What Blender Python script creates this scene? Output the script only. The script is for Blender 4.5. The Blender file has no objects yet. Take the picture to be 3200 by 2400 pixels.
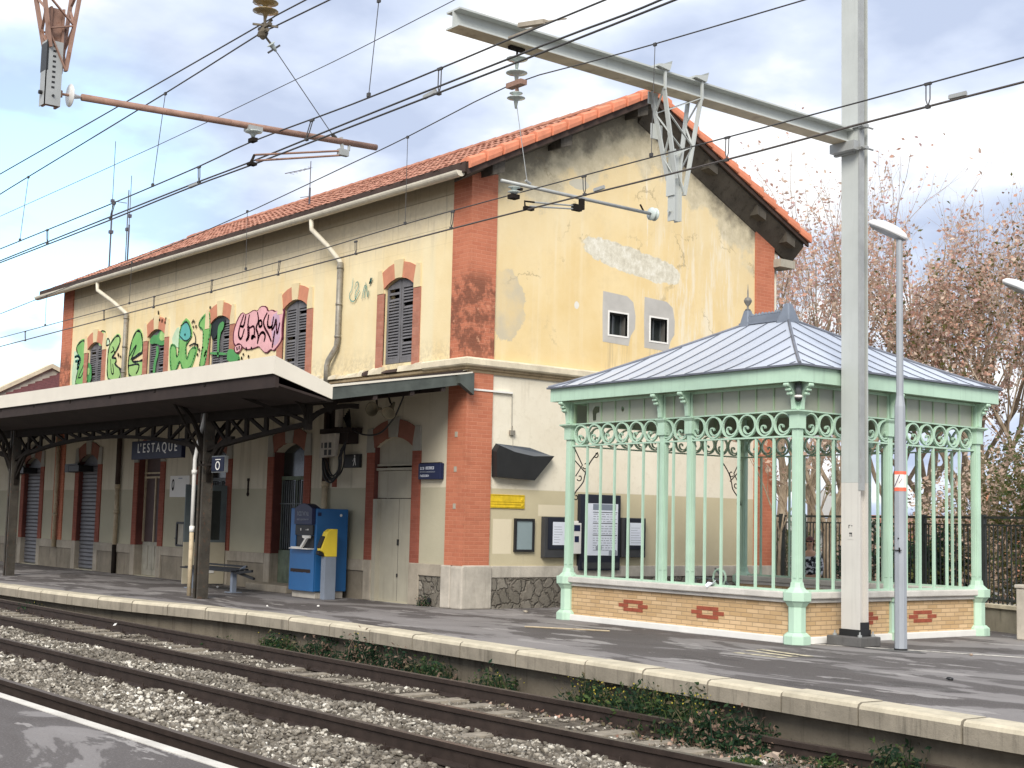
import bpy, bmesh, math, random
import numpy as np
from mathutils import Vector, Matrix
from mathutils.geometry import tessellate_polygon
random.seed(7); rng = np.random.default_rng(7)
PI = math.pi
scene = bpy.context.scene
COL = scene.collection

# ------------------------------------------------------------------ camera
F_PX, CX, CY, EYE = 4377.0, 1600.0, 1200.0, 1.65
def cam_basis():
    s, y0, vlx = .0237, 1631., -1951.
    vl = np.array([vlx-CX, (y0+s*(vlx-CX))-CY, F_PX])
    dn = np.array([-s, 1., -(y0-CY)/F_PX]); dn /= np.linalg.norm(dn)
    X = -vl/np.linalg.norm(vl); X = X-dn*(X@dn); X /= np.linalg.norm(X)
    Z = -dn; Y = np.cross(Z, X)
    if Y[2] < 0: Y = -Y
    return np.stack([X, Y, Z])
RB = cam_basis()
def ray(px, py): return RB@np.array([px-CX, py-CY, F_PX])
def at_z(px, py, z=0.):
    d = ray(px, py); t = (z-EYE)/d[2]; return (d[0]*t, d[1]*t, z)
def at_y(px, py, y):
    d = ray(px, py); t = y/d[1]; return (d[0]*t, y, EYE+d[2]*t)
def at_x(px, py, x):
    d = ray(px, py); t = x/d[0]; return (x, d[1]*t, EYE+d[2]*t)
cam_d = bpy.data.cameras.new('camera'); cam = bpy.data.objects.new('camera', cam_d); COL.objects.link(cam)
m = Matrix.Identity(4)
for i in range(3):
    m[i][0] = RB[i, 0]; m[i][1] = -RB[i, 1]; m[i][2] = -RB[i, 2]
m[2][3] = EYE
cam.matrix_world = m
cam_d.sensor_width = 36; cam_d.lens = 36*F_PX/3200.
cam_d.clip_start = .05; cam_d.clip_end = 3000
scene.camera = cam

# ------------------------------------------------------------------ world, sun, exposure
scene.view_settings.view_transform = 'Standard'; scene.view_settings.look = 'None'
scene.view_settings.exposure = 1.10; scene.view_settings.gamma = 1
SUN_EL, SUN_AZ = math.radians(38), math.radians(-48)      # direction the light comes from: +X, a little -Y
world = bpy.data.worlds.new('World'); scene.world = world; world.use_nodes = True
wn, wl = world.node_tree.nodes, world.node_tree.links
wn.clear()
wo = wn.new('ShaderNodeOutputWorld'); bg = wn.new('ShaderNodeBackground'); wl.new(bg.outputs[0], wo.inputs[0])
sky = wn.new('ShaderNodeTexSky'); sky.sky_type = 'NISHITA'; sky.sun_disc = False
sky.sun_elevation = SUN_EL; sky.sun_rotation = math.radians(90)-SUN_AZ; sky.air_density = 1.0; sky.dust_density = .6
tc = wn.new('ShaderNodeTexCoord')
sepw = wn.new('ShaderNodeSeparateXYZ'); wl.new(tc.outputs['Generated'], sepw.inputs[0])
def wmath(op, a, b=None):
    n = wn.new('ShaderNodeMath'); n.operation = op
    for i, v in enumerate((a, b)):
        if v is None: continue
        if isinstance(v, (int, float)): n.inputs[i].default_value = v
        else: wl.new(v, n.inputs[i])
    return n.outputs[0]
# clouds lie on a layer overhead: direction divided by its height
zz = wmath('ADD', wmath('MAXIMUM', sepw.outputs[2], 0.0), .22)
cmb = wn.new('ShaderNodeCombineXYZ')
wl.new(wmath('DIVIDE', sepw.outputs[0], zz), cmb.inputs[0]); wl.new(wmath('DIVIDE', sepw.outputs[1], zz), cmb.inputs[1])
n1 = wn.new('ShaderNodeTexNoise'); n1.inputs['Scale'].default_value = 1.9; n1.inputs['Detail'].default_value = 4; n1.inputs['Roughness'].default_value = .45
mp = wn.new('ShaderNodeMapping'); mp.inputs['Location'].default_value = (3.3, 1.2, 0); wl.new(cmb.outputs[0], mp.inputs[0]); wl.new(mp.outputs[0], n1.inputs['Vector'])
n2 = wn.new('ShaderNodeTexNoise'); n2.inputs['Scale'].default_value = 2.6; n2.inputs['Detail'].default_value = 6; n2.inputs['Roughness'].default_value = .5
mp2 = wn.new('ShaderNodeMapping'); mp2.inputs['Location'].default_value = (8.1, 4.7, 2); wl.new(cmb.outputs[0], mp2.inputs[0]); wl.new(mp2.outputs[0], n2.inputs['Vector'])
cr = wn.new('ShaderNodeValToRGB')    # how much cloud covers the blue
cr.color_ramp.elements[0].position = .20; cr.color_ramp.elements[0].color = (0, 0, 0, 1)
cr.color_ramp.elements[1].position = .36; cr.color_ramp.elements[1].color = (1, 1, 1, 1)
wl.new(n1.outputs['Fac'], cr.inputs[0])
cc = wn.new('ShaderNodeValToRGB')    # cloud body: bluish grey to white
e = cc.color_ramp.elements
e[0].position = .37; e[0].color = (.255, .295, .385, 1)
e[1].position = .60; e[1].color = (.54, .545, .55, 1)
e2 = cc.color_ramp.elements.new(.49); e2.color = (.355, .395, .475, 1)
wl.new(n2.outputs['Fac'], cc.inputs[0])
skm = wn.new('ShaderNodeMixRGB'); skm.blend_type = 'MULTIPLY'; skm.inputs[0].default_value = 1; skm.inputs[2].default_value = (.10, .10, .10, 1)
wl.new(sky.outputs[0], skm.inputs[1])
ska = wn.new('ShaderNodeMixRGB'); ska.blend_type = 'ADD'; ska.inputs[0].default_value = 1; ska.inputs[2].default_value = (.085, .175, .21, 1)
wl.new(skm.outputs[0], ska.inputs[1])
gd = ray(120, 725); gd = gd/np.linalg.norm(gd)
vm = wn.new('ShaderNodeVectorMath'); vm.operation = 'DOT_PRODUCT'; wl.new(tc.outputs['Generated'], vm.inputs[0]); vm.inputs[1].default_value = tuple(gd)
gap = wn.new('ShaderNodeMapRange'); gap.interpolation_type = 'SMOOTHSTEP'; wl.new(vm.outputs['Value'], gap.inputs['Value']); gap.inputs['From Min'].default_value = .988; gap.inputs['From Max'].default_value = .9995
gz = wn.new('ShaderNodeMapRange'); gz.interpolation_type = 'SMOOTHSTEP'; wl.new(n2.outputs['Fac'], gz.inputs['Value']); gz.inputs['From Min'].default_value = .38; gz.inputs['From Max'].default_value = .5
cov = wmath('MAXIMUM', wmath('SUBTRACT', cr.outputs[0], wmath('MULTIPLY', gap.outputs[0], wmath('ADD', .35, wmath('MULTIPLY', gz.outputs[0], .65)))), 0.)
mixw = wn.new('ShaderNodeMixRGB'); wl.new(cov, mixw.inputs[0]); wl.new(ska.outputs[0], mixw.inputs[1]); wl.new(cc.outputs[0], mixw.inputs[2])
wl.new(mixw.outputs[0], bg.inputs[0]); bg.inputs[1].default_value = 1.08
sd = bpy.data.lights.new('sun', 'SUN'); sun = bpy.data.objects.new('sun', sd); COL.objects.link(sun)
sd.energy = 2.1; sd.angle = math.radians(30); sd.color = (1, .95, .87)
sdir = Vector((math.cos(SUN_EL)*math.cos(SUN_AZ), math.cos(SUN_EL)*math.sin(SUN_AZ), math.sin(SUN_EL)))
sun.rotation_euler = sdir.to_track_quat('Z', 'Y').to_euler(); sun.location = (0, 0, 40)

# ------------------------------------------------------------------ materials
class NT:
    def __init__(s, name):
        s.m = bpy.data.materials.new(name); s.m.use_nodes = True
        s.n = s.m.node_tree.nodes; s.l = s.m.node_tree.links
        s.b = s.n['Principled BSDF']; s.pos = s.n.new('ShaderNodeNewGeometry').outputs['Position']
        s.tc = s.n.new('ShaderNodeTexCoord'); s.obj = s.tc.outputs['Object']
    def put(s, sock, v):
        if isinstance(v, bpy.types.NodeSocket): s.l.new(v, sock)
        elif isinstance(v, (tuple, list)):
            sock.default_value = tuple(v) if len(v) == len(sock.default_value) else tuple(v)+(1,)
        else: sock.default_value = v
    def math(s, op, a, b=0., clamp=False):
        n = s.n.new('ShaderNodeMath'); n.operation = op; n.use_clamp = clamp
        s.put(n.inputs[0], a); s.put(n.inputs[1], b); return n.outputs[0]
    def mul(s, a, b): return s.math('MULTIPLY', a, b)
    def add(s, a, b): return s.math('ADD', a, b)
    def mix(s, f, a, b, mode='MIX'):
        n = s.n.new('ShaderNodeMixRGB'); n.blend_type = mode; s.put(n.inputs[0], f); s.put(n.inputs[1], a); s.put(n.inputs[2], b); return n.outputs[0]
    def map(s, v, sc=(1, 1, 1), loc=(0, 0, 0), rot=(0, 0, 0)):
        n = s.n.new('ShaderNodeMapping'); n.inputs['Scale'].default_value = sc; n.inputs['Location'].default_value = loc; n.inputs['Rotation'].default_value = rot
        s.l.new(v, n.inputs[0]); return n.outputs[0]
    def noise(s, v, scale=5, detail=4, rough=.55, dist=0):
        n = s.n.new('ShaderNodeTexNoise'); n.inputs['Scale'].default_value = scale; n.inputs['Detail'].default_value = detail
        n.inputs['Roughness'].default_value = rough; n.inputs['Distortion'].default_value = dist; s.l.new(v, n.inputs['Vector']); return n.outputs['Fac']
    def vor(s, v, scale, feature='F1', out='Distance', rand=1.):
        n = s.n.new('ShaderNodeTexVoronoi'); n.feature = feature; n.inputs['Scale'].default_value = scale
        if 'Randomness' in n.inputs: n.inputs['Randomness'].default_value = rand
        s.l.new(v, n.inputs['Vector']); return n.outputs[out]
    def step(s, x, a, b):
        n = s.n.new('ShaderNodeMapRange'); n.interpolation_type = 'SMOOTHSTEP'
        s.put(n.inputs['Value'], x); n.inputs['From Min'].default_value = a; n.inputs['From Max'].default_value = b; return n.outputs[0]
    def ramp(s, f, st):
        n = s.n.new('ShaderNodeValToRGB'); s.l.new(f, n.inputs[0]); e = n.color_ramp.elements
        while len(e) < len(st): e.new(.5)
        for k, (p, c) in enumerate(st): e[k].position = p; e[k].color = tuple(c)+(1,)
        return n.outputs[0]
    def sep(s, v):
        n = s.n.new('ShaderNodeSeparateXYZ'); s.l.new(v, n.inputs[0]); return n.outputs
    def comb(s, x, y, z=0.):
        n = s.n.new('ShaderNodeCombineXYZ'); s.put(n.inputs[0], x); s.put(n.inputs[1], y); s.put(n.inputs[2], z); return n.outputs[0]
    def box(s, x, lo, hi, w): return s.mul(s.step(x, lo-w, lo+w), s.math('SUBTRACT', 1., s.step(x, hi-w, hi+w)))
    def fin(s, col, rough=.8, bump=None, bs=.3, bd=.01, metal=0., spec=.3):
        s.put(s.b.inputs['Base Color'], col); s.put(s.b.inputs['Roughness'], rough); s.put(s.b.inputs['Metallic'], metal)
        s.b.inputs['Specular IOR Level'].default_value = spec
        if bump is not None:
            n = s.n.new('ShaderNodeBump'); n.inputs['Strength'].default_value = bs; n.inputs['Distance'].default_value = bd
            s.l.new(bump, n.inputs['Height']); s.l.new(n.outputs[0], s.b.inputs['Normal'])
        return s.m
def simple(name, c, rough=.6, var=.18, sc=4., bump=.15, bd=.004, metal=0., spec=.35, streak=.0, rust=None):
    t = NT(name); a = t.noise(t.obj, sc, 5, .6); dark = tuple(x*(1-var) for x in c); lite = tuple(min(1, x*(1+var*.6)) for x in c)
    col = t.ramp(a, [(.3, dark), (.7, lite)])
    if streak:
        w = t.noise(t.map(t.obj, (9, 9, .5)), 1.5, 4, .6); col = t.mix(t.mul(t.step(w, .5, .72), streak), col, tuple(x*.45 for x in c))
    if rust:
        r = t.step(t.noise(t.obj, sc*2.2, 6, .7), .56, .66); col = t.mix(t.mul(r, rust), col, (.16, .065, .03))
    return t.fin(col, rough, t.noise(t.obj, sc*14, 3, .6), bump, bd, metal, spec)

def stucco(name, kind):
    t = NT(name); X, Y, Z = t.sep(t.pos); P = t.pos
    big = t.noise(P, .8, 5, .6); fine = t.noise(P, 9, 6, .65); vst = t.noise(t.map(P, (3.2, 3.2, .16)), 1.4, 5, .6)
    if kind == 'front_upper':
        yel = t.ramp(big, [(.3, (.66, .52, .285)), (.7, (.76, .645, .41))])
        cr_ = t.ramp(vst, [(.45, (0, 0, 0)), (.7, (1, 1, 1))]); yel = t.mix(t.mul(cr_, .5), yel, (.66, .57, .37))
        # repainted cream strips beside the window jambs
        for c in (-22.45, -26.6, -30.4, -34.0, -38.1):
            yel = t.mix(t.mul(t.mul(t.box(X, c-.2, c+.2, .05), t.step(Z, 7.6, 6.4)), .6), yel, (.70, .62, .42))
        gr = t.ramp(fine, [(.3, (.58, .49, .34)), (.7, (.70, .61, .44))])
        zz_ = t.add(Z, t.mul(t.math('SUBTRACT', vst, .5), .7))
        col = t.mix(t.mul(t.step(zz_, 6.95, 7.65), .85), yel, gr)
        col = t.mix(t.mul(t.box(Z, 7.985, 8.0, .006), .6), col, (.2, .17, .12))
        col = t.mix(t.mul(t.step(Z, 7.98, 8.0), .4), col, (.25, .21, .15))
        st = t.step(t.noise(t.map(P, (5, 5, .22)), 1.2, 5, .7), .56, .72)
        col = t.mix(t.mul(st, t.mul(t.step(Z, 6.2, 8.2), .45)), col, (.22, .19, .14))
        col = t.mix(t.mul(t.step(Z, 5.35, 4.7), t.mul(t.step(fine, .4, .6), .45)), col, (.36, .31, .22))
        blk = t.n.new('ShaderNodeTexBrick'); blk.inputs['Scale'].default_value = 1; blk.inputs['Brick Width'].default_value = 1.25; blk.inputs['Row Height'].default_value = .32; blk.inputs['Mortar Size'].default_value = .008
        t.l.new(t.comb(X, Z), blk.inputs['Vector']); col = t.mix(t.mul(blk.outputs['Fac'], t.mul(t.step(Z, 6.9, 7.3), .35)), col, (.24, .2, .14))
    elif kind == 'gable_upper':
        yel = t.ramp(big, [(.3, (.66, .49, .235)), (.7, (.73, .585, .335))])
        yel = t.mix(t.mul(t.step(vst, .5, .75), .35), yel, (.74, .65, .46)); yel = t.mix(t.mul(t.step(t.noise(P, 2.6, 7, .7), .52, .68), .22), yel, (.56, .43, .24))
        # weathered grey band following the rake
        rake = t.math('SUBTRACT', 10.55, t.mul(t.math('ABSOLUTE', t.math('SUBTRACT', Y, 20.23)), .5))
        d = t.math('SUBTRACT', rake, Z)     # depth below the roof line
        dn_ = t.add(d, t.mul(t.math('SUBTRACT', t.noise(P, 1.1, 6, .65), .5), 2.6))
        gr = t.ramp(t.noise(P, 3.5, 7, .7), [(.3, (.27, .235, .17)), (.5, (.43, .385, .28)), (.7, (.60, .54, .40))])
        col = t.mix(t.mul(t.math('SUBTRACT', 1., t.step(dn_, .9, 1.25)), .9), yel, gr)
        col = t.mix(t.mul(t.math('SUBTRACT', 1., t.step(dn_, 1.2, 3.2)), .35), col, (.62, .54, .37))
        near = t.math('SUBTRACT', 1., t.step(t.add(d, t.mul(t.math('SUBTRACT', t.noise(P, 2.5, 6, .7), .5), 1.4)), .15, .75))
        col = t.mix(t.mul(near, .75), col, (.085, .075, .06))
        # pale washed streaks towards the far corner
        wst = t.step(t.noise(t.map(P, (1, 2.4, .35)), 1.6, 7, .72), .47, .62)
        m_ = t.mul(t.mul(t.box(Y, 20.9, 23.4, .4), t.box(Z, 5.0, 8.2, .5)), wst)
        col = t.mix(t.mul(m_, .75), col, (.72, .655, .52))
        m2 = t.mul(t.box(Y, 20.3, 21.9, .3), t.mul(t.box(Z, 6.2, 9.2, .5), t.step(t.noise(t.map(P, (1, 5, .5)), 1.5, 6, .7), .58, .66)))
        col = t.mix(t.mul(m2, .6), col, (.74, .69, .58))
        for wy in (19.75, 20.94):
            dr = t.mul(t.mul(t.box(Y, wy-.32, wy+.32, .06), t.box(Z, 4.75, 5.5, .12)), t.step(t.noise(t.map(P, (1, 9, .5)), 1.5, 4, .6), .46, .60)); col = t.mix(t.mul(dr, .4), col, (.36, .29, .19))
        cv = t.n.new('ShaderNodeVectorMath'); cv.operation = 'ADD'; t.l.new(P, cv.inputs[0]); t.l.new(t.comb(0., t.mul(t.noise(P, 2.5, 6, .7), .9), t.mul(t.noise(t.map(P, loc=(7, 1, 3)), 2.5, 6, .7), .9)), cv.inputs[1])
        ck = t.step(t.vor(cv.outputs[0], .42, 'DISTANCE_TO_EDGE'), .009, .002); col = t.mix(t.mul(t.mul(ck, t.step(t.noise(P, .9, 3), .47, .6)), .55), col, (.27, .215, .13))
        # bare cement patches
        nz = t.mul(t.math('SUBTRACT', t.noise(P, 4, 6, .7), .5), .5)
        def blob(cy, cz, ry, rz):
            a = t.math('POWER', t.math('DIVIDE', t.math('SUBTRACT', Y, cy), ry), 2.); b = t.math('POWER', t.math('DIVIDE', t.math('SUBTRACT', Z, cz), rz), 2.)
            return t.math('SUBTRACT', 1., t.step(t.add(t.add(a, b), t.mul(nz, 3.)), .8, .95))
        rough_ = t.ramp(t.noise(P, 7, 6, .75), [(.3, (.44, .40, .31)), (.5, (.60, .56, .45)), (.65, (.72, .69, .60))])
        sl = t.add(Z, t.mul(t.math('SUBTRACT', Y, 20.2), .12))
        a = t.math('POWER', t.math('DIVIDE', t.math('SUBTRACT', Y, 20.15), 1.45), 4.); b = t.math('POWER', t.math('DIVIDE', t.math('SUBTRACT', sl, 7.15), .30), 2.)
        col = t.mix(t.math('SUBTRACT', 1., t.step(t.add(t.add(a, b), t.mul(nz, 2.6)), .8, .95)), col, rough_)
        col = t.mix(t.mul(blob(16.75, 5.85, .52, .75), t.add(.25, t.mul(t.step(t.noise(P, 1.6, 4), .35, .65), .55))), col, (.46, .415, .32))
        col = t.mix(blob(18.6, 6.05, .07, .08), col, (.66, .63, .56))
        col = t.mix(blob(18.6, 8.55, .28, .12), col, (.50, .465, .37))
    elif kind == 'gable_lower':
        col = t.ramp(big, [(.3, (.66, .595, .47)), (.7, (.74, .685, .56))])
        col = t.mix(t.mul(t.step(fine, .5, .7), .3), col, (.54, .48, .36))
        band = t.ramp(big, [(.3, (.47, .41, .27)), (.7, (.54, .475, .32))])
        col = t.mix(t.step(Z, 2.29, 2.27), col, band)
        for (a0, a1, b0, b1) in ((16.58, 17.04, 1.04, 1.7), (17.7, 18.62, 1.78, 2.0)):
            col = t.mix(t.mul(t.mul(t.box(Y, a0, a1, .01), t.box(Z, b0, b1, .01)), .9), col, (.68, .60, .44))
        st = t.step(t.noise(t.map(P, (5, 5, .3)), 1.2, 6, .7), .55, .75)
        col = t.mix(t.mul(st, t.mul(t.step(Z, 3.4, 4.5), .5)), col, (.33, .28, .2))
        col = t.mix(t.mul(t.step(t.noise(t.map(P, (5, 5, .4)), 1.7, 6, .7), .6, .75), .2), col, (.4, .35, .26))
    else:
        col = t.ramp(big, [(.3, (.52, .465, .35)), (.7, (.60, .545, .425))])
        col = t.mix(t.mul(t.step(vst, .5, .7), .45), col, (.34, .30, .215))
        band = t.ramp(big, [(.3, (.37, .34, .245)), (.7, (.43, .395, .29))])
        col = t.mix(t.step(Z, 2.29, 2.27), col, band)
    bmp = t.add(fine, t.mul(t.noise(P, 40, 4, .6), .5))
    return t.fin(col, .92, bmp, .35, .012, spec=.15)

def brick(name, c1, c2, mortar, bw=.24, bh=.075, ms=.006, obj=False, dirt=.25, soot=False):
    t = NT(name); v = t.obj if obj else t.pos; X, Y, Z = t.sep(v)
    b = t.n.new('ShaderNodeTexBrick'); b.inputs['Scale'].default_value = 1; b.inputs['Brick Width'].default_value = bw
    b.inputs['Row Height'].default_value = bh; b.inputs['Mortar Size'].default_value = ms; b.inputs['Mortar Smooth'].default_value = .4
    b.inputs['Color1'].default_value = c1+(1,); b.inputs['Color2'].default_value = c2+(1,); b.inputs['Mortar'].default_value = mortar+(1,)
    b.inputs['Bias'].default_value = 0.
    t.l.new(t.comb(t.add(X, Y), Z), b.inputs['Vector'])
    col = t.mix(t.mul(t.step(t.noise(v, 2.2, 6, .65), .45, .7), dirt), b.outputs['Color'], tuple(x*.5 for x in c1))
    if soot:   # old bare bricks, sooty and eroded, at the foot of the upper pilaster
        s_ = t.mul(t.box(Z, 4.7, 6.35, .25), t.step(t.noise(v, 3.2, 7, .75), .42, .56))
        col = t.mix(t.mul(s_, .75), col, (.13, .055, .035))
        col = t.mix(t.mul(t.mul(t.box(Z, 4.7, 6.1, .3), t.step(t.noise(v, 7, 6, .7), .6, .66)), .6), col, (.62, .32, .2))
    return t.fin(col, .85, t.add(t.math('SUBTRACT', 1., b.outputs['Fac']), t.mul(t.noise(v, 30, 4, .6), .4)), .55, .01, spec=.2)

def rubble(name):
    t = NT(name); v = t.pos; X, Y, Z = t.sep(v); w = t.comb(t.add(X, Y), t.mul(Z, 1.), t.mul(t.noise(v, 3, 3), .25))
    w2 = t.n.new('ShaderNodeVectorMath'); w2.operation = 'ADD'; t.l.new(w, w2.inputs[0])
    t.l.new(t.comb(t.mul(t.noise(v, 5, 4), .30), t.mul(t.noise(t.map(v, loc=(4, 4, 4)), 5, 4), .30)), w2.inputs[1]); w = w2.outputs[0]
    d = t.vor(w, 4.2, 'DISTANCE_TO_EDGE'); c = t.vor(w, 4.2, 'F1', 'Color')
    cs = t.sep(c); col = t.ramp(cs[0], [(0, (.15, .135, .11)), (.8, (.20, .18, .15)), (1, (.34, .31, .26))])
    col = t.mix(t.mul(t.step(t.noise(v, 12, 6, .7), .48, .66), .55), col, (.10, .085, .07))
    col = t.mix(t.mul(t.step(d, .026, .0), t.step(t.noise(v, 2.3, 4), .3, .6)), col, (.075, .062, .05)); col = t.mix(t.mul(t.step(t.noise(v, 5, 7, .75), .5, .62), .5), col, (.20, .175, .145))
    return t.fin(col, .95, t.add(t.step(d, 0, .12), t.mul(t.noise(v, 14, 5, .7), .5)), .9, .04, spec=.1)

def asphalt(name):
    t = NT(name); P = t.pos
    v = t.map(P, (.55, 1.25, 1)); a = t.noise(v, .55, 9, .58, .8)
    col = t.ramp(a, [(.38, (.085, .074, .070)), (.488, (.103, .092, .088)), (.498, (.19, .175, .168)), (.6, (.225, .208, .20))])
    p2 = t.noise(t.map(P, (.8, 2.6, 1), (9, 3, 0)), .8, 7, .6)
    col = t.mix(t.mul(t.step(p2, .585, .60), .8), col, (.30, .28, .265))
    p3 = t.noise(t.map(P, (.5, 1.6, 1), (2, 13, 0)), .9, 6, .6); col = t.mix(t.mul(t.step(p3, .60, .62), .7), col, (.06, .053, .05))
    sx_, sy_, sz_ = t.sep(P); sm = t.math('ABSOLUTE', t.math('SUBTRACT', t.add(sy_, t.mul(t.noise(P, .8, 5), .35)), 14.35)); col = t.mix(t.mul(t.step(sm, .016, .006), .7), col, (.05, .045, .042))
    g = t.noise(P, 55, 3, .8); col = t.mix(t.mul(t.step(g, .53, .66), .35), col, (.33, .31, .29)); col = t.mix(t.mul(t.step(t.noise(P, 38, 2, .8), .60, .68), .35), col, (.05, .046, .044))
    return t.fin(col, .85, t.add(g, t.mul(a, 2.)), .35, .006, spec=.25)

def concrete(name, c=(.36, .32, .26), stain=.5, sc=1.):
    t = NT(name); P = t.pos; a = t.noise(P, 2.2*sc, 7, .65); col = t.ramp(a, [(.3, tuple(x*.72 for x in c)), (.7, tuple(x*1.12 for x in c))])
    w = t.step(t.noise(t.map(P, (6, 6, .5)), 1.3, 6, .7), .5, .7); col = t.mix(t.mul(w, stain), col, tuple(x*.35 for x in c))
    col = t.mix(t.mul(t.step(t.noise(P, 26, 4, .7), .6, .7), .4), col, tuple(x*.5 for x in c))
    return t.fin(col, .92, t.add(a, t.noise(P, 35, 5, .7)), .5, .01, spec=.15)

def rooftile(name):
    t = NT(name); P = t.pos; X, Y, Z = t.sep(P)
    a = t.noise(P, 3, 7, .7); col = t.ramp(a, [(.3, (.27, .105, .07)), (.5, (.36, .155, .105)), (.7, (.44, .22, .155))])
    c = t.vor(t.map(P, (4.6, 2.7, 2.7)), 1., 'F1', 'Color'); cs = t.sep(c)
    col = t.mix(t.mul(cs[0], .35), col, (.56, .34, .24)); col = t.mix(t.mul(t.step(t.noise(P, 9, 6, .75), .55, .68), .55), col, (.10, .06, .045))
    return t.fin(col, .9, t.noise(P, 25, 5, .7), .5, .01, spec=.15)

M = {}
M['front_upper'] = stucco('yellow_stucco', 'front_upper'); M['gable_upper'] = stucco('ochre_stucco', 'gable_upper')
M['gable_lower'] = stucco('cream_stucco', 'gable_lower'); M['front_lower'] = stucco('grey_cream_stucco', 'front_lower')
M['brick'] = brick('red_painted_brick', (.48, .175, .10), (.43, .145, .082), (.54, .225, .14), soot=True)
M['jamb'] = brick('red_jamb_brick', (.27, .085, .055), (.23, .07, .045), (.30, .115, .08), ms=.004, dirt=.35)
M['kbrick'] = brick('buff_brick', (.62, .44, .255), (.47, .31, .155), (.34, .24, .14), bw=.23, bh=.064, ms=.007, obj=True, dirt=.25)
M['reveal_maroon'] = simple('maroon_reveal_paint', (.13, .04, .03), .8, .25, 2.5, .2, streak=.3); M['panelstone'] = concrete('streaked_stone_panel', (.25, .215, .165), .6)
M['redbrick'] = simple('red_brick_motif', (.30, .075, .04), .8, .2, 12)
M['rubble'] = rubble('rubble_stone')
M['stone'] = concrete('pale_stone', (.50, .455, .385), .28); M['stone2'] = concrete('grey_stone', (.36, .315, .25), .35)
M['cornice'] = concrete('cream_cornice', (.66, .58, .43), .2); M['cornice_d'] = concrete('brown_cornice', (.36, .275, .17), .5)
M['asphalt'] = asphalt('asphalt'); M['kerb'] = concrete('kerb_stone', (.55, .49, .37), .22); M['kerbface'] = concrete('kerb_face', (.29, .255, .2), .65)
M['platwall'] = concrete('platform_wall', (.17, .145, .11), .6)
M['roof'] = rooftile('old_clay_tile'); M['newtile'] = simple('orange_clay_tile', (.60, .215, .12), .75, .14, 5, .2)
M['roof2'] = simple('maroon_tile', (.13, .045, .045), .8, .25, 6, .4)
M['darkwood'] = simple('dark_roof_timber', (.055, .034, .026), .8, .35, 4, .3)
M['soffit'] = concrete('dark_soffit', (.10, .088, .072), .7)  # dark grey-brown with streaks, for soffits, purlins and rake beams
M['gutter'] = simple('cream_gutter', (.62, .57, .46), .6, .12, 3, .1, streak=.25)
M['zincpipe'] = simple('grey_zinc_pipe', (.26, .24, .2), .5, .3, 6, .2, metal=.2, rust=.5)
M['beigepipe'] = simple('beige_pipe', (.47, .38, .25), .6, .2, 6, .2, rust=.5)
M['shutter'] = simple('grey_shutter_paint', (.135, .13, .135), .65, .25, 5, .2); M['void'] = simple('dark_interior', (.012, .011, .011), .9, .3, 2)
M['roller'] = simple('grey_roller_metal', (.17, .165, .17), .5, .2, 3, .1, metal=.3)
M['door_brown'] = simple('maroon_door_paint', (.075, .045, .04), .6, .2, 3); M['door_beige'] = simple('beige_door_paint', (.37, .34, .265), .7, .1, 2, streak=.25)
M['door_green'] = simple('worn_green_paint', (.145, .175, .12), .65, .35, 5, streak=.4); M['door_cream'] = simple('cream_door_paint', (.44, .39, .28), .65, .12, 2)
M['glassdark'] = simple('dark_glass', (.025, .03, .028), .15, .3, 2, .05, spec=.6)
M['grey_iron'] = simple('grey_iron', (.14, .15, .15), .5, .25, 6, .2, metal=.4, rust=.3)
M['canopy_white'] = simple('cream_fascia_paint', (.66, .61, .515), .55, .06, 1.2, .04); M['canopy_deck'] = simple('dark_brown_boards', (.030, .020, .017), .85, .3, 3, .3)
M['canopy_iron'] = simple('dark_iron_paint', (.021, .017, .014), .85, .3, 5, .3, spec=.08); M['fascia_dark'] = simple('dark_green_fascia', (.075, .085, .075), .55, .3, 3, .15)
M['kgreen'] = simple('mint_green_paint', (.43, .595, .46), .5, .09, 2.2, .08, spec=.4, streak=.22); M['kgreen_d'] = simple('mint_soffit_paint', (.30, .40, .26), .6, .08, 1.5, .03)
M['zinc'] = simple('zinc_sheet', (.52, .56, .63), .42, .06, .9, .05, metal=.15, spec=.5); M['zincdark'] = simple('dark_zinc_seam', (.17, .18, .21), .5, .2, 4, .1, metal=.4)
M['ledge'] = concrete('smooth_pale_ledge', (.60, .57, .515), .12, .6); M['white'] = simple('white_paint', (.74, .72, .67), .6, .08, 2, .05)
M['mast'] = simple('grey_mast_paint', (.47, .49, .465), .5, .10, 1.3, .08, metal=.1, streak=.12); M['mast2'] = simple('beige_grey_mast_paint', (.56, .535, .49), .6, .08, 1.2, .06, streak=.15)
M['galv'] = simple('galvanised_steel', (.36, .37, .36), .5, .14, 4, .1, metal=.25, rust=.12); M['beamrust'] = simple('stained_steel', (.58, .50, .36), .6, .3, 2, .1, rust=.3)
M['rustiron'] = simple('rusty_pink_iron', (.30, .18, .135), .7, .3, 6, .2, rust=.6); M['wire'] = simple('wire_dark', (.055, .052, .05), .5, .2, 3)
M['copper'] = simple('worn_contact_wire', (.10, .085, .075), .4, .2, 3, metal=.3); M['insul'] = simple('insulator_glass', (.50, .56, .53), .15, .2, 4, .02, spec=.7)
M['insulb'] = simple('amber_insulator', (.30, .22, .10), .2, .3, 4, .02, spec=.7)
M['rail'] = simple('rusty_rail', (.048, .034, .028), .55, .3, 6, .2, metal=.3); M['railtop'] = simple('worn_rail_head', (.15, .12, .10), .4, .2, 9, .1, metal=.5)
M['sleeper'] = simple('weathered_sleeper_wood', (.27, .235, .185), .9, .35, 7, .5)
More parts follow.
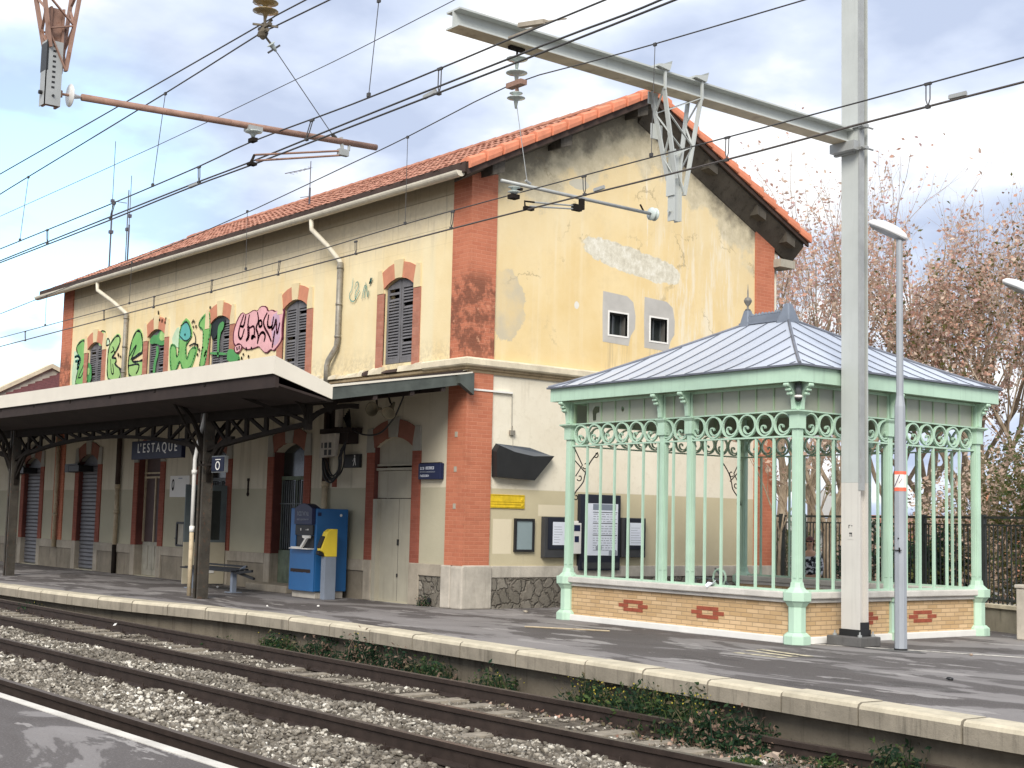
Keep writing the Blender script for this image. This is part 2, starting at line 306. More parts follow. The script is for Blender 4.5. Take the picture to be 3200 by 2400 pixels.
M['black'] = simple('black_plastic', (.018, .018, .019), .45, .2, 4, .05); M['hood'] = simple('black_hood', (.018, .018, .018), .6, .25, 3, .08); M['hoodtop'] = simple('hood_top', (.10, .11, .125), .5, .15, 3, .05)
M['blue'] = simple('blue_enamel', (.018, .115, .30), .4, .07, 2, .04, spec=.5); M['signnavy'] = simple('sign_navy_enamel', (.006, .009, .028), .5, .2, 3, .03, spec=.2); M['navy'] = simple('navy_panel', (.012, .018, .06), .4, .2, 3, .03); M['yellow'] = simple('yellow_enamel', (.80, .60, .05), .45, .08, 3, .04)
M['signyellow'] = simple('peeling_yellow_paint', (.66, .46, .02), .7, .25, 9, .2); M['grey_enamel'] = simple('grey_enamel', (.21, .24, .29), .45, .1, 3, .04)
M['paper'] = simple('white_paper', (.72, .75, .82), .4, .05, 2, .02); M['greyglass'] = simple('grey_poster_glass', (.24, .30, .31), .2, .1, 1, .02, spec=.6); M['text_grey'] = simple('grey_print', (.30, .32, .36), .6)
M['orange'] = simple('orange_red_tape', (.85, .16, .09), .6, .08, 3); M['purple'] = simple('purple_mark', (.10, .03, .12), .6)
M['curly'] = simple('black_wrought_iron', (.02, .018, .016), .6, .3, 6, .1)
M['glasspane'] = simple('frosted_pale_pane', (.33, .35, .28), .35, .12, .8, .02, spec=.4); M['concrete_lt'] = concrete('pale_concrete', (.40, .37, .30), .4)
M['fence'] = simple('dark_fence_iron', (.030, .034, .032), .6, .3, 6, .1)

# ------------------------------------------------------------------ mesh helpers
class MB:
    def __init__(s): s.v = []; s.f = []; s.mi = []; s.g = []
    def add(s, vs, fs, mi=0):
        o = len(s.v); s.v += [tuple(p) for p in vs]; s.f += [tuple(i+o for i in f) for f in fs]; s.mi += [mi]*len(fs); s.g.append((o, len(s.v), len(s.f)-len(fs), len(s.f))); return s
    def box(s, a, b, mi=0):
        (x0, y0, z0), (x1, y1, z1) = a, b
        x0, x1 = min(x0, x1), max(x0, x1); y0, y1 = min(y0, y1), max(y0, y1); z0, z1 = min(z0, z1), max(z0, z1)
        return s.add([(x0, y0, z0), (x1, y0, z0), (x1, y1, z0), (x0, y1, z0), (x0, y0, z1), (x1, y0, z1), (x1, y1, z1), (x0, y1, z1)],
                     [(0, 3, 2, 1), (4, 5, 6, 7), (0, 1, 5, 4), (1, 2, 6, 5), (2, 3, 7, 6), (3, 0, 4, 7)], mi)
    def bar(s, p, q, w, h=None, up=(0, 0, 1), mi=0):
        h = w if h is None else h; p = Vector(p); q = Vector(q); d = (q-p).normalized(); u = Vector(up)
        if abs(d.dot(u)) > .98: u = Vector((1, 0, 0)) if abs(d.x) < .9 else Vector((0, 1, 0))
        a = d.cross(u).normalized(); b = a.cross(d).normalized(); a *= w/2; b *= h/2
        vs = [p-a-b, p+a-b, p+a+b, p-a+b, q-a-b, q+a-b, q+a+b, q-a+b]
        return s.add(vs, [(0, 3, 2, 1), (4, 5, 6, 7), (0, 1, 5, 4), (1, 2, 6, 5), (2, 3, 7, 6), (3, 0, 4, 7)], mi)
    def tube(s, pts, r, n=8, mi=0, cap=True):
        pts = [Vector(p) for p in pts]; rs = r if isinstance(r, (list, tuple)) else [r]*len(pts); rings = []; prev = None
        for i, p in enumerate(pts):
            d = (pts[min(i+1, len(pts)-1)]-pts[max(i-1, 0)]); d = d.normalized() if d.length > 1e-9 else Vector((0, 0, 1))
            u = Vector((0, 0, 1)) if abs(d.z) < .95 else Vector((1, 0, 0))
            if prev is not None: u = prev
            a = d.cross(u); a = a.normalized() if a.length > 1e-6 else d.orthogonal().normalized(); b = a.cross(d).normalized(); prev = b
            rings.append([p+a*math.cos(2*PI*k/n)*rs[i]+b*math.sin(2*PI*k/n)*rs[i] for k in range(n)])
        vs = [v for R_ in rings for v in R_]; fs = []
        for i in range(len(rings)-1):
            for k in range(n): fs.append((i*n+k, i*n+(k+1) % n, (i+1)*n+(k+1) % n, (i+1)*n+k))
        if cap: fs.append(tuple(range(n))[::-1]); fs.append(tuple(range((len(rings)-1)*n, len(rings)*n)))
        return s.add(vs, fs, mi)
    def lathe(s, c, prof, n=16, axis='z', mi=0):
        vs = []; fs = []; c = Vector(c)
        for r, h in prof:
            for k in range(n):
                a = 2*PI*k/n
                if axis == 'z': o = (r*math.cos(a), r*math.sin(a), h)
                elif axis == 'y': o = (r*math.cos(a), h, r*math.sin(a))
                else: o = (h, r*math.cos(a), r*math.sin(a))
                vs.append(c+Vector(o))
        for i in range(len(prof)-1):
            for k in range(n): fs.append((i*n+k, i*n+(k+1) % n, (i+1)*n+(k+1) % n, (i+1)*n+k))
        fs.append(tuple(range(n))[::-1]); fs.append(tuple(range((len(prof)-1)*n, len(prof)*n)))
        return s.add(vs, fs, mi)
    def prism(s, poly, d0, d1, axis='y', mi=0, holes=()):
        # poly: 2D outline; axis y -> (x,z), axis x -> (y,z), axis z -> (x,y)
        def P(p, d):
            return {'y': (p[0], d, p[1]), 'x': (d, p[0], p[1]), 'z': (p[0], p[1], d)}[axis]
        loops = [list(poly)]+[list(h) for h in holes]; tri = tessellate_polygon([[Vector((p[0], p[1], 0)) for p in L] for L in loops])
        flat = [p for L in loops for p in L]; n = len(flat)
        vs = [P(p, d0) for p in flat]+[P(p, d1) for p in flat]; fs = [t for t in tri]+[tuple(i+n for i in t[::-1]) for t in tri]
        o = 0
        for L in loops:
            k = len(L)
            for i in range(k): fs.append((o+i, o+(i+1) % k, n+o+(i+1) % k, n+o+i))
            o += k
        return s.add(vs, fs, mi)
    def quad(s, a, b, c, d, mi=0): return s.add([a, b, c, d], [(0, 1, 2, 3)], mi)
    def xf(s, mat):
        s.v = [tuple(mat@Vector(p)) for p in s.v]; return s
def loc_of(p):
    while p is not None and p.type != 'EMPTY': p = p.parent
    return Vector(p.location) if p is not None else Vector((0, 0, 0))
def part(name, mb, mats, parent=None, local=False, smooth=False, bevel=0., origin=None):
    mats = mats if isinstance(mats, (list, tuple)) else [mats]
    off = Vector((0, 0, 0))
    if not local and parent is not None: off = loc_of(parent)
    if parent is None and origin is not None: off = Vector(origin)
    me = bpy.data.meshes.new(name)
    me.from_pydata([tuple(Vector(p)-off) for p in mb.v], [], mb.f); me.update()
    for mm in mats: me.materials.append(M[mm] if isinstance(mm, str) else mm)
    if len(mats) > 1: me.polygons.foreach_set('material_index', mb.mi)
    bm = bmesh.new(); bm.from_mesh(me); bmesh.ops.recalc_face_normals(bm, faces=bm.faces); bm.to_mesh(me); bm.free()
    if smooth: me.polygons.foreach_set('use_smooth', [True]*len(me.polygons))
    o = bpy.data.objects.new(name, me); COL.objects.link(o)
    if parent is not None: o.parent = parent
    elif origin is not None: o.location = origin
    if bevel:
        b = o.modifiers.new('bevel', 'BEVEL'); b.width = bevel; b.segments = 2; b.limit_method = 'ANGLE'; b.angle_limit = math.radians(40)
    return o
def parts(name, mb, mats, parent=None, **kw):
    out = []
    for v0, v1, f0, f1 in mb.g:
        c = MB(); c.v = mb.v[v0:v1]; c.f = [tuple(i-v0 for i in f) for f in mb.f[f0:f1]]; c.mi = mb.mi[f0:f1]; out.append(part(name, c, mats, parent, **kw))
    return out
def tag(o, label=None, cat=None, group=None, kind=None):
    if label: o['label'] = label
    if cat: o['category'] = cat
    if group: o['group'] = group
    if kind: o['kind'] = kind
    return o
def thing(name, label, cat, loc=(0, 0, 0), rz=0., group=None):
    o = bpy.data.objects.new(name, None); o.empty_display_size = .2; COL.objects.link(o); o.location = loc; o.rotation_euler = (0, 0, rz)
    return tag(o, label, cat, group)
def dup(root, loc=None, rz=None, label=None, group=None):
    def cp(o, par):
        c = o.copy(); COL.objects.link(c)
        if par is not None: c.parent = par
        for ch in list(o.children): cp(ch, c)
        return c
    r = cp(root, None)
    if loc is not None: r.location = loc
    if rz is not None: r.rotation_euler = (0, 0, rz)
    if label: r['label'] = label
    if group: r['group'] = group
    return r
def structure(o): o['kind'] = 'structure'; return o
def text_mesh(s, size):
    cu = bpy.data.curves.new('t', 'FONT'); cu.body = s; cu.size = size; cu.extrude = .002; cu.align_x = 'CENTER'; cu.align_y = 'CENTER'
    ob = bpy.data.objects.new('t', cu); COL.objects.link(ob); dg = bpy.context.evaluated_depsgraph_get(); dg.update()
    me = bpy.data.meshes.new_from_object(ob.evaluated_get(dg)); bpy.data.objects.remove(ob); bpy.data.curves.remove(cu)
    b = MB(); b.v = [tuple(v.co) for v in me.vertices]; b.f = [tuple(p.vertices) for p in me.polygons]; b.mi = [0]*len(b.f); bpy.data.meshes.remove(me)
    return b
def text_on(s, size, c, rz=0., sx=1.):
    # text standing upright on a wall; rz=0 reads from -Y, rz=90deg reads from +X
    b = text_mesh(s, size); mt = Matrix.Translation(c)@Matrix.Rotation(rz, 4, 'Z')@Matrix.Rotation(PI/2, 4, 'X')@Matrix.Diagonal((sx, 1, 1, 1))
    return b.xf(mt)
def lerp(a, b, t): return a+(b-a)*t

# ------------------------------------------------------------------ ground, platforms, track bed
def zr(x): return max(-.455, -.28-.0095*(x+28))          # top of rail
b = MB(); b.quad((-400, -200, -1.05), (300, -200, -1.05), (300, 600, -1.05), (-400, 600, -1.05))
t = NT('bare_ground'); M['ground'] = t.fin(t.ramp(t.noise(t.pos, .3, 8, .65), [(.35, (.10, .085, .06)), (.65, (.19, .165, .12))]), .95, t.noise(t.pos, 8, 6, .7), .5, .05)
structure(part('ground', b, 'ground'))
b = MB(); b.quad((-120, 26.0, -.12), (80, 26.0, -.12), (120, 400, -.12), (-160, 400, -.12))
t = NT('street_asphalt'); M['street'] = t.fin(t.ramp(t.noise(t.pos, .5, 8, .65), [(.35, (.16, .15, .14)), (.65, (.24, .225, .21))]), .9)
structure(part('street', b, 'street'))

edge_px = [(0, 1821), (100, 1835), (252, 1854), (387, 1873), (453, 1877), (561, 1883), (700, 1896), (800, 1906), (1000, 1931), (1200, 1960), (1500, 2005), (1900, 2062), (2150, 2097), (2600, 2168), (3000, 2233), (3200, 2264)]
edge = [at_z(*p)[:2] for p in edge_px]
edge = [(-70, edge[0][1]-1.6), (-45, edge[0][1]-.5)]+edge+[(0, edge[-1][1]-.35), (12, 10.6)]
def smooth_line(p, n=3):
    for _ in range(n):
        q = [p[0]]
        for i in range(1, len(p)-1): q.append(((p[i-1][0]+2*p[i][0]+p[i+1][0])/4, (p[i-1][1]+2*p[i][1]+p[i+1][1])/4))
        q.append(p[-1]); p = q
    return p
def resample(p, d):
    out = [p[0]]; 
    for a, c in zip(p[:-1], p[1:]):
        L = math.dist(a, c); n = max(1, int(L/d))
        for k in range(1, n+1): out.append((lerp(a[0], c[0], k/n), lerp(a[1], c[1], k/n)))
    return out
edge = smooth_line(resample(smooth_line(edge, 1), 1.0), 3)
def edge_y(x):
    for a, c in zip(edge[:-1], edge[1:]):
        if a[0] <= x <= c[0]: return lerp(a[1], c[1], (x-a[0])/(c[0]-a[0]+1e-9))
    return edge[-1][1]
b = MB()
for a, c in zip(edge[:-1], edge[1:]): b.quad((a[0], a[1]+.003, 0), (c[0], c[1]+.003, 0), (c[0], 27, 0), (a[0], 27, 0))
structure(part('platform', b, 'asphalt'))
kw = .36
b = MB(); bw = MB()
def strip_normal(p, i):
    a = p[max(0, i-1)]; c = p[min(len(p)-1, i+1)]; dx, dy = c[0]-a[0], c[1]-a[1]; L = math.hypot(dx, dy); return dy/L, -dx/L
ks = resample(edge, .5); kr = random.Random(3)
acc = 0
jit = [kr.uniform(-.006, .006) for _ in ks]
for i in range(len(ks)-1):
    (x0, y0), (x1, y1) = ks[i], ks[i+1]; n0 = strip_normal(ks, i); n1_ = strip_normal(ks, i+1)
    zt = .008+jit[(i//2)*2 % len(jit)]*1.3
    P = lambda x, y, n, d, z: (x+n[0]*d, y+n[1]*d, z)
    gap = .022 if i % 2 == 0 else 0
    gx = gap*(x1-x0)/.5; gy = gap*(y1-y0)/.5
    A = (x0+gx, y0+gy); zc = (.02, zt)
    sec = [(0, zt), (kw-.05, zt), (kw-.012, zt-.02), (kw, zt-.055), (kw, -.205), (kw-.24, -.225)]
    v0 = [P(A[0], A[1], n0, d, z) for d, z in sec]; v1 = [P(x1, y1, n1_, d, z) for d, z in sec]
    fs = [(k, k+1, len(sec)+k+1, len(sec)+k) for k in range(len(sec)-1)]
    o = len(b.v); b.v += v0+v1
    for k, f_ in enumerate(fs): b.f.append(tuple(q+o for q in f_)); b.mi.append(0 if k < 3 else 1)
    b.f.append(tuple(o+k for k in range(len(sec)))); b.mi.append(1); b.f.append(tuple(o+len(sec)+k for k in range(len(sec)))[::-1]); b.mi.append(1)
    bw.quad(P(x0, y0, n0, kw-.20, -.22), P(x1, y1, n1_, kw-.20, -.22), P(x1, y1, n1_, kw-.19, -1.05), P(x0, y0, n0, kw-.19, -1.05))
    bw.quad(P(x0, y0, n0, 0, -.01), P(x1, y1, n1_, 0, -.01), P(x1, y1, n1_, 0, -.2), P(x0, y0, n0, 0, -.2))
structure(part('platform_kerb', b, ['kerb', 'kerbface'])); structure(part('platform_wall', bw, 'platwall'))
# near platform
b = MB(); b.box((-60, -8, -1.04), (12, 4.43, 0)); structure(part('near_platform', b, 'asphalt'))
b = MB(); b.box((-60, 4.435, -.18), (12, 4.535, .005)); structure(part('near_platform_kerb', b, 'ledge'))
# painted line and faded hatching on the far platform
l0 = at_z(2530, 2013); l1 = at_z(3200, 2056); l2 = at_z(2836, 2032)
b = MB(); w = .05
for p, q in ((l0, l2), (l2, l1)):
    d = Vector(q)-Vector(p); n = Vector((-d.y, d.x, 0)).normalized()*w
    b.quad((p[0]-n.x, p[1]-n.y, .005), (q[0]-n.x, q[1]-n.y, .005), (q[0]+n.x, q[1]+n.y, .005), (p[0]+n.x, p[1]+n.y, .005))
t = NT('worn_white_paint'); M['wornwhite'] = t.fin(t.ramp(t.noise(t.pos, 9, 6, .7), [(.38, (.25, .23, .2)), (.5, (.66, .62, .55))]), .85)
structure(part('painted_line', b, 'wornwhite'))
b = MB()
for (x0, y0, x1, y1) in ((2285, 2040, 2440, 2057), (2320, 2033, 2470, 2053), (2360, 2030, 2520, 2052)):
    p = at_z(x0, y0); q = at_z(x1, y1); b.quad((p[0], p[1], .005), (q[0], q[1], .005), (q[0]+.06, q[1]+.1, .005), (p[0]+.06, p[1]+.1, .005))
t = NT('faded_yellow_paint'); M['fadedyellow'] = t.fin(t.ramp(t.noise(t.pos, 7, 6, .7), [(.4, (.2, .18, .15)), (.52, (.60, .53, .36))]), .85)
structure(part('painted_hatching', b, 'fadedyellow'))

# ---- rails
def rail_line(pts, yend0, yend1):
    P = []
    for px, py in pts:
        z = -.4
        for _ in range(6): x, y, _z = at_z(px, py, z); z = zr(x)
        P.append((x, y))
    return P
r_px = dict(r1=[(0, 2127), (199, 2177), (905, 2400)], r2=[(0, 2000), (600, 2122), (1050, 2244), (1696, 2395)], r3=[(0, 1928), (398, 1998), (1100, 2156), (1647, 2250), (2299, 2391)], r4=[(283, 1923), (681, 2003), (1100, 2067), (1500, 2137), (2150, 2251), (2896, 2400)])
rails = {}
for k, p in r_px.items():
    P = rail_line(p, 0, 0); xs = np.array([q[0] for q in P]); ys = np.array([q[1] for q in P])
    c = np.polyfit(xs, ys, 1)
    if len(c) == 3: c2 = c
    else: c2 = np.array([0, c[0], c[1]])
    if abs(c2[0]) > .0015: c2 = np.concatenate([[0], np.polyfit(xs, ys, 1)])
    rails[k] = c2
def ry(k, x):
    c = rails[k]; xx = max(-34, min(-6, x)); y = c[0]*xx*xx+c[1]*xx+c[2]; return y+(x-xx)*(2*c[0]*xx+c[1])
ZS = 1.38
prof = [(-.036, 0), (-.034, .0), (.034, 0), (.036, -.008), (.034, -.038), (.010, -.048), (.009, -.122), (.068, -.138), (.07, -.15), (-.07, -.15), (-.068, -.138), (-.009, -.122), (-.010, -.048), (-.034, -.038), (-.036, -.008)]
prof = [(a*1.12, c*ZS) for a, c in prof]
def rail_mesh(k, x0=-60., x1=12.):
    b = MB(); xs = np.arange(x0, x1, 1.5); n = len(prof)
    for x in xs:
        for dy, dz in prof: b.v.append((x, ry(k, x)+dy+.036, zr(x)+dz))
    for i in range(len(xs)-1):
        for j in range(n):
            b.f.append((i*n+j, i*n+(j+1) % n, (i+1)*n+(j+1) % n, (i+1)*n+j)); b.mi.append(1 if j in (0, 1) else 0)
    return b
def track(label, ra, rb, x0, x1, step, lift, seed):
    global SLP; SLP = []
    T = thing('railway_track', label, 'railway track', (-18, (ry(ra, -18)+ry(rb, -18))/2, -.6), group='tracks between the platforms')
    part('rail', rail_mesh(ra), ['rail', 'railtop'], T); part('rail', rail_mesh(rb), ['rail', 'railtop'], T)
    r_ = random.Random(seed); x = x0
    while x < x1:
        ya, yb = ry(ra, x)-.42+r_.uniform(-.06, .06), ry(rb, x)+.48+r_.uniform(-.06, .06); zt = zr(x)-.150*ZS+lift+r_.uniform(-.012, .004); sk = r_.uniform(-.04, .04); w = .13+r_.uniform(-.015, .015)
        b = MB(); b.add([(x-w, ya, zt-.12), (x+w, ya, zt-.12), (x+w+sk, yb, zt-.12), (x-w+sk, yb, zt-.12), (x-w+.01, ya, zt), (x+w-.01, ya, zt), (x+w+sk-.01, yb, zt-.006), (x-w+sk+.01, yb, zt-.006)],
                     [(0, 3, 2, 1), (4, 5, 6, 7), (0, 1, 5, 4), (1, 2, 6, 5), (2, 3, 7, 6), (3, 0, 4, 7)])
        part('sleeper', b, 'sleeper', T); SLP.append(x); x += step*r_.uniform(.94, 1.06)
    b = MB(); x = x0
    while x < x1:
        for k in (ra, rb):
            y = ry(k, x)+.036
            for sgn in (-1, 1): b.box((x-.05, y+sgn*.075-.03, zr(x)-.20), (x+.05, y+sgn*.075+.03, zr(x)-.165)); b.tube([(x, y+sgn*.085, zr(x)-.18), (x, y+sgn*.085, zr(x)-.13)], .012, 6)
        x += step
    tag(part('rail_clips', b, 'rail', T), kind='stuff')
    return T
track('far railway track beside the station platform, wooden sleepers showing', 'r3', 'r4', -33, -5.5, .62, .022, 1)
FAR_SLP = np.array(SLP)
track('near railway track by the white-edged platform, deep in ballast', 'r1', 'r2', -25, -7, .66, -.035, 2)

# ---- ballast: a bumpy bed and loose stones on it
def bed_z(x, y):
    h = zr(x)-.205
    for k0, k1 in (('r1', 'r2'), ('r3', 'r4')):
        pass
    ym = (ry('r2', x)+ry('r3', x))/2
    h += .05*math.exp(-((y-ym)/.45)**2)
    h += .02*math.sin(x*1.7+y*2.1)+.015*math.sin(x*3.9-y*1.3)
    if y > ry('r4', x)+.25: h -= .04
    if y < ry('r1', x)-.3: h -= .1
    return h
b = MB(); xs = np.arange(-60, 12, .3); ys = np.arange(4.5, 12.9, .2)
for x in xs:
    for y in ys: b.v.append((x, y, bed_z(x, y)+random.uniform(-.012, .012)))
ny = len(ys)
for i in range(len(xs)-1):
    for j in range(ny-1):
        if ys[j] > edge_y(xs[i])+.15: continue
        b.f.append((i*ny+j, (i+1)*ny+j, (i+1)*ny+j+1, i*ny+j+1)); b.mi.append(0)
t = NT('dusty_ballast_bed'); bc = t.ramp(t.noise(t.pos, 12, 8, .75), [(.35, (.05, .04, .03)), (.6, (.16, .135, .105))])
M['bed'] = t.fin(bc, .95, t.noise(t.pos, 20, 7, .75), 1., .03)
structure(part('track_bed', b, 'bed', smooth=True))
t = NT('limestone_ballast')
oi = t.vor(t.map(t.pos, (1, 1, 1)), 16, 'F1', 'Color'); s0 = t.mul(t.sep(oi)[0], t.add(.62, t.mul(t.step(t.noise(t.pos, .9, 4, .6), .35, .65), .42)))
bc = t.ramp(s0, [(0, (.10, .088, .07)), (.40, (.17, .152, .125)), (.66, (.33, .30, .25)), (.84, (.56, .525, .45)), (1, (.80, .77, .69))])
bc = t.mix(t.mul(t.step(t.noise(t.pos, 30, 5, .7), .45, .65), .5), bc, (.10, .08, .06))
M['wrev'] = simple('shadowy_grey_reveal', (.10, .095, .085), .9, .2, 4)
M['ballast'] = t.fin(bc, .9, t.noise(t.pos, 60, 5, .7), .5, .006, spec=.2)
ico = bmesh.new(); bmesh.ops.create_icosphere(ico, subdivisions=1, radius=1.); ico.verts.ensure_lookup_table()
IV = np.array([v.co[:] for v in ico.verts]); IF = np.array([[v.index for v in f.verts] for f in ico.faces]); ico.free()
# remove any triangle soup beyond one subdivision
def stones(points, sizes, name, mat, flat=.7):
    n = len(points); V = np.repeat(IV[None], n, 0)*(1+rng.uniform(-.45, .35, (n, len(IV), 1)))
    V *= rng.uniform(.6, 1.25, (n, 1, 3))*np.array([1, 1, flat]); th = rng.uniform(0, 2*PI, n); ph = rng.uniform(-.7, .7, n)
    c, s_ = np.cos(th), np.sin(th); x, y, z = V[..., 0].copy(), V[..., 1].copy(), V[..., 2].copy()
    x2 = x*np.cos(ph)[:, None]+z*np.sin(ph)[:, None]; z2 = -x*np.sin(ph)[:, None]+z*np.cos(ph)[:, None]
    V[..., 0] = x2*c[:, None]-y*s_[:, None]; V[..., 1] = x2*s_[:, None]+y*c[:, None]; V[..., 2] = z2
    V = V*np.array(sizes)[:, None, None]+np.array(points)[:, None, :]
    Fc = (IF[None]+np.arange(n)[:, None, None]*len(IV)).reshape(-1, 3); V = V.reshape(-1, 3)
    me = bpy.data.meshes.new(name); me.vertices.add(len(V)); me.vertices.foreach_set('co', V.ravel()); me.loops.add(len(Fc)*3); me.loops.foreach_set('vertex_index', Fc.ravel())
    me.polygons.add(len(Fc)); me.polygons.foreach_set('loop_start', np.arange(0, len(Fc)*3, 3)); me.polygons.foreach_set('loop_total', np.full(len(Fc), 3)); me.update(calc_edges=True)
    me.materials.append(M[mat]); o = bpy.data.objects.new(name, me); COL.objects.link(o); return o
pts, szs = [], []
tries = 0
while len(pts) < 44000 and tries < 700000:
    tries += 1
    x = random.uniform(-34, -6.5); y = random.uniform(4.9, 12.4)
    if not (-.00 <= 1): continue
    # keep to what the frame can see, with a margin
    if y < .38*abs(x)*.55 and y < 5.2: continue
    far_tr = ry('r3', x) < y < ry('r4', x)
    if y > edge_y(x)-.28: continue
    if y > ry('r4', x)+.1 and random.random() < .45: continue
    if far_tr and (random.random() < .45 or np.abs(FAR_SLP-x).min() < .13): continue
    if any(abs(y-ry(k, x)-.036) < .055 for k in ('r1', 'r2', 'r3', 'r4')): continue
    D = math.hypot(x, y)
    if random.random() > min(1, 17/D): continue
    s_ = random.choice((.012, .015, .018, .021, .025, .03, .036, .045))*(1.0 if not far_tr else .85)
    pts.append((x, y, bed_z(x, y)+s_*.35)); szs.append(s_)
o = stones(pts, szs, 'ballast', 'ballast'); tag(o, 'pale grey limestone ballast lying between and around the rails', 'ballast', kind='stuff')

# ------------------------------------------------------------------ station building
XE, XW, YF, YB = -21.07, -41.55, 15.88, 24.58
BLD = thing('station_building', 'two-storey ochre station building with red brick corners, tiled gable roof and painted graffiti', 'station building', (-31, 20, 0))
ctr = [-23.45, -27.6, -31.25, -34.9, -39.0, -43.4]
def arch_hole(c, w, z0, zs, rise, n=8):
    pts = [(c-w/2, z0), (c+w/2, z0), (c+w/2, zs)]
    R_ = (w*w/4+rise*rise)/(2*rise); a0 = math.asin(w/2/R_)
    for k in range(1, n): a = a0-2*a0*k/n; pts.append((c+R_*math.sin(a), zs+rise-R_+R_*math.cos(a)))
    pts.append((c-w/2, zs)); return pts
UW, UZ0, UZS, UR = 1.06, 4.79, 6.38, .17
LW, LZS, LR = 1.36, 3.10, .20
up_holes = [arch_hole(c, UW, UZ0, UZS, UR) for c in ctr[:5]]
b = MB(); b.prism([(XW, 4.58), (XE, 4.58), (XE, 8.34), (XW, 8.34)], YF, YF+.26, 'y', holes=up_holes); part('upper_wall', b, 'front_upper', BLD)
lo_holes = [arch_hole(c, LW, .02, LZS, LR) for c in ctr]
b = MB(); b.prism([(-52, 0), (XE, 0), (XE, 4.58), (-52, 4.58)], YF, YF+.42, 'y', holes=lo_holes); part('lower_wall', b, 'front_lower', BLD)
# gable walls
def ridge_z(y): return 10.72-.5*abs(y-20.23)
gw = [[(19.5, 5.55), (20.02, 5.55), (20.02, 6.01), (19.5, 6.01)], [(20.69, 5.54), (21.19, 5.54), (21.19, 6.03), (20.69, 6.03)]]
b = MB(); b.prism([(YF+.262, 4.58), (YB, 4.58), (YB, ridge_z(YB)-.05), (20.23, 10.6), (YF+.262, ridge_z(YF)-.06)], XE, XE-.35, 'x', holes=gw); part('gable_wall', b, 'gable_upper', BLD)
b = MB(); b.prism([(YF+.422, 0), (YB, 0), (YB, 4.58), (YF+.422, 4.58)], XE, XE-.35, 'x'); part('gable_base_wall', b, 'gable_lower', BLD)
b = MB(); b.box((XW+.01, YF+.4, 0), (XE-.36, YB-.01, 4.5)); b.box((XW, YF+.5, 4.5), (XE-.36, YB, 8.3)); b.prism([(YF+.5, 8.3), (YB, 8.3), (20.23, 10.4)], XE-.36, XW, 'x'); part('inner_core', b, 'void', BLD)
# small gable windows
for (y0, z0), _, (y1, z1), _ in gw:
    b = MB(); w = .035
    b.box((XE+.012, y0-w, z0-w), (XE-.06, y0, z1+w)); b.box((XE+.012, y1, z0-w), (XE-.06, y1+w, z1+w)); b.box((XE+.012, y0, z0-w), (XE-.06, y1, z0)); b.box((XE+.012, y0, z1), (XE-.06, y1, z1+w))
    fr = part('window', b, 'white', BLD); g = MB(); g.box((XE-.20, y0-.02, z0-.02), (XE-.215, y1+.02, z1+.02)); part('window_pane', g, 'glassdark', fr)
    g = MB()
    for a_, c_ in (((XE-.06, y0-.002, z0-.002), (XE-.215, y0+.012, z1+.002)), ((XE-.06, y1-.012, z0-.002), (XE-.215, y1+.002, z1+.002)), ((XE-.06, y0+.012, z1-.012), (XE-.215, y1-.012, z1+.002)), ((XE-.06, y0+.012, z0-.002), (XE-.215, y1-.012, z0+.012))): g.box(a_, c_)
    part('window_reveal', g, 'wrev', fr)
    g = MB(); g.box((XE-.17, (y0+y1)/2-.015, z0), (XE-.195, (y0+y1)/2+.015, z1)); g.box((XE-.17, y0, z0), (XE-.195, y0+.04, z1)); g.box((XE-.17, y1-.04, z0), (XE-.195, y1, z1)); part('window_sash', g, 'grey_iron', fr)
    pb = MB(); r_ = random.Random(int(y0*10)); rr = random.Random(5)
    px0, px1, pz0, pz1 = y0-.17, y1+.2, z0-.17, z1+.42
    outl = [(px0, pz0), (px1-.16, pz0-.02), (px1-.10, pz0+.2), (px1+.02, pz0+.36), (px1+.03, z1-.0), (px1-.04, z1+.28), (px1-.22, pz1-.03), (px0-.01, pz1), (px0-.02, z1)]
    pb.prism(outl, XE+.003, XE-.01, 'x', holes=[[(y0-w, z0-w), (y1+w, z0-w), (y1+w, z1+w), (y0-w, z1+w)]])
    M.setdefault('cement', simple('grey_cement_render', (.44, .42, .385), .9, .12, 2.5, .3)); part('cement_patch', pb, 'cement', BLD)
# brick pilasters on the corners
def pilaster(z0, z1, mat):
    b = MB(); b.box((XE+.035, YF-.035, z0), (XE-.54, YF+.04, z1)); b.box((XE+.035, YF+.042, z0), (XE-.03, YF+.60, z1)); part('brick_pilaster', b, mat, BLD)
pilaster(.81, 4.46, 'brick'); pilaster(4.72, 8.36, 'brick')
b = MB(); b.box((XE+.035, YB-.60, .81), (XE-.3, YB+.035, 4.46)); part('brick_pilaster', b, 'brick', BLD)
b = MB(); b.box((XE+.035, YB-.60, 4.72), (XE-.3, YB+.035, 8.45)); part('brick_pilaster', b, 'brick', BLD)
b = MB(); b.box((XW-.02, YF-.035, .81), (XW+.74, YF+.03, 8.32)); part('brick_pilaster', b, 'brick', BLD)
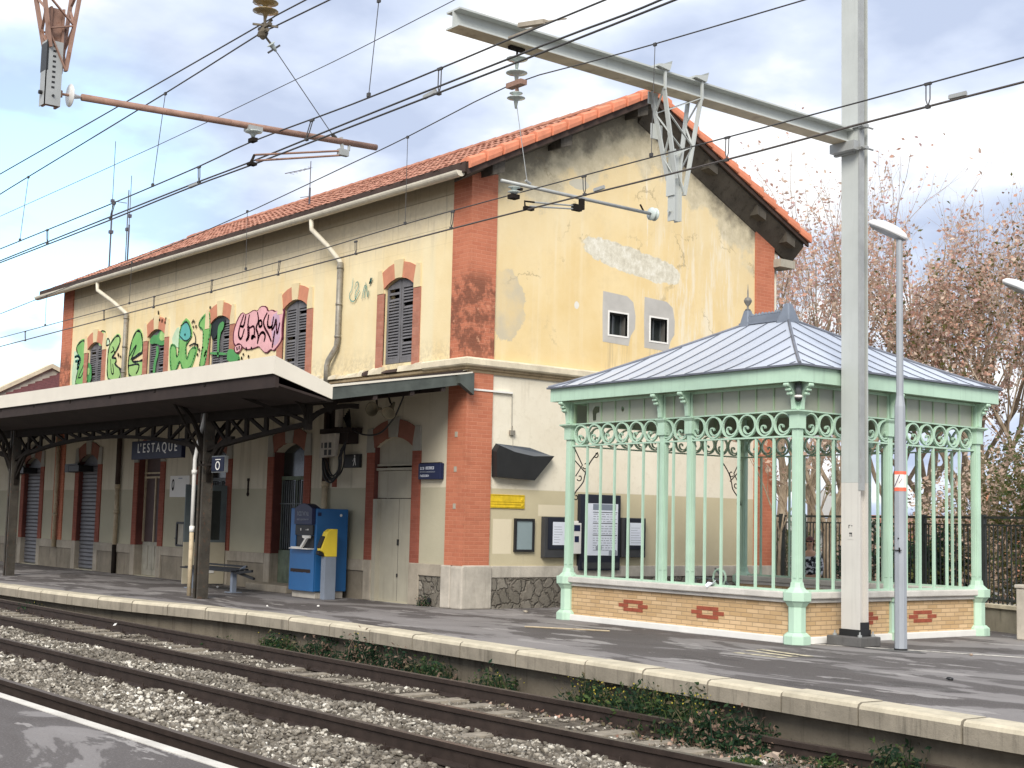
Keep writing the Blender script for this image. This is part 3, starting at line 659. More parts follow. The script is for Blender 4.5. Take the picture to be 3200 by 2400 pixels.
# string course: pale nosing above a brown moulding, mitred round the corner, crumbled along the front
def lwrap(prof_, yend, xend):
    b = MB(); n = len(prof_)
    for d, z in prof_: b.v.append((xend, YF-d, z))
    for d, z in prof_: b.v.append((XE+d, YF-d, z))
    for d, z in prof_: b.v.append((XE+d, yend, z))
    for s_ in range(2):
        for j in range(n-1): b.f.append((s_*n+j, s_*n+j+1, (s_+1)*n+j+1, (s_+1)*n+j)); b.mi.append(0)
    b.f.append(tuple(range(n))); b.mi.append(0); b.f.append(tuple(range(2*n, 3*n))[::-1]); b.mi.append(0); return b
part('string_course', lwrap([(0, 4.56), (.09, 4.56), (.15, 4.575), (.17, 4.60), (.17, 4.70), (.14, 4.725), (.03, 4.75), (0, 4.75)], YB+.02, -22.35), 'cornice', BLD)
part('string_course_moulding', lwrap([(0, 4.455), (.04, 4.455), (.055, 4.50), (.09, 4.52), (.10, 4.558), (0, 4.558)], YB+.02, -52), 'cornice_d', BLD)
r_ = random.Random(11); x = -22.36; b = MB(); b2 = MB()
while x > -51:
    L = r_.uniform(.22, .6); d = r_.uniform(.08, .16); h = r_.uniform(4.66, 4.75)
    (b if r_.random() < .8 else b2).add([(x, YF, 4.60), (x-L, YF, 4.60), (x-L, YF-d, 4.60), (x, YF-d*r_.uniform(.8, 1), 4.60), (x, YF, h+.02), (x-L, YF, h+.02), (x-L, YF-d+.02, h-r_.uniform(0, .05)), (x, YF-d+.02, h)],
        [(0, 1, 2, 3), (4, 7, 6, 5), (0, 4, 5, 1), (1, 5, 6, 2), (2, 6, 7, 3), (3, 7, 4, 0)]); x -= L+r_.choice((.0, .004, .03))
parts('crumbling_course', b, 'cornice', BLD); part('broken_tiles', b2, 'darkwood', BLD)
# plinth: rubble panels, cap band, corner blocks
b = MB(); b.prism([(YF-.06, 0), (YF+.66, 0), (YF+.66, .78), (YF+.62, .82), (YF-.02, .82), (YF-.06, .78)], XE+.07, XE-.3, 'x'); b.box((XE-.31, YF-.06, 0), (XE-.62, YF+.1, .81))
part('corner_block', b, 'stone', BLD, bevel=.03)
b = MB(); b.box((XE+.045, YF+.665, .585), (XE-.1, YB-.01, .81)); part('plinth_cap', b, 'stone', BLD, bevel=.012)
b = MB(); b.box((XE+.03, YF+.665, 0), (XE-.1, YB-.01, .583)); part('rubble_plinth', b, 'rubble', BLD)
seg = []
xr = XE-.625
for c in ctr: seg.append((c+LW/2, xr)); xr = c-LW/2
seg.append((-52, xr))
cap, rub, blk, rub2 = MB(), MB(), MB(), MB()
for i, (a, c) in enumerate(seg):
    if c-a < .3: continue
    bl = .34 if i == 0 else .26
    if i > 0: blk.box((c-.26, YF-.045, 0), (c+.006, YF+.28, .81))
    blk.box((a-.006, YF-.045, 0), (a+bl, YF+.28, .81))
    x0, x1 = a+bl, (c-.26 if i > 0 else c)
    cap.box((x0, YF-.05, .58), (x1, YF+.1, .81)); (rub if i == 0 else rub2).box((x0, YF-.02, 0), (x1, YF+.1, .578))
parts('plinth_cap', cap, 'stone2', BLD, bevel=.01); parts('rubble_plinth', rub, 'rubble', BLD); parts('plinth_panel', rub2, 'panelstone', BLD); parts('plinth_block', blk, 'stone2', BLD, bevel=.015)
# window and door surrounds
def surround(c, w, z0, zs, rise, jw, mj, cream, low):
    p = .022 if not low else .03; y0, y1 = YF-p, YF+.02
    b = MB(); b.box((c-w/2-jw, y0, z0), (c-w/2, y1, zs-.10)); b.box((c+w/2, y0, z0), (c+w/2+jw, y1, zs-.10)); out = parts('window_jamb' if not low else 'door_jamb', b, mj, BLD)[1]
    R_ = (w*w/4+rise*rise)/(2*rise); a0 = math.asin(w/2/R_); zc = zs+rise-R_; H_ = .36 if low else .33
    def wedge(aa, ab, h0, h1, dz=0):
        o = []
        for k in range(4):
            a = lerp(aa, ab, k/3); o.append((c+R_*math.sin(a), zc+R_*math.cos(a)))
        top = []
        for k in range(4):
            a = lerp(ab, aa, k/3); Rt = R_+lerp(h1, h0, k/3); top.append((c+Rt*math.sin(a), zc+Rt*math.cos(a)))
        return o+top
    k0 = a0*.22
    red = MB(); red.prism(wedge(-a0*1.02, -k0, H_, H_), y0, y1, 'y'); red.prism(wedge(k0, a0*1.02, H_, H_), y0, y1, 'y'); parts('voussoir', red, 'voussoir_low' if low else 'voussoir_up', out)
    cr_ = MB(); cr_.prism(wedge(-k0+.004, k0-.004, H_+.05, H_+.05), y0-.015, y1, 'y'); part('keystone', cr_, cream, out); cr_ = MB()
    for s_ in (-1, 1):
        xa = c+s_*(w/2+.012); cr_.prism([(xa, zs-.098), (xa+s_*(jw-.01), zs-.098), (xa+s_*(jw-.03), zs+.38), (xa+s_*.03+s_*.05, zs+.40), (xa+s_*.005, zs+.06)], y0-.012, y1, 'y')
    parts('springer', cr_, cream, out)
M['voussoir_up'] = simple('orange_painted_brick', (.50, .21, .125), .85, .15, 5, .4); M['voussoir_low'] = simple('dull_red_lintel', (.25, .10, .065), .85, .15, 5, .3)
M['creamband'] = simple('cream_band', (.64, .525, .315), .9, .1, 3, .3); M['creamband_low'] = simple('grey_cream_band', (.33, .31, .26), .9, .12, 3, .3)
for c in ctr[:5]: surround(c, UW, 4.72, UZS, UR, .25, 'jamb_up', 'creamband', False) if 'jamb_up' in M else (M.__setitem__('jamb_up', brick('faded_jamb_brick', (.42, .19, .13), (.36, .15, .10), (.42, .22, .16), ms=.004, dirt=.4)), surround(c, UW, 4.72, UZS, UR, .25, 'jamb_up', 'creamband', False))
for c in ctr: surround(c, LW, .81, LZS, LR, .28, 'jamb', 'creamband_low', True)
# louvred shutters
def shutter_pair(c, seed):
    r_ = random.Random(seed); win = None
    y0 = YF+.055
    for s_ in (-1, 1):
        x0, x1 = (c-UW/2+.02, c-.012) if s_ < 0 else (c+.012, c+UW/2-.02); f = MB(); st = .06
        def zt(x): 
            R_ = (UW*UW/4+UR*UR)/(2*UR); return UZS+UR-R_+math.sqrt(R_*R_-(x-c)**2)
        f.prism([(x0, UZ0+.02), (x0+st, UZ0+.02), (x0+st, zt(x0+st)-.015), (x0, zt(x0)-.015)], y0, y0+.045); f.prism([(x1-st, UZ0+.02), (x1, UZ0+.02), (x1, zt(x1)-.015), (x1-st, zt(x1-st)-.015)], y0, y0+.045)
        zb = UZS-.03; f.prism([(x0+st, zb), (x1-st, zb), (x1-st, zt(x1-st)-.015), (x0+st, zt(x0+st)-.015)], y0+.002, y0+.04)
        f.box((x0+st, y0+.002, UZ0+.02), (x1-st, y0+.04, UZ0+.13))
        sh = part('shutter', f, 'shutter', BLD, bevel=.004)
        sl = MB(); z = UZ0+.15; dz = .062
        miss = {r_.randrange(24) for _ in range(2)}; k = 0
        while z < zb-.03:
            tl = r_.uniform(-.008, .008); k += 1
            if k in miss: z += dz; continue
            sl.add([(x0+st, y0+.001, z-.018+tl), (x1-st, y0+.001, z-.018), (x1-st, y0+.042, z+.034), (x0+st, y0+.042, z+.034+tl), (x0+st, y0+.001, z-.008+tl), (x1-st, y0+.001, z-.008), (x1-st, y0+.042, z+.044), (x0+st, y0+.042, z+.044+tl)],
                   [(0, 3, 2, 1), (4, 5, 6, 7), (0, 1, 5, 4), (1, 2, 6, 5), (2, 3, 7, 6), (3, 0, 4, 7)]); z += dz
        part('slats', sl, 'shutter', sh)
for i, c in enumerate(ctr[:5]): shutter_pair(c, 20+i)
# lower openings
yd = YF+.20
for c in ctr:
    b = MB(); b.box((c-LW/2+.001, YF-.01, .815), (c-LW/2+.014, YF+.30, LZS+.02)); part('door_reveal', b, 'reveal_maroon', BLD)
def roller(c):
    yd = YF+.13; b = MB(); z = .03; x0, x1 = c-LW/2, c+LW/2
    while z < 3.0:
        b.add([(x0, yd, z), (x1, yd, z), (x1, yd-.035, z+.03), (x0, yd-.035, z+.03), (x0, yd-.03, z+.1), (x1, yd-.03, z+.1), (x0, yd, z+.112), (x1, yd, z+.112)], [(0, 1, 2, 3), (3, 2, 5, 4), (4, 5, 7, 6)]); z += .112
    b.box((x0, yd+.01, .02), (x1, yd+.04, 3.4)); part('roller_shutter', b, 'roller', BLD)
    b = MB(); b.box((x0-.30, YF-.34, 2.78), (x0-.02, YF-.02, 3.02)); b.box((x0+.0, YF-.36, 2.98), (x0+.72, YF-.32, 3.02)); b.box((x0, YF-.34, 2.8), (x0+.74, YF+.1, 2.97)); part('shutter_box', b, 'black', BLD)
roller(ctr[4]); roller(ctr[5])
# brown door
c = ctr[3]; b = MB(); b.box((c-LW/2, yd, .9), (c+LW/2, yd+.05, 3.4)); d = part('door', b, 'door_brown', BLD)
b = MB(); b.box((c-LW/2, yd-.05, 2.58), (c+LW/2, yd, 2.63)); b.box((c-LW/2, yd-.05, 2.70), (c+LW/2, yd, 2.74)); b.box((c-.03, yd-.03, .9), (c+.03, yd, 2.58)); b.box((c-LW/2, yd-.04, .9), (c-LW/2+.07, yd, 3.3)); b.box((c+LW/2-.07, yd-.04, .9), (c+LW/2, yd, 3.3)); part('door_frame', b, 'beigepipe', d)
b = MB(); b.box((c-LW/2, yd-.01, .02), (c+LW/2, yd+.05, .895)); 
for k in range(3): b.box((c-.6+k*.42, yd-.03, .18), (c-.6+k*.42+.3, yd-.011, .8))
part('door_lower_panel', b, 'concrete_lt', d)
# barred glass doors
def barred(c, panel, low):
    b = MB(); b.box((c-LW/2, yd+.04, .9), (c+LW/2, yd+.06, 3.4)); d = part('door', b, 'glassdark', BLD)
    b = MB(); b.box((c-LW/2, yd, .9), (c-LW/2+.08, yd+.05, 2.55)); b.box((c+LW/2-.08, yd, .9), (c+LW/2, yd+.05, 2.55)); b.box((c-.05, yd, .9), (c+.05, yd+.05, 2.5)); b.box((c-LW/2, yd-.01, 2.48), (c+LW/2, yd+.05, 2.56)); part('door_frame', b, panel, d)
    b = MB(); x = c-LW/2+.1
    while x < c+LW/2-.05: b.box((x-.01, yd-.03, .92), (x+.01, yd-.01, 2.46)); x += .095
    b.box((c-LW/2, yd-.035, 1.93), (c+LW/2, yd-.008, 1.95)); part('door_bars', b, 'grey_iron', d)
    b = MB(); b.box((c-LW/2, yd-.02, .05), (c+LW/2, yd+.05, .895)); b.box((c-LW/2+.12, yd-.035, .2), (c-.08, yd-.02, .75)); b.box((c+.08, yd-.035, .2), (c+LW/2-.12, yd-.02, .75)); part('door_lower_panel', b, low, d)
    b = MB(); b.box((c+.02, yd-.06, .95), (c+.14, yd-.02, 1.55)); b.tube([(c+.08, yd-.03, .6), (c+.08, yd-.09, .62), (c+.08, yd-.09, .86), (c+.08, yd-.03, .88)], .014, 6); part('door_handle', b, 'galv', d)
barred(ctr[1], 'door_green', 'door_green'); barred(ctr[2], 'grey_iron', 'door_cream')
b = MB(); b.box((ctr[1]-.9, YF-.5, 0), (ctr[1]+.9, YF+.3, .16)); part('door_step', b, 'stone2', BLD, bevel=.02)
# flush beige door near the corner
c = ctr[0]; b = MB(); b.box((c-LW/2, yd-.12, .02), (c+LW/2, yd-.06, 2.06)); b.box((c-LW/2, yd-.12, 2.075), (c+LW/2, yd-.06, 2.62)); b.box((c-LW/2-.02, yd-.17, 2.63), (c+LW/2, yd-.06, 2.68)); b.box((c-LW/2-.02, yd-.15, 2.72), (c+LW/2, yd-.06, 2.76)); b.box((c-LW/2, yd-.10, 2.765), (c+LW/2, yd-.06, 3.4))
d = part('door', b, 'door_beige', BLD); b = MB(); b.box((c+.12, yd-.1215, .03), (c+.128, yd-.12, 2.05)); b.box((c+.10, yd-.14, 1.13), (c+.15, yd-.12, 1.25)); b.box((c+.11, yd-.14, .5), (c+.14, yd-.12, .57)); part('door_seam', b, 'black', d)
b = MB(); b.box((c-LW/2-.02, YF-.02, 0), (c-LW/2+.14, yd-.06, 2.05)); part('door_post', b, 'door_beige', d)

# ---- roof
RX0, RX1 = -42.35, XE+.50; EY, EY2 = YF-.45, YB+.66
zR = 10.74; zE = 8.33
def roof_pt(y):   # z of roof underside/top plane
    return zR-(zR-zE)*(20.23-y)/(20.23-EY) if y < 20.23 else zR-(zR-8.33)*(y-20.23)/(EY2-20.23)
# corrugated tile surface: rows overlap down the slope
def tiles(yl, yh, name):
    b = MB(); nx = int((RX1-.12-RX0)/.055); xs = [RX0+i*.055 for i in range(nx+1)]; rows = 14; r_ = random.Random(2)
    L = []
    for k in range(rows):
        ta, tb = k/rows, (k+1)/rows+.008
        for t_ in (ta, tb): L.append((lerp(yl, yh, t_), .05 if t_ == ta else .02))
    wob = [r_.uniform(-.012, .012) for _ in range(nx+1)]
    for y, dz in L:
        z0 = roof_pt(y)
        for i, x in enumerate(xs): b.v.append((x, y+wob[(i//4*7) % (nx)]*1.2, z0+dz*.6+.017*abs(math.sin(PI*(x-RX0)/.22))+wob[i//4*4 % nx]*.5))
    n = nx+1
    for r in range(len(L)-1):
        for i in range(nx): b.f.append((r*n+i, r*n+i+1, (r+1)*n+i+1, (r+1)*n+i)); b.mi.append(0)
    return part(name, b, 'roof', BLD)
tiles(EY-.06, 20.23, 'roof_tiles'); tiles(EY2+.06, 20.23, 'roof_tiles')
b = MB()
for i in range(48):
    x = RX0+i*.455; b.tube([(x, 20.23, zR+.0), (x+.47, 20.23, zR+.015)], .085, 8)
parts('ridge_tile', b, 'roof', BLD)
b = MB()   # boards under the tiles and dark eaves
b.prism([(EY, zE-.0), (20.23, zR-.0), (EY2, 8.33), (EY2, 8.27), (20.23, zR-.07), (EY, zE-.07)], RX0, RX1-.05, 'x'); part('roof_deck', b, 'darkwood', BLD)
b = MB(); b.prism([(EY-.03, zE-.22), (EY-.03, zE+.0), (20.23, zR), (20.23, zR-.24), (EY+.35, zE-.04)], RX1-.05, RX1-.001, 'x'); b.prism([(EY2+.03, 8.33-.20), (EY2+.03, 8.33), (20.23, zR-.001), (20.23, zR-.24)], RX1-.05, RX1-.001, 'x'); part('barge_board', b, 'darkwood', BLD)
b = MB(); b.box((RX0, EY-.06, zE-.17), (RX1-.06, EY+.015, zE+.03)); part('eaves_board', b, 'darkwood', BLD)
# closed dark soffit between wall and front eave
b = MB(); b.prism([(EY, zE-.075), (YF+.02, roof_pt(YF)-.075), (YF+.02, roof_pt(YF)-.20), (EY+.1, zE-.14)], RX0+.1, RX1-.08, 'x'); part('soffit', b, 'soffit', BLD)
# concrete purlins carrying the gable overhang
b = MB()
for y, s_ in ((16.2, 1), (17.9, 1), (20.0, 1), (22.15, 1), (23.75, 1), (24.75, 1)):
    z = roof_pt(y)-.08; sl = .5 if y < 20.23 else -.5
    b.prism([(y-.16, z-.10-sl*.16), (y+.16, z-.10+sl*.16), (y+.14, z-.36+sl*.1), (y-.14, z-.36-sl*.1)], XE-.05, RX1-.10, 'x')
parts('purlin', b, 'soffit', BLD)
b = MB(); b.prism([(20.23, roof_pt(20.23)-.09), (YB+.3, roof_pt(YB+.3)-.09), (YB+.3, roof_pt(YB+.3)-.30), (20.23, roof_pt(20.23)-.30)], XE+.01, XE-.1, 'x'); b.prism([(20.23, roof_pt(20.23)-.09), (YF-.2, roof_pt(YF-.2)-.09), (YF-.2, roof_pt(YF-.2)-.26), (20.23, roof_pt(20.23)-.26)], XE+.01, XE-.1, 'x'); part('rake_beam', b, 'soffit', BLD)
def slant(ya, yb, dz, nm='rake_soffit'):
    b = MB(); n = 6
    for i in range(n+1):
        y = lerp(ya, yb, i/n); z = roof_pt(y); b.v += [(RX1-.09, y, z-.10), (RX1-.09, y, z-.22), (XE+.02, y, z-dz), (XE-.05, y, z-dz), (XE-.05, y, z-.10)]
    for i in range(n):
        for j in range(5): b.f.append((i*5+j, i*5+(j+1) % 5, (i+1)*5+(j+1) % 5, (i+1)*5+j)); b.mi.append(0)
    b.f += [(0, 1, 2, 3, 4), tuple(n*5+k for k in range(5))[::-1]]; b.mi += [0, 0]; part(nm, b, 'soffit', BLD)
slant(20.23, EY2-.05, .58); slant(20.23, EY+.05, .30)
b = MB(); b.box((XE-.2, YB+.0, 7.62), (XE+.25, YB+.5, 7.80)); part('eaves_bracket', b, 'concrete_lt', BLD)
# the row of big orange verge tiles
def verge(y0, y1, n):
    for k in range(n):
        ya, yb = lerp(y0, y1, k/n), lerp(y0, y1, (k+1)/n); sg = 1 if yb > ya else -1; ext = .055*sg
        b = MB()
        vs = []
        for (y, g) in ((ya, .045), (yb-.018*sg, 0.)):
            z = roof_pt(y)
            for dx, dz in ((.075+g, -.10), (.085+g, -.02), (.07+g, .06+g*.6), (.0, .09+g), (-.10, .08+g), (-.20, .05+g), (-.20, .035), (.04, .035), (.05, -.10)): vs.append((RX1+dx-.04, y, z+dz))
        nn = 9; fs = [(j, (j+1) % nn, nn+(j+1) % nn, nn+j) for j in range(nn)]+[tuple(range(nn)), tuple(range(nn, 2*nn))[::-1]]
        b.add(vs, fs); part('verge_tile', b, 'newtile', BLD, bevel=.008)
verge(EY-.04, 20.2, 12); verge(EY2+.04, 20.26, 12)
# gutters and downpipes
b = MB(); gy, gz, gr = EY-.08, zE-.19, .105; n = 10; L = []
for x in [RX0-.1+i*((XE+.33)-(RX0-.1))/12 for i in range(13)]:
    ring = [(x, gy-gr*math.cos(PI*k/n)*1.0, gz+.05-gr*math.sin(PI*k/n)+(.0)) for k in range(n+1)]; ring2 = [(x, gy-(gr-.012)*math.cos(PI*k/n), gz+.05-(gr-.012)*math.sin(PI*k/n)) for k in range(n, -1, -1)]; L.append(ring+ring2)
nn = len(L[0])
for r in L: b.v += r
for i in range(len(L)-1):
    for j in range(nn): b.f.append((i*nn+j, i*nn+(j+1) % nn, (i+1)*nn+(j+1) % nn, (i+1)*nn+j)); b.mi.append(0)
b.f.append(tuple(range(n+1))); b.mi.append(0); o_ = (len(L)-1)*nn; b.f.append(tuple(o_+k for k in range(n+1))); b.mi.append(0)
part('gutter', b, 'gutter', BLD)
def downpipe(x, xtop, low_end, elbow=False):
    b = MB(); yw = YF-.09
    b.tube([(xtop, gy, gz-.05), (xtop, gy+.01, gz-.26), (lerp(xtop, x, .5), lerp(gy, yw, .6), gz-.62), (x, yw, gz-.98), (x, yw, gz-1.15)], .055, 10); dp = part('downpipe', b, 'gutter', BLD, smooth=True)
    b = MB()
    if elbow: b.tube([(x, yw, gz-1.0), (x, yw, 5.45), (x-.03, yw, 5.30), (x-.26, yw-.05, 5.02), (x-.30, yw-.06, 4.9), (x-.30, yw-.06, 4.52)], .062, 10)
    else: b.tube([(x, yw, gz-1.0), (x, yw, 4.3)], .06, 10)
    for z in (7.0, 6.2, 5.5): b.tube([(x, yw, z), (x, yw, z+.05)], .072, 10)
    part('zinc_pipe', b, 'zincpipe', dp, smooth=True)
    xx = x-(.30 if elbow else 0); b = MB(); b.tube([(xx, YF-.09, 4.4), (xx, YF-.09, 2.35)], .07, 10); part('dark_pipe', b, 'darkwood', dp, smooth=True)
    b = MB(); b.tube([(xx, YF-.09, 2.4), (xx, YF-.09, .75)], .062, 10); b.tube([(xx, YF-.09, 1.62), (xx, YF-.09, 1.72)], .078, 10); b.tube([(xx, YF-.09, 2.3), (xx, YF-.09, 2.42)], .08, 10); part('cream_pipe', b, 'beigepipe', dp, smooth=True)
    b = MB(); b.tube([(xx, YF-.09, .78), (xx, YF-.09, .0)], .065, 10); part('cast_iron_shoe', b, 'canopy_iron', dp, smooth=True)
downpipe(-25.62, -26.15, 0, True); downpipe(-36.75, -37.8, 0)
b = MB(); b.tube([(-41.1, YF-.12, 4.2), (-41.1, YF-.12, .6)], .065, 10); b.tube([(-41.1, YF-.12, 1.5), (-41.1, YF-.12, 1.6)], .08, 10); part('downpipe', b, 'beigepipe', BLD, smooth=True)
b = MB(); b.tube([(XE-.1, YB+.18, 8.0), (XE-.1, YB+.15, .1)], .06, 10); part('downpipe', b, 'gutter', BLD, smooth=True)
# white cable trunking on the gable, down to a small lamp
b = MB(); b.box((XE+.055, YF+.05, 4.115), (XE+.005, YF+1.07, 4.15)); part('cable_trunking', b, 'white', BLD)
b = MB(); b.tube([(XE+.02, YF+1.08, 4.14), (XE+.02, YF+1.09, 3.48)], .007, 5); b.box((XE+.06, YF+1.04, 3.32), (XE, YF+1.15, 3.41)); b.tube([(XE+.03, YF+1.09, 3.41), (XE+.03, YF+1.09, 3.5)], .012, 6); b.tube([(XE+.02, YF+1.12, 3.33), (XE+.02, YF+1.13, 3.08)], .004, 4); part('wall_cable', b, 'zincpipe', BLD)
b = MB(); b.lathe((-22.02, YF-.075, .12), [(.0, -.002), (.055, 0), (.055, .03)], 14, 'y'); part('drain_hole', b, 'black', BLD)
b = MB()
for z in (3.28, 2.62, 1.92):
    b.box((-21.36, YF-.045, z-.05), (-21.28, YF-.036, z+.05))
parts('wall_fixing', b, 'concrete_lt', BLD)

# ---- painted lettering on the upper wall
def wallpt(px, py, y=YF-.004): p = at_y(px, py, y); return (p[0], p[2])
def cropA(p): return (200+p[0]/3.6867, 850+p[1]/3.6867)
def cropB(p): return (700+p[0]/3.16, 750+p[1]/3.16)
def smooth2(P, closed, n=2):
    for _ in range(n):
        Q = []; k = len(P); rng_ = range(k if closed else k-1)
        if not closed: Q.append(P[0])
        for i in rng_:
            a, c = P[i], P[(i+1) % k]; Q += [(lerp(a[0], c[0], .25), lerp(a[1], c[1], .25)), (lerp(a[0], c[0], .75), lerp(a[1], c[1], .75))]
        if not closed: Q.append(P[-1])
        P = Q
    return P
for k_, c_ in dict(spray_green=(.175, .40, .115), spray_lime=(.30, .48, .17), spray_deep=(.075, .27, .085), spray_black=(.014, .022, .024), spray_teal=(.10, .36, .33), spray_pale=(.48, .62, .42), spray_pink=(.66, .36, .37), spray_plum=(.10, .012, .03), spray_lilac=(.50, .33, .42), spray_cream=(.70, .62, .42)).items():
    M[k_] = simple(k_, c_, .75, .16, 3.5, .3)
layer = [0]
def fill(P, mat, cr, nm='painted_letter', sm=2, par=BLD):
    layer[0] += 1; y = YF-.003-.0012*layer[0]; cx0 = sum(p[0] for p in P)/len(P); cy0 = sum(p[1] for p in P)/len(P); P = [(cx0+(p[0]-cx0)*1.08, cy0+(p[1]-cy0)*1.09) for p in P]; Q = [wallpt(*cr(p), y) for p in smooth2(P, True, min(sm, 1))]; b = MB(); b.prism(Q, y, YF-.0005, 'y'); return part(nm, b, mat, par)
def stroke(Ls, mat, cr, w=.03, nm='painted_outline', par=BLD, closed=False, dy=0.):
    b = MB(); layer[0] += .5; y = YF-.006-.0012*layer[0]-dy
    for P in Ls:
        Q = [wallpt(*cr(p), y) for p in smooth2(P, closed, 2)]
        if closed: Q = Q+[Q[0]]
        for i in range(len(Q)-1):
            a, c = Vector((Q[i][0], Q[i][1])), Vector((Q[i+1][0], Q[i+1][1])); d = c-a
            if d.length < 1e-5: continue
            ww = 1.9*w*((.6+.4*math.sin(PI*(i+.5)/len(Q))) if not closed else (.8+.3*math.sin(i*1.3))); n = Vector((-d.y, d.x)).normalized()*ww/2; d = d.normalized()*ww*.3
            b.quad((a.x-n.x-d.x, y, a.y-n.y-d.y), (c.x-n.x+d.x, y, c.y-n.y+d.y), (c.x+n.x+d.x, y, c.y+n.y+d.y), (a.x+n.x-d.x, y, a.y+n.y-d.y))
    return part(nm, b, mat, par)
g1 = [(140, 870), (190, 800), (245, 785), (248, 960), (262, 1000), (262, 1300), (120, 1310), (150, 1180), (165, 1090), (200, 1010), (150, 930)]
fill([(95, 1320), (92, 1130), (120, 1000), (110, 925), (160, 930), (200, 1000), (160, 1100), (150, 1320)], 'spray_pale', cropA)
fill(g1, 'spray_green', cropA); stroke([g1], 'spray_black', cropA, .03, closed=True)
stroke([[(125, 980), (160, 960), (190, 1000), (150, 1060), (170, 1110)], [(130, 1030), (180, 1020), (150, 1120)]], 'spray_teal', cropA, .05); stroke([[(240, 1040), (190, 1150), (165, 1210), (190, 1225), (235, 1120)], [(160, 1230), (175, 1190)]], 'spray_black', cropA, .022)
fill([(400, 790), (415, 690), (450, 672), (488, 700), (470, 760), (440, 840), (405, 845)], 'spray_lime', cropA); stroke([[(400, 790), (415, 690), (450, 672), (488, 700), (470, 760)]], 'spray_black', cropA, .02)
fill([(440, 850), (480, 760), (520, 770), (540, 820), (500, 850)], 'spray_pale', cropA); stroke([[(480, 860), (500, 750), (530, 800), (520, 850), (440, 835)]], 'spray_black', cropA, .025)
g3 = [(520, 860), (570, 770), (620, 725), (648, 760), (640, 830), (590, 930), (540, 1000), (600, 985), (600, 1030), (580, 1060), (640, 1110), (652, 1170), (630, 1250), (520, 1255), (495, 1180), (500, 1050), (505, 960)]
fill([(490, 1260), (480, 1050), (500, 850), (560, 800), (560, 1260)], 'spray_cream', cropA); fill(g3, 'spray_lime', cropA); stroke([g3], 'spray_black', cropA, .032, closed=True); stroke([[(580, 1055), (625, 1100), (690, 1140)], [(535, 1005), (545, 1180), (575, 1170), (560, 1060)], [(560, 860), (580, 900), (540, 930)]], 'spray_black', cropA, .025)
g4 = [(750, 960), (770, 830), (810, 720), (850, 668), (890, 700), (905, 790), (908, 920), (850, 950), (780, 1000), (790, 1040), (880, 1025), (910, 1010), (908, 1150), (890, 1210), (750, 1220), (740, 1100), (742, 1040)]
fill(g4, 'spray_lime', cropA); fill([(755, 960), (790, 800), (850, 690), (893, 740), (895, 880), (800, 960)], 'spray_green', cropA); stroke([g4], 'spray_black', cropA, .034, closed=True); stroke([[(750, 975), (835, 830), (825, 880), (770, 1010)], [(745, 1080), (870, 1050), (855, 1130), (830, 1170)], [(905, 925), (790, 1000)]], 'spray_black', cropA, .03)
g6 = [(1225, 830), (1290, 850), (1292, 985), (1320, 960), (1325, 740), (1350, 620), (1420, 545), (1480, 740), (1415, 810), (1398, 870), (1410, 1040), (1450, 880), (1530, 860), (1500, 980), (1450, 1115), (1360, 1130), (1335, 1000), (1290, 1130), (1245, 1150), (1225, 1080)]
fill([(1235, 800), (1290, 660), (1330, 640), (1330, 860), (1300, 860)], 'spray_pale', cropA); fill(g6, 'spray_green', cropA); fill([(1330, 740), (1355, 620), (1415, 560), (1468, 740), (1400, 790), (1340, 770)], 'spray_teal', cropA) ; stroke([g6], 'spray_deep', cropA, .03, closed=True); stroke([[(1335, 740), (1400, 810), (1475, 740), (1425, 555), (1345, 620)], [(1440, 850), (1520, 810), (1545, 890)], [(1470, 590), (1490, 550)], [(1490, 690), (1520, 760), (1500, 880)]], 'spray_black', cropA, .022)
g7 = [(1550, 600), (1600, 520), (1665, 478), (1682, 500), (1676, 700), (1650, 900), (1620, 1065), (1600, 1095), (1555, 1095), (1580, 960), (1600, 820), (1605, 660), (1560, 640)]
fill(g7, 'spray_green', cropA); stroke([g7], 'spray_deep', cropA, .03, closed=True)
fill([(1885, 890), (1960, 900), (2005, 960), (2020, 1015), (1880, 1045)], 'spray_deep', cropA)
fill([(1905, 895), (1925, 895), (1920, 1045), (1900, 1045)], 'spray_green', cropA)
# paint that ran over the shutters of the windows
def over(P, mat, d=.02): 
    Q = [wallpt(*cropA(p), YF+.03) for p in smooth2(P, True, 1)]; b = MB(); b.prism(Q, YF+.040-d, YF+.046-d, 'y'); part('painted_letter', b, mat, BLD)
over([(985, 790), (1040, 720), (1080, 735), (1150, 610), (1190, 640), (1200, 760), (1180, 830), (1120, 850), (1060, 820), (1000, 835)], 'spray_deep'); over([(1100, 740), (1150, 640), (1185, 690), (1180, 780), (1120, 800)], 'spray_lime', .03)
over([(1060, 860), (1090, 850), (1095, 940), (1060, 1060), (1050, 1180), (1025, 1180), (1035, 1040), (1070, 940)], 'spray_deep')
over([(262, 1040), (300, 1050), (320, 1090), (316, 1270), (262, 1280)], 'spray_deep'); over([(270, 1110), (300, 1100), (300, 1180), (275, 1190)], 'spray_lime', .03)
over([(1690, 590), (1760, 530), (1860, 525), (1860, 600), (1790, 660), (1750, 760), (1700, 780)], 'spray_black'); over([(1790, 600), (1850, 560), (1850, 640), (1800, 720), (1790, 980), (1770, 980), (1775, 700)], 'spray_deep', .03); over([(1690, 920), (1880, 930), (1880, 960), (1690, 950)], 'spray_deep', .03)
r_ = random.Random(9); spl = []
for _ in range(34):
    cx_, cy_ = r_.choice(((1085, 560), (1500, 640), (1780, 400), (650, 960), (1560, 900), (2090, 930))); x, y = cx_+r_.gauss(0, 45), cy_+r_.gauss(0, 45); spl.append([(x, y), (x+r_.uniform(-4, 4), y+r_.uniform(8, 26))])
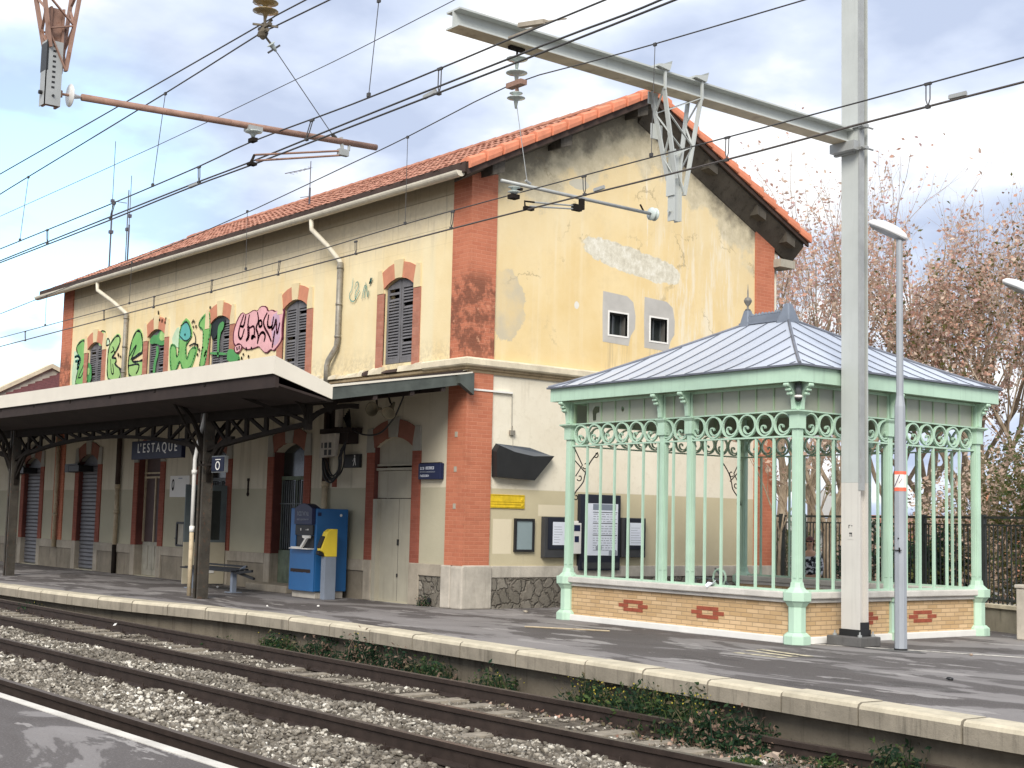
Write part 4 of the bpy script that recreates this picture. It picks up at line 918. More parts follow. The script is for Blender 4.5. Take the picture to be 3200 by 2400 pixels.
stroke(spl+[[(1085, 450), (1088, 520)], [(1085, 520), (1075, 600)], [(1170, 530), (1185, 565)]], 'spray_black', cropA, .035, 'paint_splashes')
pk = [(105, 1000), (108, 900), (145, 790), (190, 722), (215, 745), (250, 735), (300, 700), (328, 718), (360, 668), (412, 668), (428, 718), (465, 698), (500, 722), (540, 685), (582, 700), (572, 760), (560, 860), (562, 980), (520, 1040), (480, 1082), (460, 1060), (412, 1106), (372, 1070), (345, 1035), (300, 1055), (225, 1070), (180, 1035), (130, 1040)]
fill(pk, 'spray_plum', cropB, sm=1); cx_, cy_ = 340, 885; fill([(cx_+(p[0]-cx_)*.955, cy_+(p[1]-cy_)*.955) for p in pk], 'spray_pink', cropB, sm=1)
fill([(470, 760), (540, 720), (555, 860), (550, 980), (490, 1050), (470, 900)], 'spray_lilac', cropB)
stroke([[(195, 740), (150, 870), (140, 950), (170, 990), (200, 880)], [(215, 745), (195, 860), (165, 850)], [(250, 740), (232, 850), (240, 950), (215, 1000), (250, 960), (245, 850)], [(250, 870), (300, 840), (300, 950), (270, 980), (275, 940), (310, 960)], [(330, 715), (345, 800), (310, 870), (340, 930), (330, 1020)], [(345, 800), (370, 790), (375, 850), (345, 860), (345, 800)], [(425, 720), (385, 800), (400, 870), (440, 930), (465, 1000)], [(330, 1020), (350, 930), (385, 905), (410, 940), (395, 1000)], [(440, 740), (425, 850), (455, 870), (480, 840)], [(490, 760), (465, 900), (500, 850), (515, 760), (520, 960), (550, 820)], [(475, 1060), (500, 900)]], 'spray_plum', cropB, .035)
fill([(100, 1050), (150, 1020), (185, 1050), (140, 1120), (105, 1110)], 'spray_pink', cropB, sm=1); stroke([[(100, 1050), (150, 1020), (185, 1050), (140, 1120), (105, 1110)]], 'spray_plum', cropB, .022, closed=True); stroke([[(125, 1060), (130, 1085)], [(150, 1050), (148, 1075)]], 'spray_plum', cropB, .03)
fill([(60, 1075), (110, 1100), (150, 1190), (40, 1200), (40, 1100)], 'spray_deep', cropB, sm=1)
stroke([[(1275, 380), (1262, 500), (1235, 530), (1245, 605), (1300, 605), (1290, 530), (1330, 460), (1325, 410), (1300, 420), (1290, 480)], [(1400, 420), (1410, 480), (1415, 560)], [(1360, 580), (1375, 500), (1400, 420), (1385, 570)], [(1420, 560), (1430, 500)], [(1290, 600), (1340, 500)]], 'spray_teal', cropB, .012)
stroke([[(1462, 375), (1440, 430)], [(1450, 375), (1435, 430)]], 'spray_teal', cropB, .02)

# ------------------------------------------------------------------ low wing beyond the station, behind the canopy
W = thing('station_wing', 'low wing with maroon tiled roof and pale stone gable coping, far end of the station', 'building', (-47, 18, 0))
b = MB(); b.box((-58, YF+.43, 0), (XW-.03, 21.5, 5.15)); part('wall', b, 'front_lower', W)
b = MB(); b.add([(-46.9, 15.55, 5.25), (XW-.01, 15.55, 5.25), (XW-.01, 18.7, 6.72), (-46.9, 18.7, 6.72), (-46.9, 15.55, 5.1), (XW-.01, 15.55, 5.1), (XW-.01, 18.7, 6.5), (-46.9, 18.7, 6.5)], [(0, 1, 2, 3), (4, 7, 6, 5), (0, 4, 5, 1), (2, 6, 7, 3), (0, 3, 7, 4), (1, 5, 6, 2)])
for i in range(13):
    y = 15.6+i*.24; z = 5.25+(y-15.55)*.467; b.box((-46.88, y, z), (XW-.02, y+.10, z+.05))
part('roof', b, 'roof2', W)
b = MB(); b.prism([(14.9, 4.9), (15.2, 5.35), (17.6, 6.50), (18.05, 6.30), (19.2, 6.1), (19.2, 4.2), (14.9, 4.2)], -47.0, -47.35, 'x'); gp = part('gable_parapet', b, 'stone', W)
b = MB(); b.prism([(14.85, 4.98), (14.8, 5.10), (17.62, 6.66), (18.15, 6.42), (18.1, 6.30), (17.6, 6.51)], -46.9, -47.45, 'x'); part('coping', b, 'cornice', gp)

# ------------------------------------------------------------------ platform canopy (butterfly roof on riveted columns)
CAN = thing('platform_canopy', 'iron platform canopy with cream fascia, arched lattice girders and dark underside', 'platform canopy', (-25.5, 12.78, 0))
def yc(x): return 12.78+.02*(x+25.5)
CX1, CX0 = -20.95, -50.
def along(prof_, mats, name, x0=CX0, x1=CX1, n=14, face=lambda j: 0, fy=None):
    # prof_: closed list of (offset from the column line or ('w', y) on the building wall, z)
    b = MB(); k = len(prof_)
    for i in range(n+1):
        x = lerp(x0, x1, i/n)
        for d, z in prof_: b.v.append((x, d[1] if isinstance(d, tuple) else yc(x)+d, z))
    for i in range(n):
        for j in range(k): b.f.append((i*k+j, i*k+(j+1) % k, (i+1)*k+(j+1) % k, (i+1)*k+j)); b.mi.append(face(j))
    b.f.append(tuple(range(k))); b.mi.append(0); b.f.append(tuple(n*k+j for j in range(k))[::-1]); b.mi.append(0)
    return part(name, b, mats, CAN)
FO = -1.21
along([(FO, 4.06), (FO, 4.365), (FO+.03, 4.37), (FO+.03, 4.07)], 'canopy_white', 'fascia')
along([(FO+.031, 4.10), (FO+.031, 4.36), (-.14, 3.97), (-.14, 3.74)], ['canopy_deck'], 'front_roof')
along([(.0, 3.74), (.0, 3.98), (('w', YF-.20), 4.47), (('w', YF-.20), 4.30)], ['canopy_deck'], 'rear_roof')
along([(-.139, 3.66), (-.139, 3.90), (-.001, 3.90), (-.001, 3.66)], 'canopy_iron', 'valley_gutter')
# long purlins below the boards
along([(FO+.05, 3.83), (FO+.05, 4.098), (FO+.12, 4.09), (FO+.12, 3.83)], 'canopy_deck', 'edge_beam'); along([(FO+.121, 3.86), (FO+.121, 3.90), (-.141, 3.71), (-.141, 3.67)], 'canopy_deck', 'front_soffit')
for y, z in ((13.7, 3.76), (14.5, 3.90), (15.2, 4.03)): along([(('w', y), z), (('w', y), z+.16), (('w', y+.09), z+.17), (('w', y+.09), z+.01)], 'canopy_deck', 'purlin')
# end fascias
b = MB(); y0, y1 = yc(CX1)+FO, yc(CX1)-.04; b.prism([(y0, 4.055), (y1, 3.705), (y1, 3.945), (y0, 4.368)], CX1+.001, CX1+.035, 'x'); part('fascia', b, 'canopy_white', CAN)
b = MB(); b.prism([(y1+.002, 3.70), (YF+.0, 4.225), (YF+.0, 4.42), (y1+.002, 3.92)], CX1+.001, CX1+.03, 'x'); b.prism([(YF-.03, 4.0), (YF-.03, 4.42), (YF-.36, 4.36), (YF-.36, 4.2)], CX1+.031, CX1+.14, 'x'); ef = part('end_fascia', b, 'fascia_dark', CAN)
b = MB(); b.prism([(y1+.002, 3.922), (YF-.0, 4.422), (YF-.0, 4.45), (y1+.002, 3.965)], CX1-.03, CX1+.05, 'x'); part('metal_lip', b, 'canopy_white', ef)
# zinc flashing strip against the wall, visible as a pale wedge
b = MB(); b.add([(-42, YF-.19, 4.40), (CX1, YF-.19, 4.45), (CX1, YF-.01, 4.50), (-42, YF-.01, 4.50)], [(0, 1, 2, 3)]); part('flashing', b, 'concrete_lt', CAN)
# columns
def column(x, pipe):
    y = yc(x); b = MB(); w = .11
    b.box((x-w, y-w, 0), (x-w+.02, y+w, 3.66)); b.box((x+w-.02, y-w, 0), (x+w, y+w, 3.66)); b.box((x-w+.021, y-.03, 0), (x+w-.021, y+.03, 3.66)); b.box((x-w+.021, y-w, 0), (x-w+.06, y-w+.02, 3.66)); b.box((x+w-.06, y-w, 0), (x+w-.021, y-w+.02, 3.66))
    c = part('column', b, 'colmetal', CAN)
    b = MB(); z = .2
    while z < 3.3:
        for s_ in (-1, 1): b.lathe((x+s_*.08, y-w-.0, z), [(.014, 0), (.008, -.01)], 6, 'y')
        for s_ in (-.07, .07): b.lathe((x+w, y+s_, z), [(.014, 0), (.008, .01)], 6, 'x')
        z += .14
    part('rivets', b, 'colmetal', c)
    if pipe:
        b = MB(); b.tube([(x-.17, y-.16, .05), (x-.17, y-.16, 1.35)], .045, 10); part('pipe_shoe', b, 'beigepipe', c, smooth=True)
        b = MB(); b.tube([(x-.17, y-.16, 1.30), (x-.17, y-.16, 2.75), (x-.12, y-.12, 3.1), (x-.05, y-.08, 3.45), (x-.03, y-.05, 3.68)], .04, 10); b.tube([(x-.17, y-.16, 1.3), (x-.17, y-.16, 1.42)], .052, 10); b.tube([(x-.17, y-.16, 2.45), (x-.17, y-.16, 2.53)], .056, 10); part('drain_pipe', b, 'white', c, smooth=True)
    # knee brackets toward the track, the wall and both ways along the girder
    b = MB()
    def knee(dx, dy, R, z0, z1, th=.07):
        pts = [];
        for k in range(9):
            a = PI/2*k/8; d = R*(1-math.cos(a)); z = z0+(z1-z0)*math.sin(a); pts.append((d+.09, z))
        for k in range(8):
            (d0, za), (d1, zb) = pts[k], pts[k+1]; b.bar((x+dx*d0, y+dy*d0, za), (x+dx*d1, y+dy*d1, zb), th, .09, up=(dy, -dx, 0) if True else (0, 0, 1))
        b.bar((x+dx*.09, y+dy*.09, z0+.1), (x+dx*(R*.8), y+dy*(R*.8), z1-.05), .05, .04)
    knee(1, 0, 1.0, 2.3, 3.12, .10); knee(-1, 0, 1.0, 2.3, 3.12, .10); knee(0, -1, 1.0, 2.7, 3.95); knee(0, 1, 1.1, 2.7, 3.8)
    parts('knee_bracket', b, 'canopy_iron', c) if False else part('knee_brackets', b, 'canopy_iron', c)
M['colmetal'] = simple('weathered_column_paint', (.055, .048, .038), .65, .4, 5, .4, rust=.4)
for x, p in ((-25.5, True), (-35.7, False), (-45.9, False)): column(x, p)
# arched lattice girder
def girder(x0, x1, zb, nb, name='arched_girder'):
    b = MB(); zt = 3.60; n = 24
    P = [(lerp(x0, x1, i/n), zb(i/n)) for i in range(n+1)]
    for i in range(n): b.bar((P[i][0], yc(P[i][0]), P[i][1]), (P[i+1][0], yc(P[i+1][0]), P[i+1][1]), .12, .075)
    b.bar((x0, yc(x0), zt), (x1, yc(x1), zt), .12, .22); g = part(name, b, 'canopy_iron', CAN)
    for i in range(nb+1):
        t = i/nb; x = lerp(x0, x1, t); z = zb(t)
        if 0 < i: b = MB(); b.bar((x, yc(x), z), (x, yc(x), zt-.07), .05, .12, up=(1, 0, 0)); part('girder_post', b, 'canopy_iron', g)
        if i < nb:
            t2 = (i+1)/nb; x2 = lerp(x0, x1, t2); dn = t < .5 if abs(x1-x0) > 6 else True
            b = MB(); p, q = ((x+.06, yc(x), zt-.08), (x2-.03, yc(x2), zb(t2)+.03)) if dn else ((x+.03, yc(x), z+.03), (x2-.06, yc(x2), zt-.08))
            b.bar(p, q, .05, .06); part('girder_diagonal', b, 'canopy_iron', g)
arch = lambda t: 2.93+.41*math.sin(PI*t)**.75 if 0 < t < 1 else 2.93
girder(-35.6, -25.6, arch, 13); girder(-45.8, -35.8, arch, 13)
girder(-25.4, -21.75, lambda t: 2.93+.38*t**.8, 5)
b = MB(); xn = -21.75; yn = yc(xn)
for k in range(10):
    a0, a1 = PI/2*k/10, PI/2*(k+1)/10
    b.bar((xn, yn+1.05*(1-math.cos(a0)), 3.25+.45*math.sin(a0)), (xn, yn+1.05*(1-math.cos(a1)), 3.25+.45*math.sin(a1)), .09, .05, up=(1, 0, 0)); b.bar((xn, yn-.9*(1-math.cos(a0)), 3.25+.7*math.sin(a0)), (xn, yn-.9*(1-math.cos(a1)), 3.25+.7*math.sin(a1)), .09, .05, up=(1, 0, 0))
b.box((xn-.05, yn-.06, 3.2), (xn+.05, yn+.06, 3.7)); b.bar((xn, yn, 3.68), (xn, YF-.1, 4.2), .09, .1); b.bar((xn, yn, 3.68), (xn, yn-1.1, 4.05), .09, .1)
b.prism([(yn+.25, 3.72), (yn+.62, 3.78), (yn+.45, 3.52)], xn-.03, xn+.03, 'x'); b.bar((xn-1.7, yc(xn)-1.0, 4.0), (xn, yn, 3.35), .05)
part('end_bracket', b, 'canopy_iron', CAN)
for x in [-25.5-2.04*k for k in range(-1, 11)]:
    b = MB(); b.bar((x, yc(x), 3.70), (x, YF-.2, 4.22), .07, .12); b.bar((x, yc(x)-.1, 3.72), (x, yc(x)+FO+.05, 4.04), .07, .10); part('rafter', b, 'canopy_iron', CAN)

# ------------------------------------------------------------------ things under and beside the canopy
def marks(x0, x1, y, z, h, n):
    # worn, unreadable printed letters: short strokes of uneven height
    r_ = random.Random(int(n*7+z*100)); b = MB(); w = (x1-x0)/n
    for k in range(n):
        x = x0+w*k; b.box((x+w*.1, y-.003, z-h/2), (x+w*.28, y, z+h/2)); 
        if r_.random() < .7: b.box((x+w*.28, y-.003, z+h/2-h*.18), (x+w*.75, y, z+h/2))
        if r_.random() < .6: b.box((x+w*.28, y-.003, z-h/2), (x+w*.75, y, z-h/2+h*.18))
        if r_.random() < .4: b.box((x+w*.6, y-.003, z-h/2+h*.2), (x+w*.76, y, z+h/2-h*.2))
    return b
# station name board, hung from the canopy
def board(name, label, cat, c, w, h, th, mat, txt=(), group=None, rz=0., hang=None):
    T = thing(name, label, cat, (c[0], c[1], c[2]-h/2), group=group)
    b = MB(); b.box((c[0]-w/2, c[1]-th/2, c[2]-h/2), (c[0]+w/2, c[1]+th/2, c[2]+h/2)); part('panel', b, mat, T, bevel=.008)
    if hang:
        b = MB()
        for dx in (-w*.4, w*.4): b.tube([(c[0]+dx, c[1], c[2]+h/2), (c[0]+dx, c[1], hang)], .012, 6)
        part('hanger', b, 'canopy_iron', T)
    for s_, size, dx, dz, m_ in txt: part('lettering', text_on(s_, size, (c[0]+dx, c[1]-th/2-.004, c[2]+dz)), m_, T)
    return T
p0 = at_y(419, 1380, 13.6); p1 = at_y(573, 1423, 13.6); p2 = at_y(573, 1385, 13.6)
board('station_name_board', "navy board reading L'ESTAQUE in white capitals hung under the canopy", 'name board', ((p0[0]+p1[0])/2, 13.6, (p2[2]+p1[2])/2+.03), abs(p1[0]-p0[0]), .42, .10, 'signnavy', [("L' E S T A Q U E", .30, .06, .03, 'white')], hang=3.85)
b = MB(); b.box((-24.72, 12.50, 2.48), (-24.22, 12.58, 2.76)); T = thing('platform_number_sign', 'small square blue sign with a white zero and bar, on the canopy column', 'sign', (-24.47, 12.54, 2.48)); part('panel', b, 'signnavy', T, bevel=.01)
b = MB(); b.box((-24.74, 12.515, 2.46), (-24.20, 12.585, 2.78)); part('sign_frame', b, 'grey_iron', T)
part('lettering', text_on('O', .24, (-24.45, 12.494, 2.58)), 'white', T); b = MB(); b.box((-24.55, 12.492, 2.70), (-24.34, 12.498, 2.715)); part('painted_bar', b, 'white', T)
b = MB(); b.box((-25.4, 12.53, 2.60), (-24.7, 12.57, 2.64)); part('bracket', b, 'canopy_iron', T)
# notice on the wall
T = thing('wall_notice', 'white notice with a dark oval crest on the wall behind the canopy column', 'notice', (-33.07, YF-.03, 2.1)); b = MB(); b.box((-33.6, YF-.03, 2.08), (-32.5, YF-.004, 2.62)); part('panel', b, 'white', T)
b = MB(); b.prism([(-33.42+.075*math.cos(a), 2.40+.14*math.sin(a)*(1 if math.sin(a) > 0 else 1.15)) for a in [k*PI/8 for k in range(16)]], YF-.034, YF-.03, 'y', holes=[[(-33.42+.035*math.cos(a), 2.40+.09*math.sin(a)) for a in [k*PI/8 for k in range(16)]]]); part('crest', b, 'canopy_deck', T)
b = MB(); b.box((-33.12, YF-.033, 2.54), (-32.9, YF-.03, 2.565)); part('print', b, 'text_grey', T)
# dark direction signs on the facade
T = thing('direction_sign', 'dark navy sign with three lines of small pale print between beige door and corner pilaster', 'sign', (-21.96, YF-.1, 2.43)); b = MB(); b.box((-22.45, YF-.10, 2.43), (-21.72, YF-.01, 2.74)); part('panel', b, 'navy', T, bevel=.01)
b = MB(); b.box((-22.42, YF-.09, 2.741), (-21.75, YF-.03, 2.757)); part('top_edge', b, 'canopy_deck', T)
for x0_, x1_, z, h, n in ((-22.38, -22.24, 2.645, .05, 3), (-22.20, -21.92, 2.65, .055, 7), (-22.38, -21.88, 2.575, .022, 18), (-22.38, -22.08, 2.50, .04, 9)): part('worn_print', marks(x0_, x1_, YF-.101, z, h, n), 'text_grey' if h < .03 else 'paper', T)
T = thing('pictogram_sign', 'small black sign with a white walking figure half hidden behind the cable box', 'sign', (-24.7, YF-.08, 2.7)); b = MB(); b.box((-25.2, YF-.08, 2.70), (-24.62, YF-.01, 2.98)); part('panel', b, 'black', T)
b = MB(); yy = YF-.083; b.prism([(-24.79+.022*math.cos(a), 2.94+.022*math.sin(a)) for a in [k*PI/6 for k in range(12)]], yy, yy+.002, 'y')
for p in ([(-24.81, 2.91), (-24.77, 2.91), (-24.76, 2.83), (-24.81, 2.82)], [(-24.81, 2.825), (-24.79, 2.825), (-24.82, 2.74), (-24.85, 2.74)], [(-24.78, 2.83), (-24.76, 2.83), (-24.73, 2.745), (-24.76, 2.745)], [(-24.81, 2.90), (-24.82, 2.89), (-24.87, 2.83), (-24.85, 2.83)]): b.prism(p, yy, yy+.002, 'y')
part('pictogram', b, 'white', T)
# loudspeakers under the canopy end
SPK = thing('loudspeaker', 'left grey horn loudspeaker hung under the canopy end, mouth turned to the track', 'loudspeaker', (-23.3, 15.15, 3.9), group='horn loudspeakers under the canopy')
hb = MB(); hb.lathe((0, 0, -.16), [(.03, .22), (.05, .12), (.06, .0), (.10, -.1), (.17, -.22), (.175, -.23), (.15, -.22), (.08, -.1)], 18, 'y'); part('horn', hb, 'spk', SPK, local=True, smooth=True) if 'spk' in M else (M.__setitem__('spk', simple('olive_speaker', (.24, .21, .14), .6, .25, 5)), part('horn', hb, 'spk', SPK, local=True, smooth=True))
b = MB(); b.tube([(0, .05, -.12), (0, .02, .16)], .014, 6); b.tube([(-.05, .1, -.1), (-.08, .12, .16)], .01, 6); part('bracket', b, 'canopy_iron', SPK, local=True)
SPK.rotation_euler = (math.radians(6), 0, math.radians(28))
SPK.location = (-23.05, 15.15, 3.93); SPK.scale = (.82, .82, .82)
s2 = dup(SPK, (-22.5, 15.1, 3.90), math.radians(-35), 'right grey horn loudspeaker under the canopy end, mouth tipped down'); s2.rotation_euler = (math.radians(38), 0, math.radians(35))
# cable box with a loop of spare cable
T = thing('cable_cabinet', 'pale grey junction box with square cut-outs and black cables looped below', 'junction box', (-25.35, 15.6, 2.9))
cx_, cy_, cz_ = -25.36, 15.52, 3.16
b = MB(); b.prism([(cx_-.32, cz_-.26), (cx_+.28, cz_-.23), (cx_+.33, cz_+.25), (cx_-.27, cz_+.24)], cy_-.05, cy_+.05, 'y'); bx = part('box', b, 'stone', T, bevel=.01)
b = MB()
for px, pz in ((-.05, .0), (.12, .0), (-.05, -.15), (.12, -.15), (-.2, .0)): b.box((cx_+px-.055 if px > -.2 else cx_+px-.02, cy_-.056, cz_+pz-.055), (cx_+px+.05 if px > -.2 else cx_+px+.02, cy_-.045, cz_+pz+.06))
parts('cut_out', b, 'black', bx)
b = MB(); b.box((cx_-.45, 15.55, 3.42), (cx_+.75, 15.85, 3.52)); b.box((cx_+.1, 15.6, 3.2), (cx_+.6, 15.86, 3.45)); b.box((cx_-.6, YF-.03, 3.5), (cx_-.05, YF-.003, 4.05)); part('cable_tray', b, 'canopy_deck', T)
b = MB(); b.box((cx_+.1, 15.58, 3.55), (cx_+.22, 15.7, 3.95)); part('cable_gland', b, 'stone', T)
for k, (dx, dz, r) in enumerate(((0, 0, .02), (.05, .05, .022), (.02, .09, .018), (-.03, .14, .018), (.08, .12, .016))):
    b = MB(); P = []
    for i in range(17):
        a = -PI*.05+PI*1.15*i/16; P.append((cx_+.12+dx-.42*math.cos(a)*.78, cy_-.02+.02*k, 2.78+dz-.40*math.sin(a)))
    P = [(cx_-.25, cy_, 3.0)]+P[2:]+[(cx_+.5, cy_+.1, 3.25), (cx_+.46+.03*k, cy_+.15, 3.55), (cx_+.38+.05*k, cy_+.1, 3.75+.04*k)]; b.tube(P, r, 7); part('cable', b, 'black', T, smooth=True)
b = MB(); P = [(cx_+.5, 15.6, 3.58), (-24.2, 15.6, 3.36), (-23.5, 15.55, 3.36), (-22.8, 15.4, 3.62), (-22.3, 15.25, 3.95), (-22.1, 15.2, 4.15)]; P = [Vector(p) for p in P]
Q = []
for i in range(len(P)-1):
    for k in range(5):
        t = k/5; p0_, p1_, p2_, p3_ = P[max(i-1, 0)], P[i], P[i+1], P[min(i+2, len(P)-1)]; Q.append(.5*((2*p1_)+(p2_-p0_)*t+(2*p0_-5*p1_+4*p2_-p3_)*t*t+(3*p1_-p0_-3*p2_+p3_)*t**3))
b.tube(Q+[P[-1]], .018, 6); tag(part('hanging_cable', b, 'black', origin=(-23.5, 15.5, 3.3), smooth=True), 'thick black cable sagging from the junction box up to the canopy edge', 'cable')
b = MB(); b.box((-25.75, YF-.02, 2.4), (-25.58, YF-.001, 2.58)); b.v = [(v[0], v[1], v[2]-.1) for v in b.v]; T2 = part('wall_plaque', b, 'jamb', origin=(-25.66, YF, 2.3)); tag(T2, 'small square terracotta plaque beside the green door jamb', 'plaque')
b = MB(); 
for z, w in ((2.12, .10), (2.17, .05), (2.24, .06), (2.32, .05), (2.40, .055), (2.46, .1)): b.box((-29.47-w/2, YF-.02, z), (-29.47+w/2, YF-.002, z+.06))
b.box((-29.49, YF-.02, 2.1), (-29.45, YF-.002, 2.5)); tag(part('house_number', b, 'canopy_deck', origin=(-29.47, YF, 2.3)), 'dark rusty numeral one fixed on the cream wall left of the green door', 'numeral')

# ticket machine
g0 = at_z(1027, 1868)
T = thing('ticket_machine', 'tall blue ticket machine with navy arched header and white keypad shelf', 'ticket machine', (g0[0], g0[1], 0))
fx, fy = g0[0], g0[1]      # front right bottom corner of the machine; body runs back toward the wall
# body: front face looks along -Y, side face along +X
w_, d_, h_ = 1.02, .78, 1.90
X1_, X0_ = -24.86+.0, -25.9; Y0_, Y1_ = 14.98, 15.74
b = MB(); b.box((X0_, Y0_, .14), (X1_, Y1_, 1.83)); part('body', b, 'blue', T, bevel=.015)
b = MB(); b.box((X0_+.06, Y0_+.06, 0), (X1_-.05, Y1_-.05, .139)); part('plinth', b, 'stone', T)
b = MB(); n = 10; P = [(X0_+.30, 1.50)]+[(X0_+.30+(.70)*k/n, 1.83+.10*math.sin(PI*k/n)) for k in range(n+1)]+[(X1_-.04, 1.50)]
b.prism(P, Y0_-.09, Y0_+.12, 'y'); hd = part('header', b, 'navy', T, bevel=.01)
part('worn_print', marks(X0_+.42, X0_+.88, Y0_-.093, 1.72, .085, 8), 'text_grey', hd); part('worn_print', marks(X0_+.42, X0_+.88, Y0_-.093, 1.60, .03, 13), 'text_grey', hd)
b = MB(); b.box((X0_+.10, Y0_-.03, 1.02), (X0_+.28, Y0_-.001, 1.80)); b.box((X0_+.10, Y0_-.03, .14), (X1_, Y0_-.001, 1.0)); part('front_panel', b, 'blue', T, bevel=.008)
b = MB(); b.box((X0_+.29, Y0_-.05, 1.28), (X1_-.06, Y0_-.001, 1.49)); b.box((X0_+.285, Y0_-.012, 1.02), (X1_-.06, Y0_-.001, 1.27)); sc = part('screen_recess', b, 'black', T)
b = MB(); b.box((X0_+.5, Y0_-.055, 1.37), (X0_+.53, Y0_-.051, 1.42)); b.box((X0_+.72, Y0_-.055, 1.38), (X0_+.74, Y0_-.051, 1.40)); b.box((X0_+.78, Y0_-.055, 1.38), (X0_+.82, Y0_-.051, 1.41)); part('lamp_marks', b, 'white', sc)
b = MB(); b.box((X0_+.24, Y0_-.16, .995), (X1_-.05, Y0_-.001, 1.015)); b.prism([(X0_+.55, 1.016), (X0_+.62, 1.016), (X0_+.84, 1.22), (X0_+.92, 1.22), (X0_+.92, 1.275), (X0_+.66, 1.275), (X0_+.66, 1.23), (X0_+.76, 1.21)], Y0_-.10, Y0_-.05, 'y'); b.box((X0_+.3, Y0_-.15, 1.016), (X0_+.55, Y0_-.04, 1.04)); part('keypad_shelf', b, 'white', T)
b = MB(); r_ = random.Random(3); x = X0_+.12
while x < X0_+.9: L = r_.uniform(.03, .09); b.box((x, Y0_-.034, .51+r_.uniform(0, .01)), (x+L, Y0_-.031, .585)); x += L+.004
part('worn_sticker', b, 'canopy_deck', T)
b = MB(); b.lathe((X1_+.002, Y1_-.18, 1.70), [(.028, -.004), (.03, .004), (.01, .012)], 14, 'x'); b2_ = part('lock_cap', b, 'white', T); b = MB(); b.box((X1_+.0, Y0_+.03, 1.68), (X1_+.02, Y0_+.10, 1.75)); part('hinge', b, 'navy', T)
# ticket validator post
T = thing('ticket_validator', 'yellow ticket validator on a grey post in front of the blue machine', 'ticket validator', (-24.55, 15.10, 0))
vx, vy = -24.66, 15.0
b = MB(); b.box((vx, vy, 0), (vx+.16, vy+.26, .86)); b.box((vx-.004, vy+.13, 0), (vx+.162, vy+.142, .86)); part('post', b, 'grey_enamel', T, bevel=.01)
b = MB(); b.prism([(vy+.0, .861), (vy+.27, .861), (vy+.27, 1.42), (vy+.12, 1.42), (vy+.03, 1.36), (vy-.10, 1.04), (vy-.10, .98), (vy-.03, .93)], vx-.005, vx+.165, 'x'); part('head', b, 'yellow', T, bevel=.015)
b = MB(); b.prism([(vy-.0, .90), (vy-.04, .93), (vy-.115, .985), (vy-.145, .96), (vy-.14, .90), (vy-.03, .865)], vx+.02, vx+.14, 'x'); b.prism([(vy-.015, 1.25), (vy-.105, 1.03), (vy-.13, 1.04), (vy-.03, 1.28)], vx+.01, vx+.15, 'x'); part('ticket_slot', b, 'black', T, bevel=.01)
# bench on one leg against the wall
T = thing('bench', 'dark slatted metal bench on a steel post beside the column', 'bench', (-27.3, 14.5, 0))
b = MB()
for k in range(4): b.box((-29.6, 14.30+k*.11, .44+.012*k), (-27.15, 14.39+k*.11, .475+.012*k))
parts('seat_slat', b, 'benchm', T, bevel=.01) if 'benchm' in M else (M.__setitem__('benchm', simple('worn_black_steel', (.022, .023, .026), .5, .3, 5, metal=.1)), parts('seat_slat', b, 'benchm', T, bevel=.01))
b = MB()
for k in range(2): b.box((-29.6, 14.74, .47+k*.06), (-27.3, 14.77, .51+k*.06))
parts('backrest_slat', b, 'benchm', T)
for x in (-27.35, -29.3):
    b = MB(); b.box((x-.05, 14.42, 0), (x+.05, 14.52, .44)); b.box((x-.16, 14.35, 0), (x+.16, 14.6, .015)); b.bar((x, 14.47, .40), (x+.0, 14.76, .56), .04); part('leg', b, 'grey_enamel', T)
b = MB(); b.bar((-27.15, 14.4, .42), (-26.5, 14.45, .49), .05); b.bar((-27.15, 14.5, .42), (-26.5, 14.5, .33), .05); part('armrest', b, 'black', T)
# open cream door leaf standing out from the wall
T = thing('open_door', 'cream door leaf with blue-grey glazed upper half, open beside the column', 'door', (-30.6, 15.0, 0))
p0 = at_z(567, 1828); p1 = (-30.42, YF-.06)
b = MB(); x0, y0 = p0[0], p0[1]; x1, y1 = p1; d = Vector((x1-x0, y1-y0, 0)); n = Vector((-d.y, d.x, 0)).normalized()*.025
def leaf(t0, t1, z0, z1, off=0., th=1.):
    a = Vector((x0, y0, 0))+d*t0; c = Vector((x0, y0, 0))+d*t1; nn_ = n*th; o = n.normalized()*off
    return [(a-nn_+o)+Vector((0, 0, z0)), (c-nn_+o)+Vector((0, 0, z0)), (c+nn_+o)+Vector((0, 0, z0)), (a+nn_+o)+Vector((0, 0, z0)), (a-nn_+o)+Vector((0, 0, z1)), (c-nn_+o)+Vector((0, 0, z1)), (c+nn_+o)+Vector((0, 0, z1)), (a+nn_+o)+Vector((0, 0, z1))]
BF = [(0, 3, 2, 1), (4, 5, 6, 7), (0, 1, 5, 4), (1, 2, 6, 5), (2, 3, 7, 6), (3, 0, 4, 7)]
b = MB(); b.add(leaf(0, 1, .03, 1.0), BF); part('lower_panel', b, 'door_cream', T)
b = MB(); b.add(leaf(0, .16, 1.0, 2.35), BF); b.add(leaf(.86, 1, 1.0, 2.35), BF); b.add(leaf(.16, .86, 2.22, 2.35), BF); b.add(leaf(.16, .86, 1.0, 1.06), BF); part('glazed_frame', b, 'dblue', T) if 'dblue' in M else (M.__setitem__('dblue', simple('blue_grey_door_paint', (.12, .145, .145), .6, .2, 3)), part('glazed_frame', b, 'dblue', T))
b = MB(); b.add(leaf(.16, .86, 1.06, 2.22, 0, .3), BF); part('glass', b, 'glassdark', T)
b = MB(); b.add(leaf(.3, .62, .84, .95, -.03, .4), BF); part('letter_slot', b, 'black', T); b = MB(); b.add(leaf(.3, .75, .28, .42, -.03, .4), BF); part('sticker', b, 'white', T); b = MB(); b.add(leaf(.42, .56, .31, .40, -.045, .2), BF); part('sticker_print', b, 'black', T)
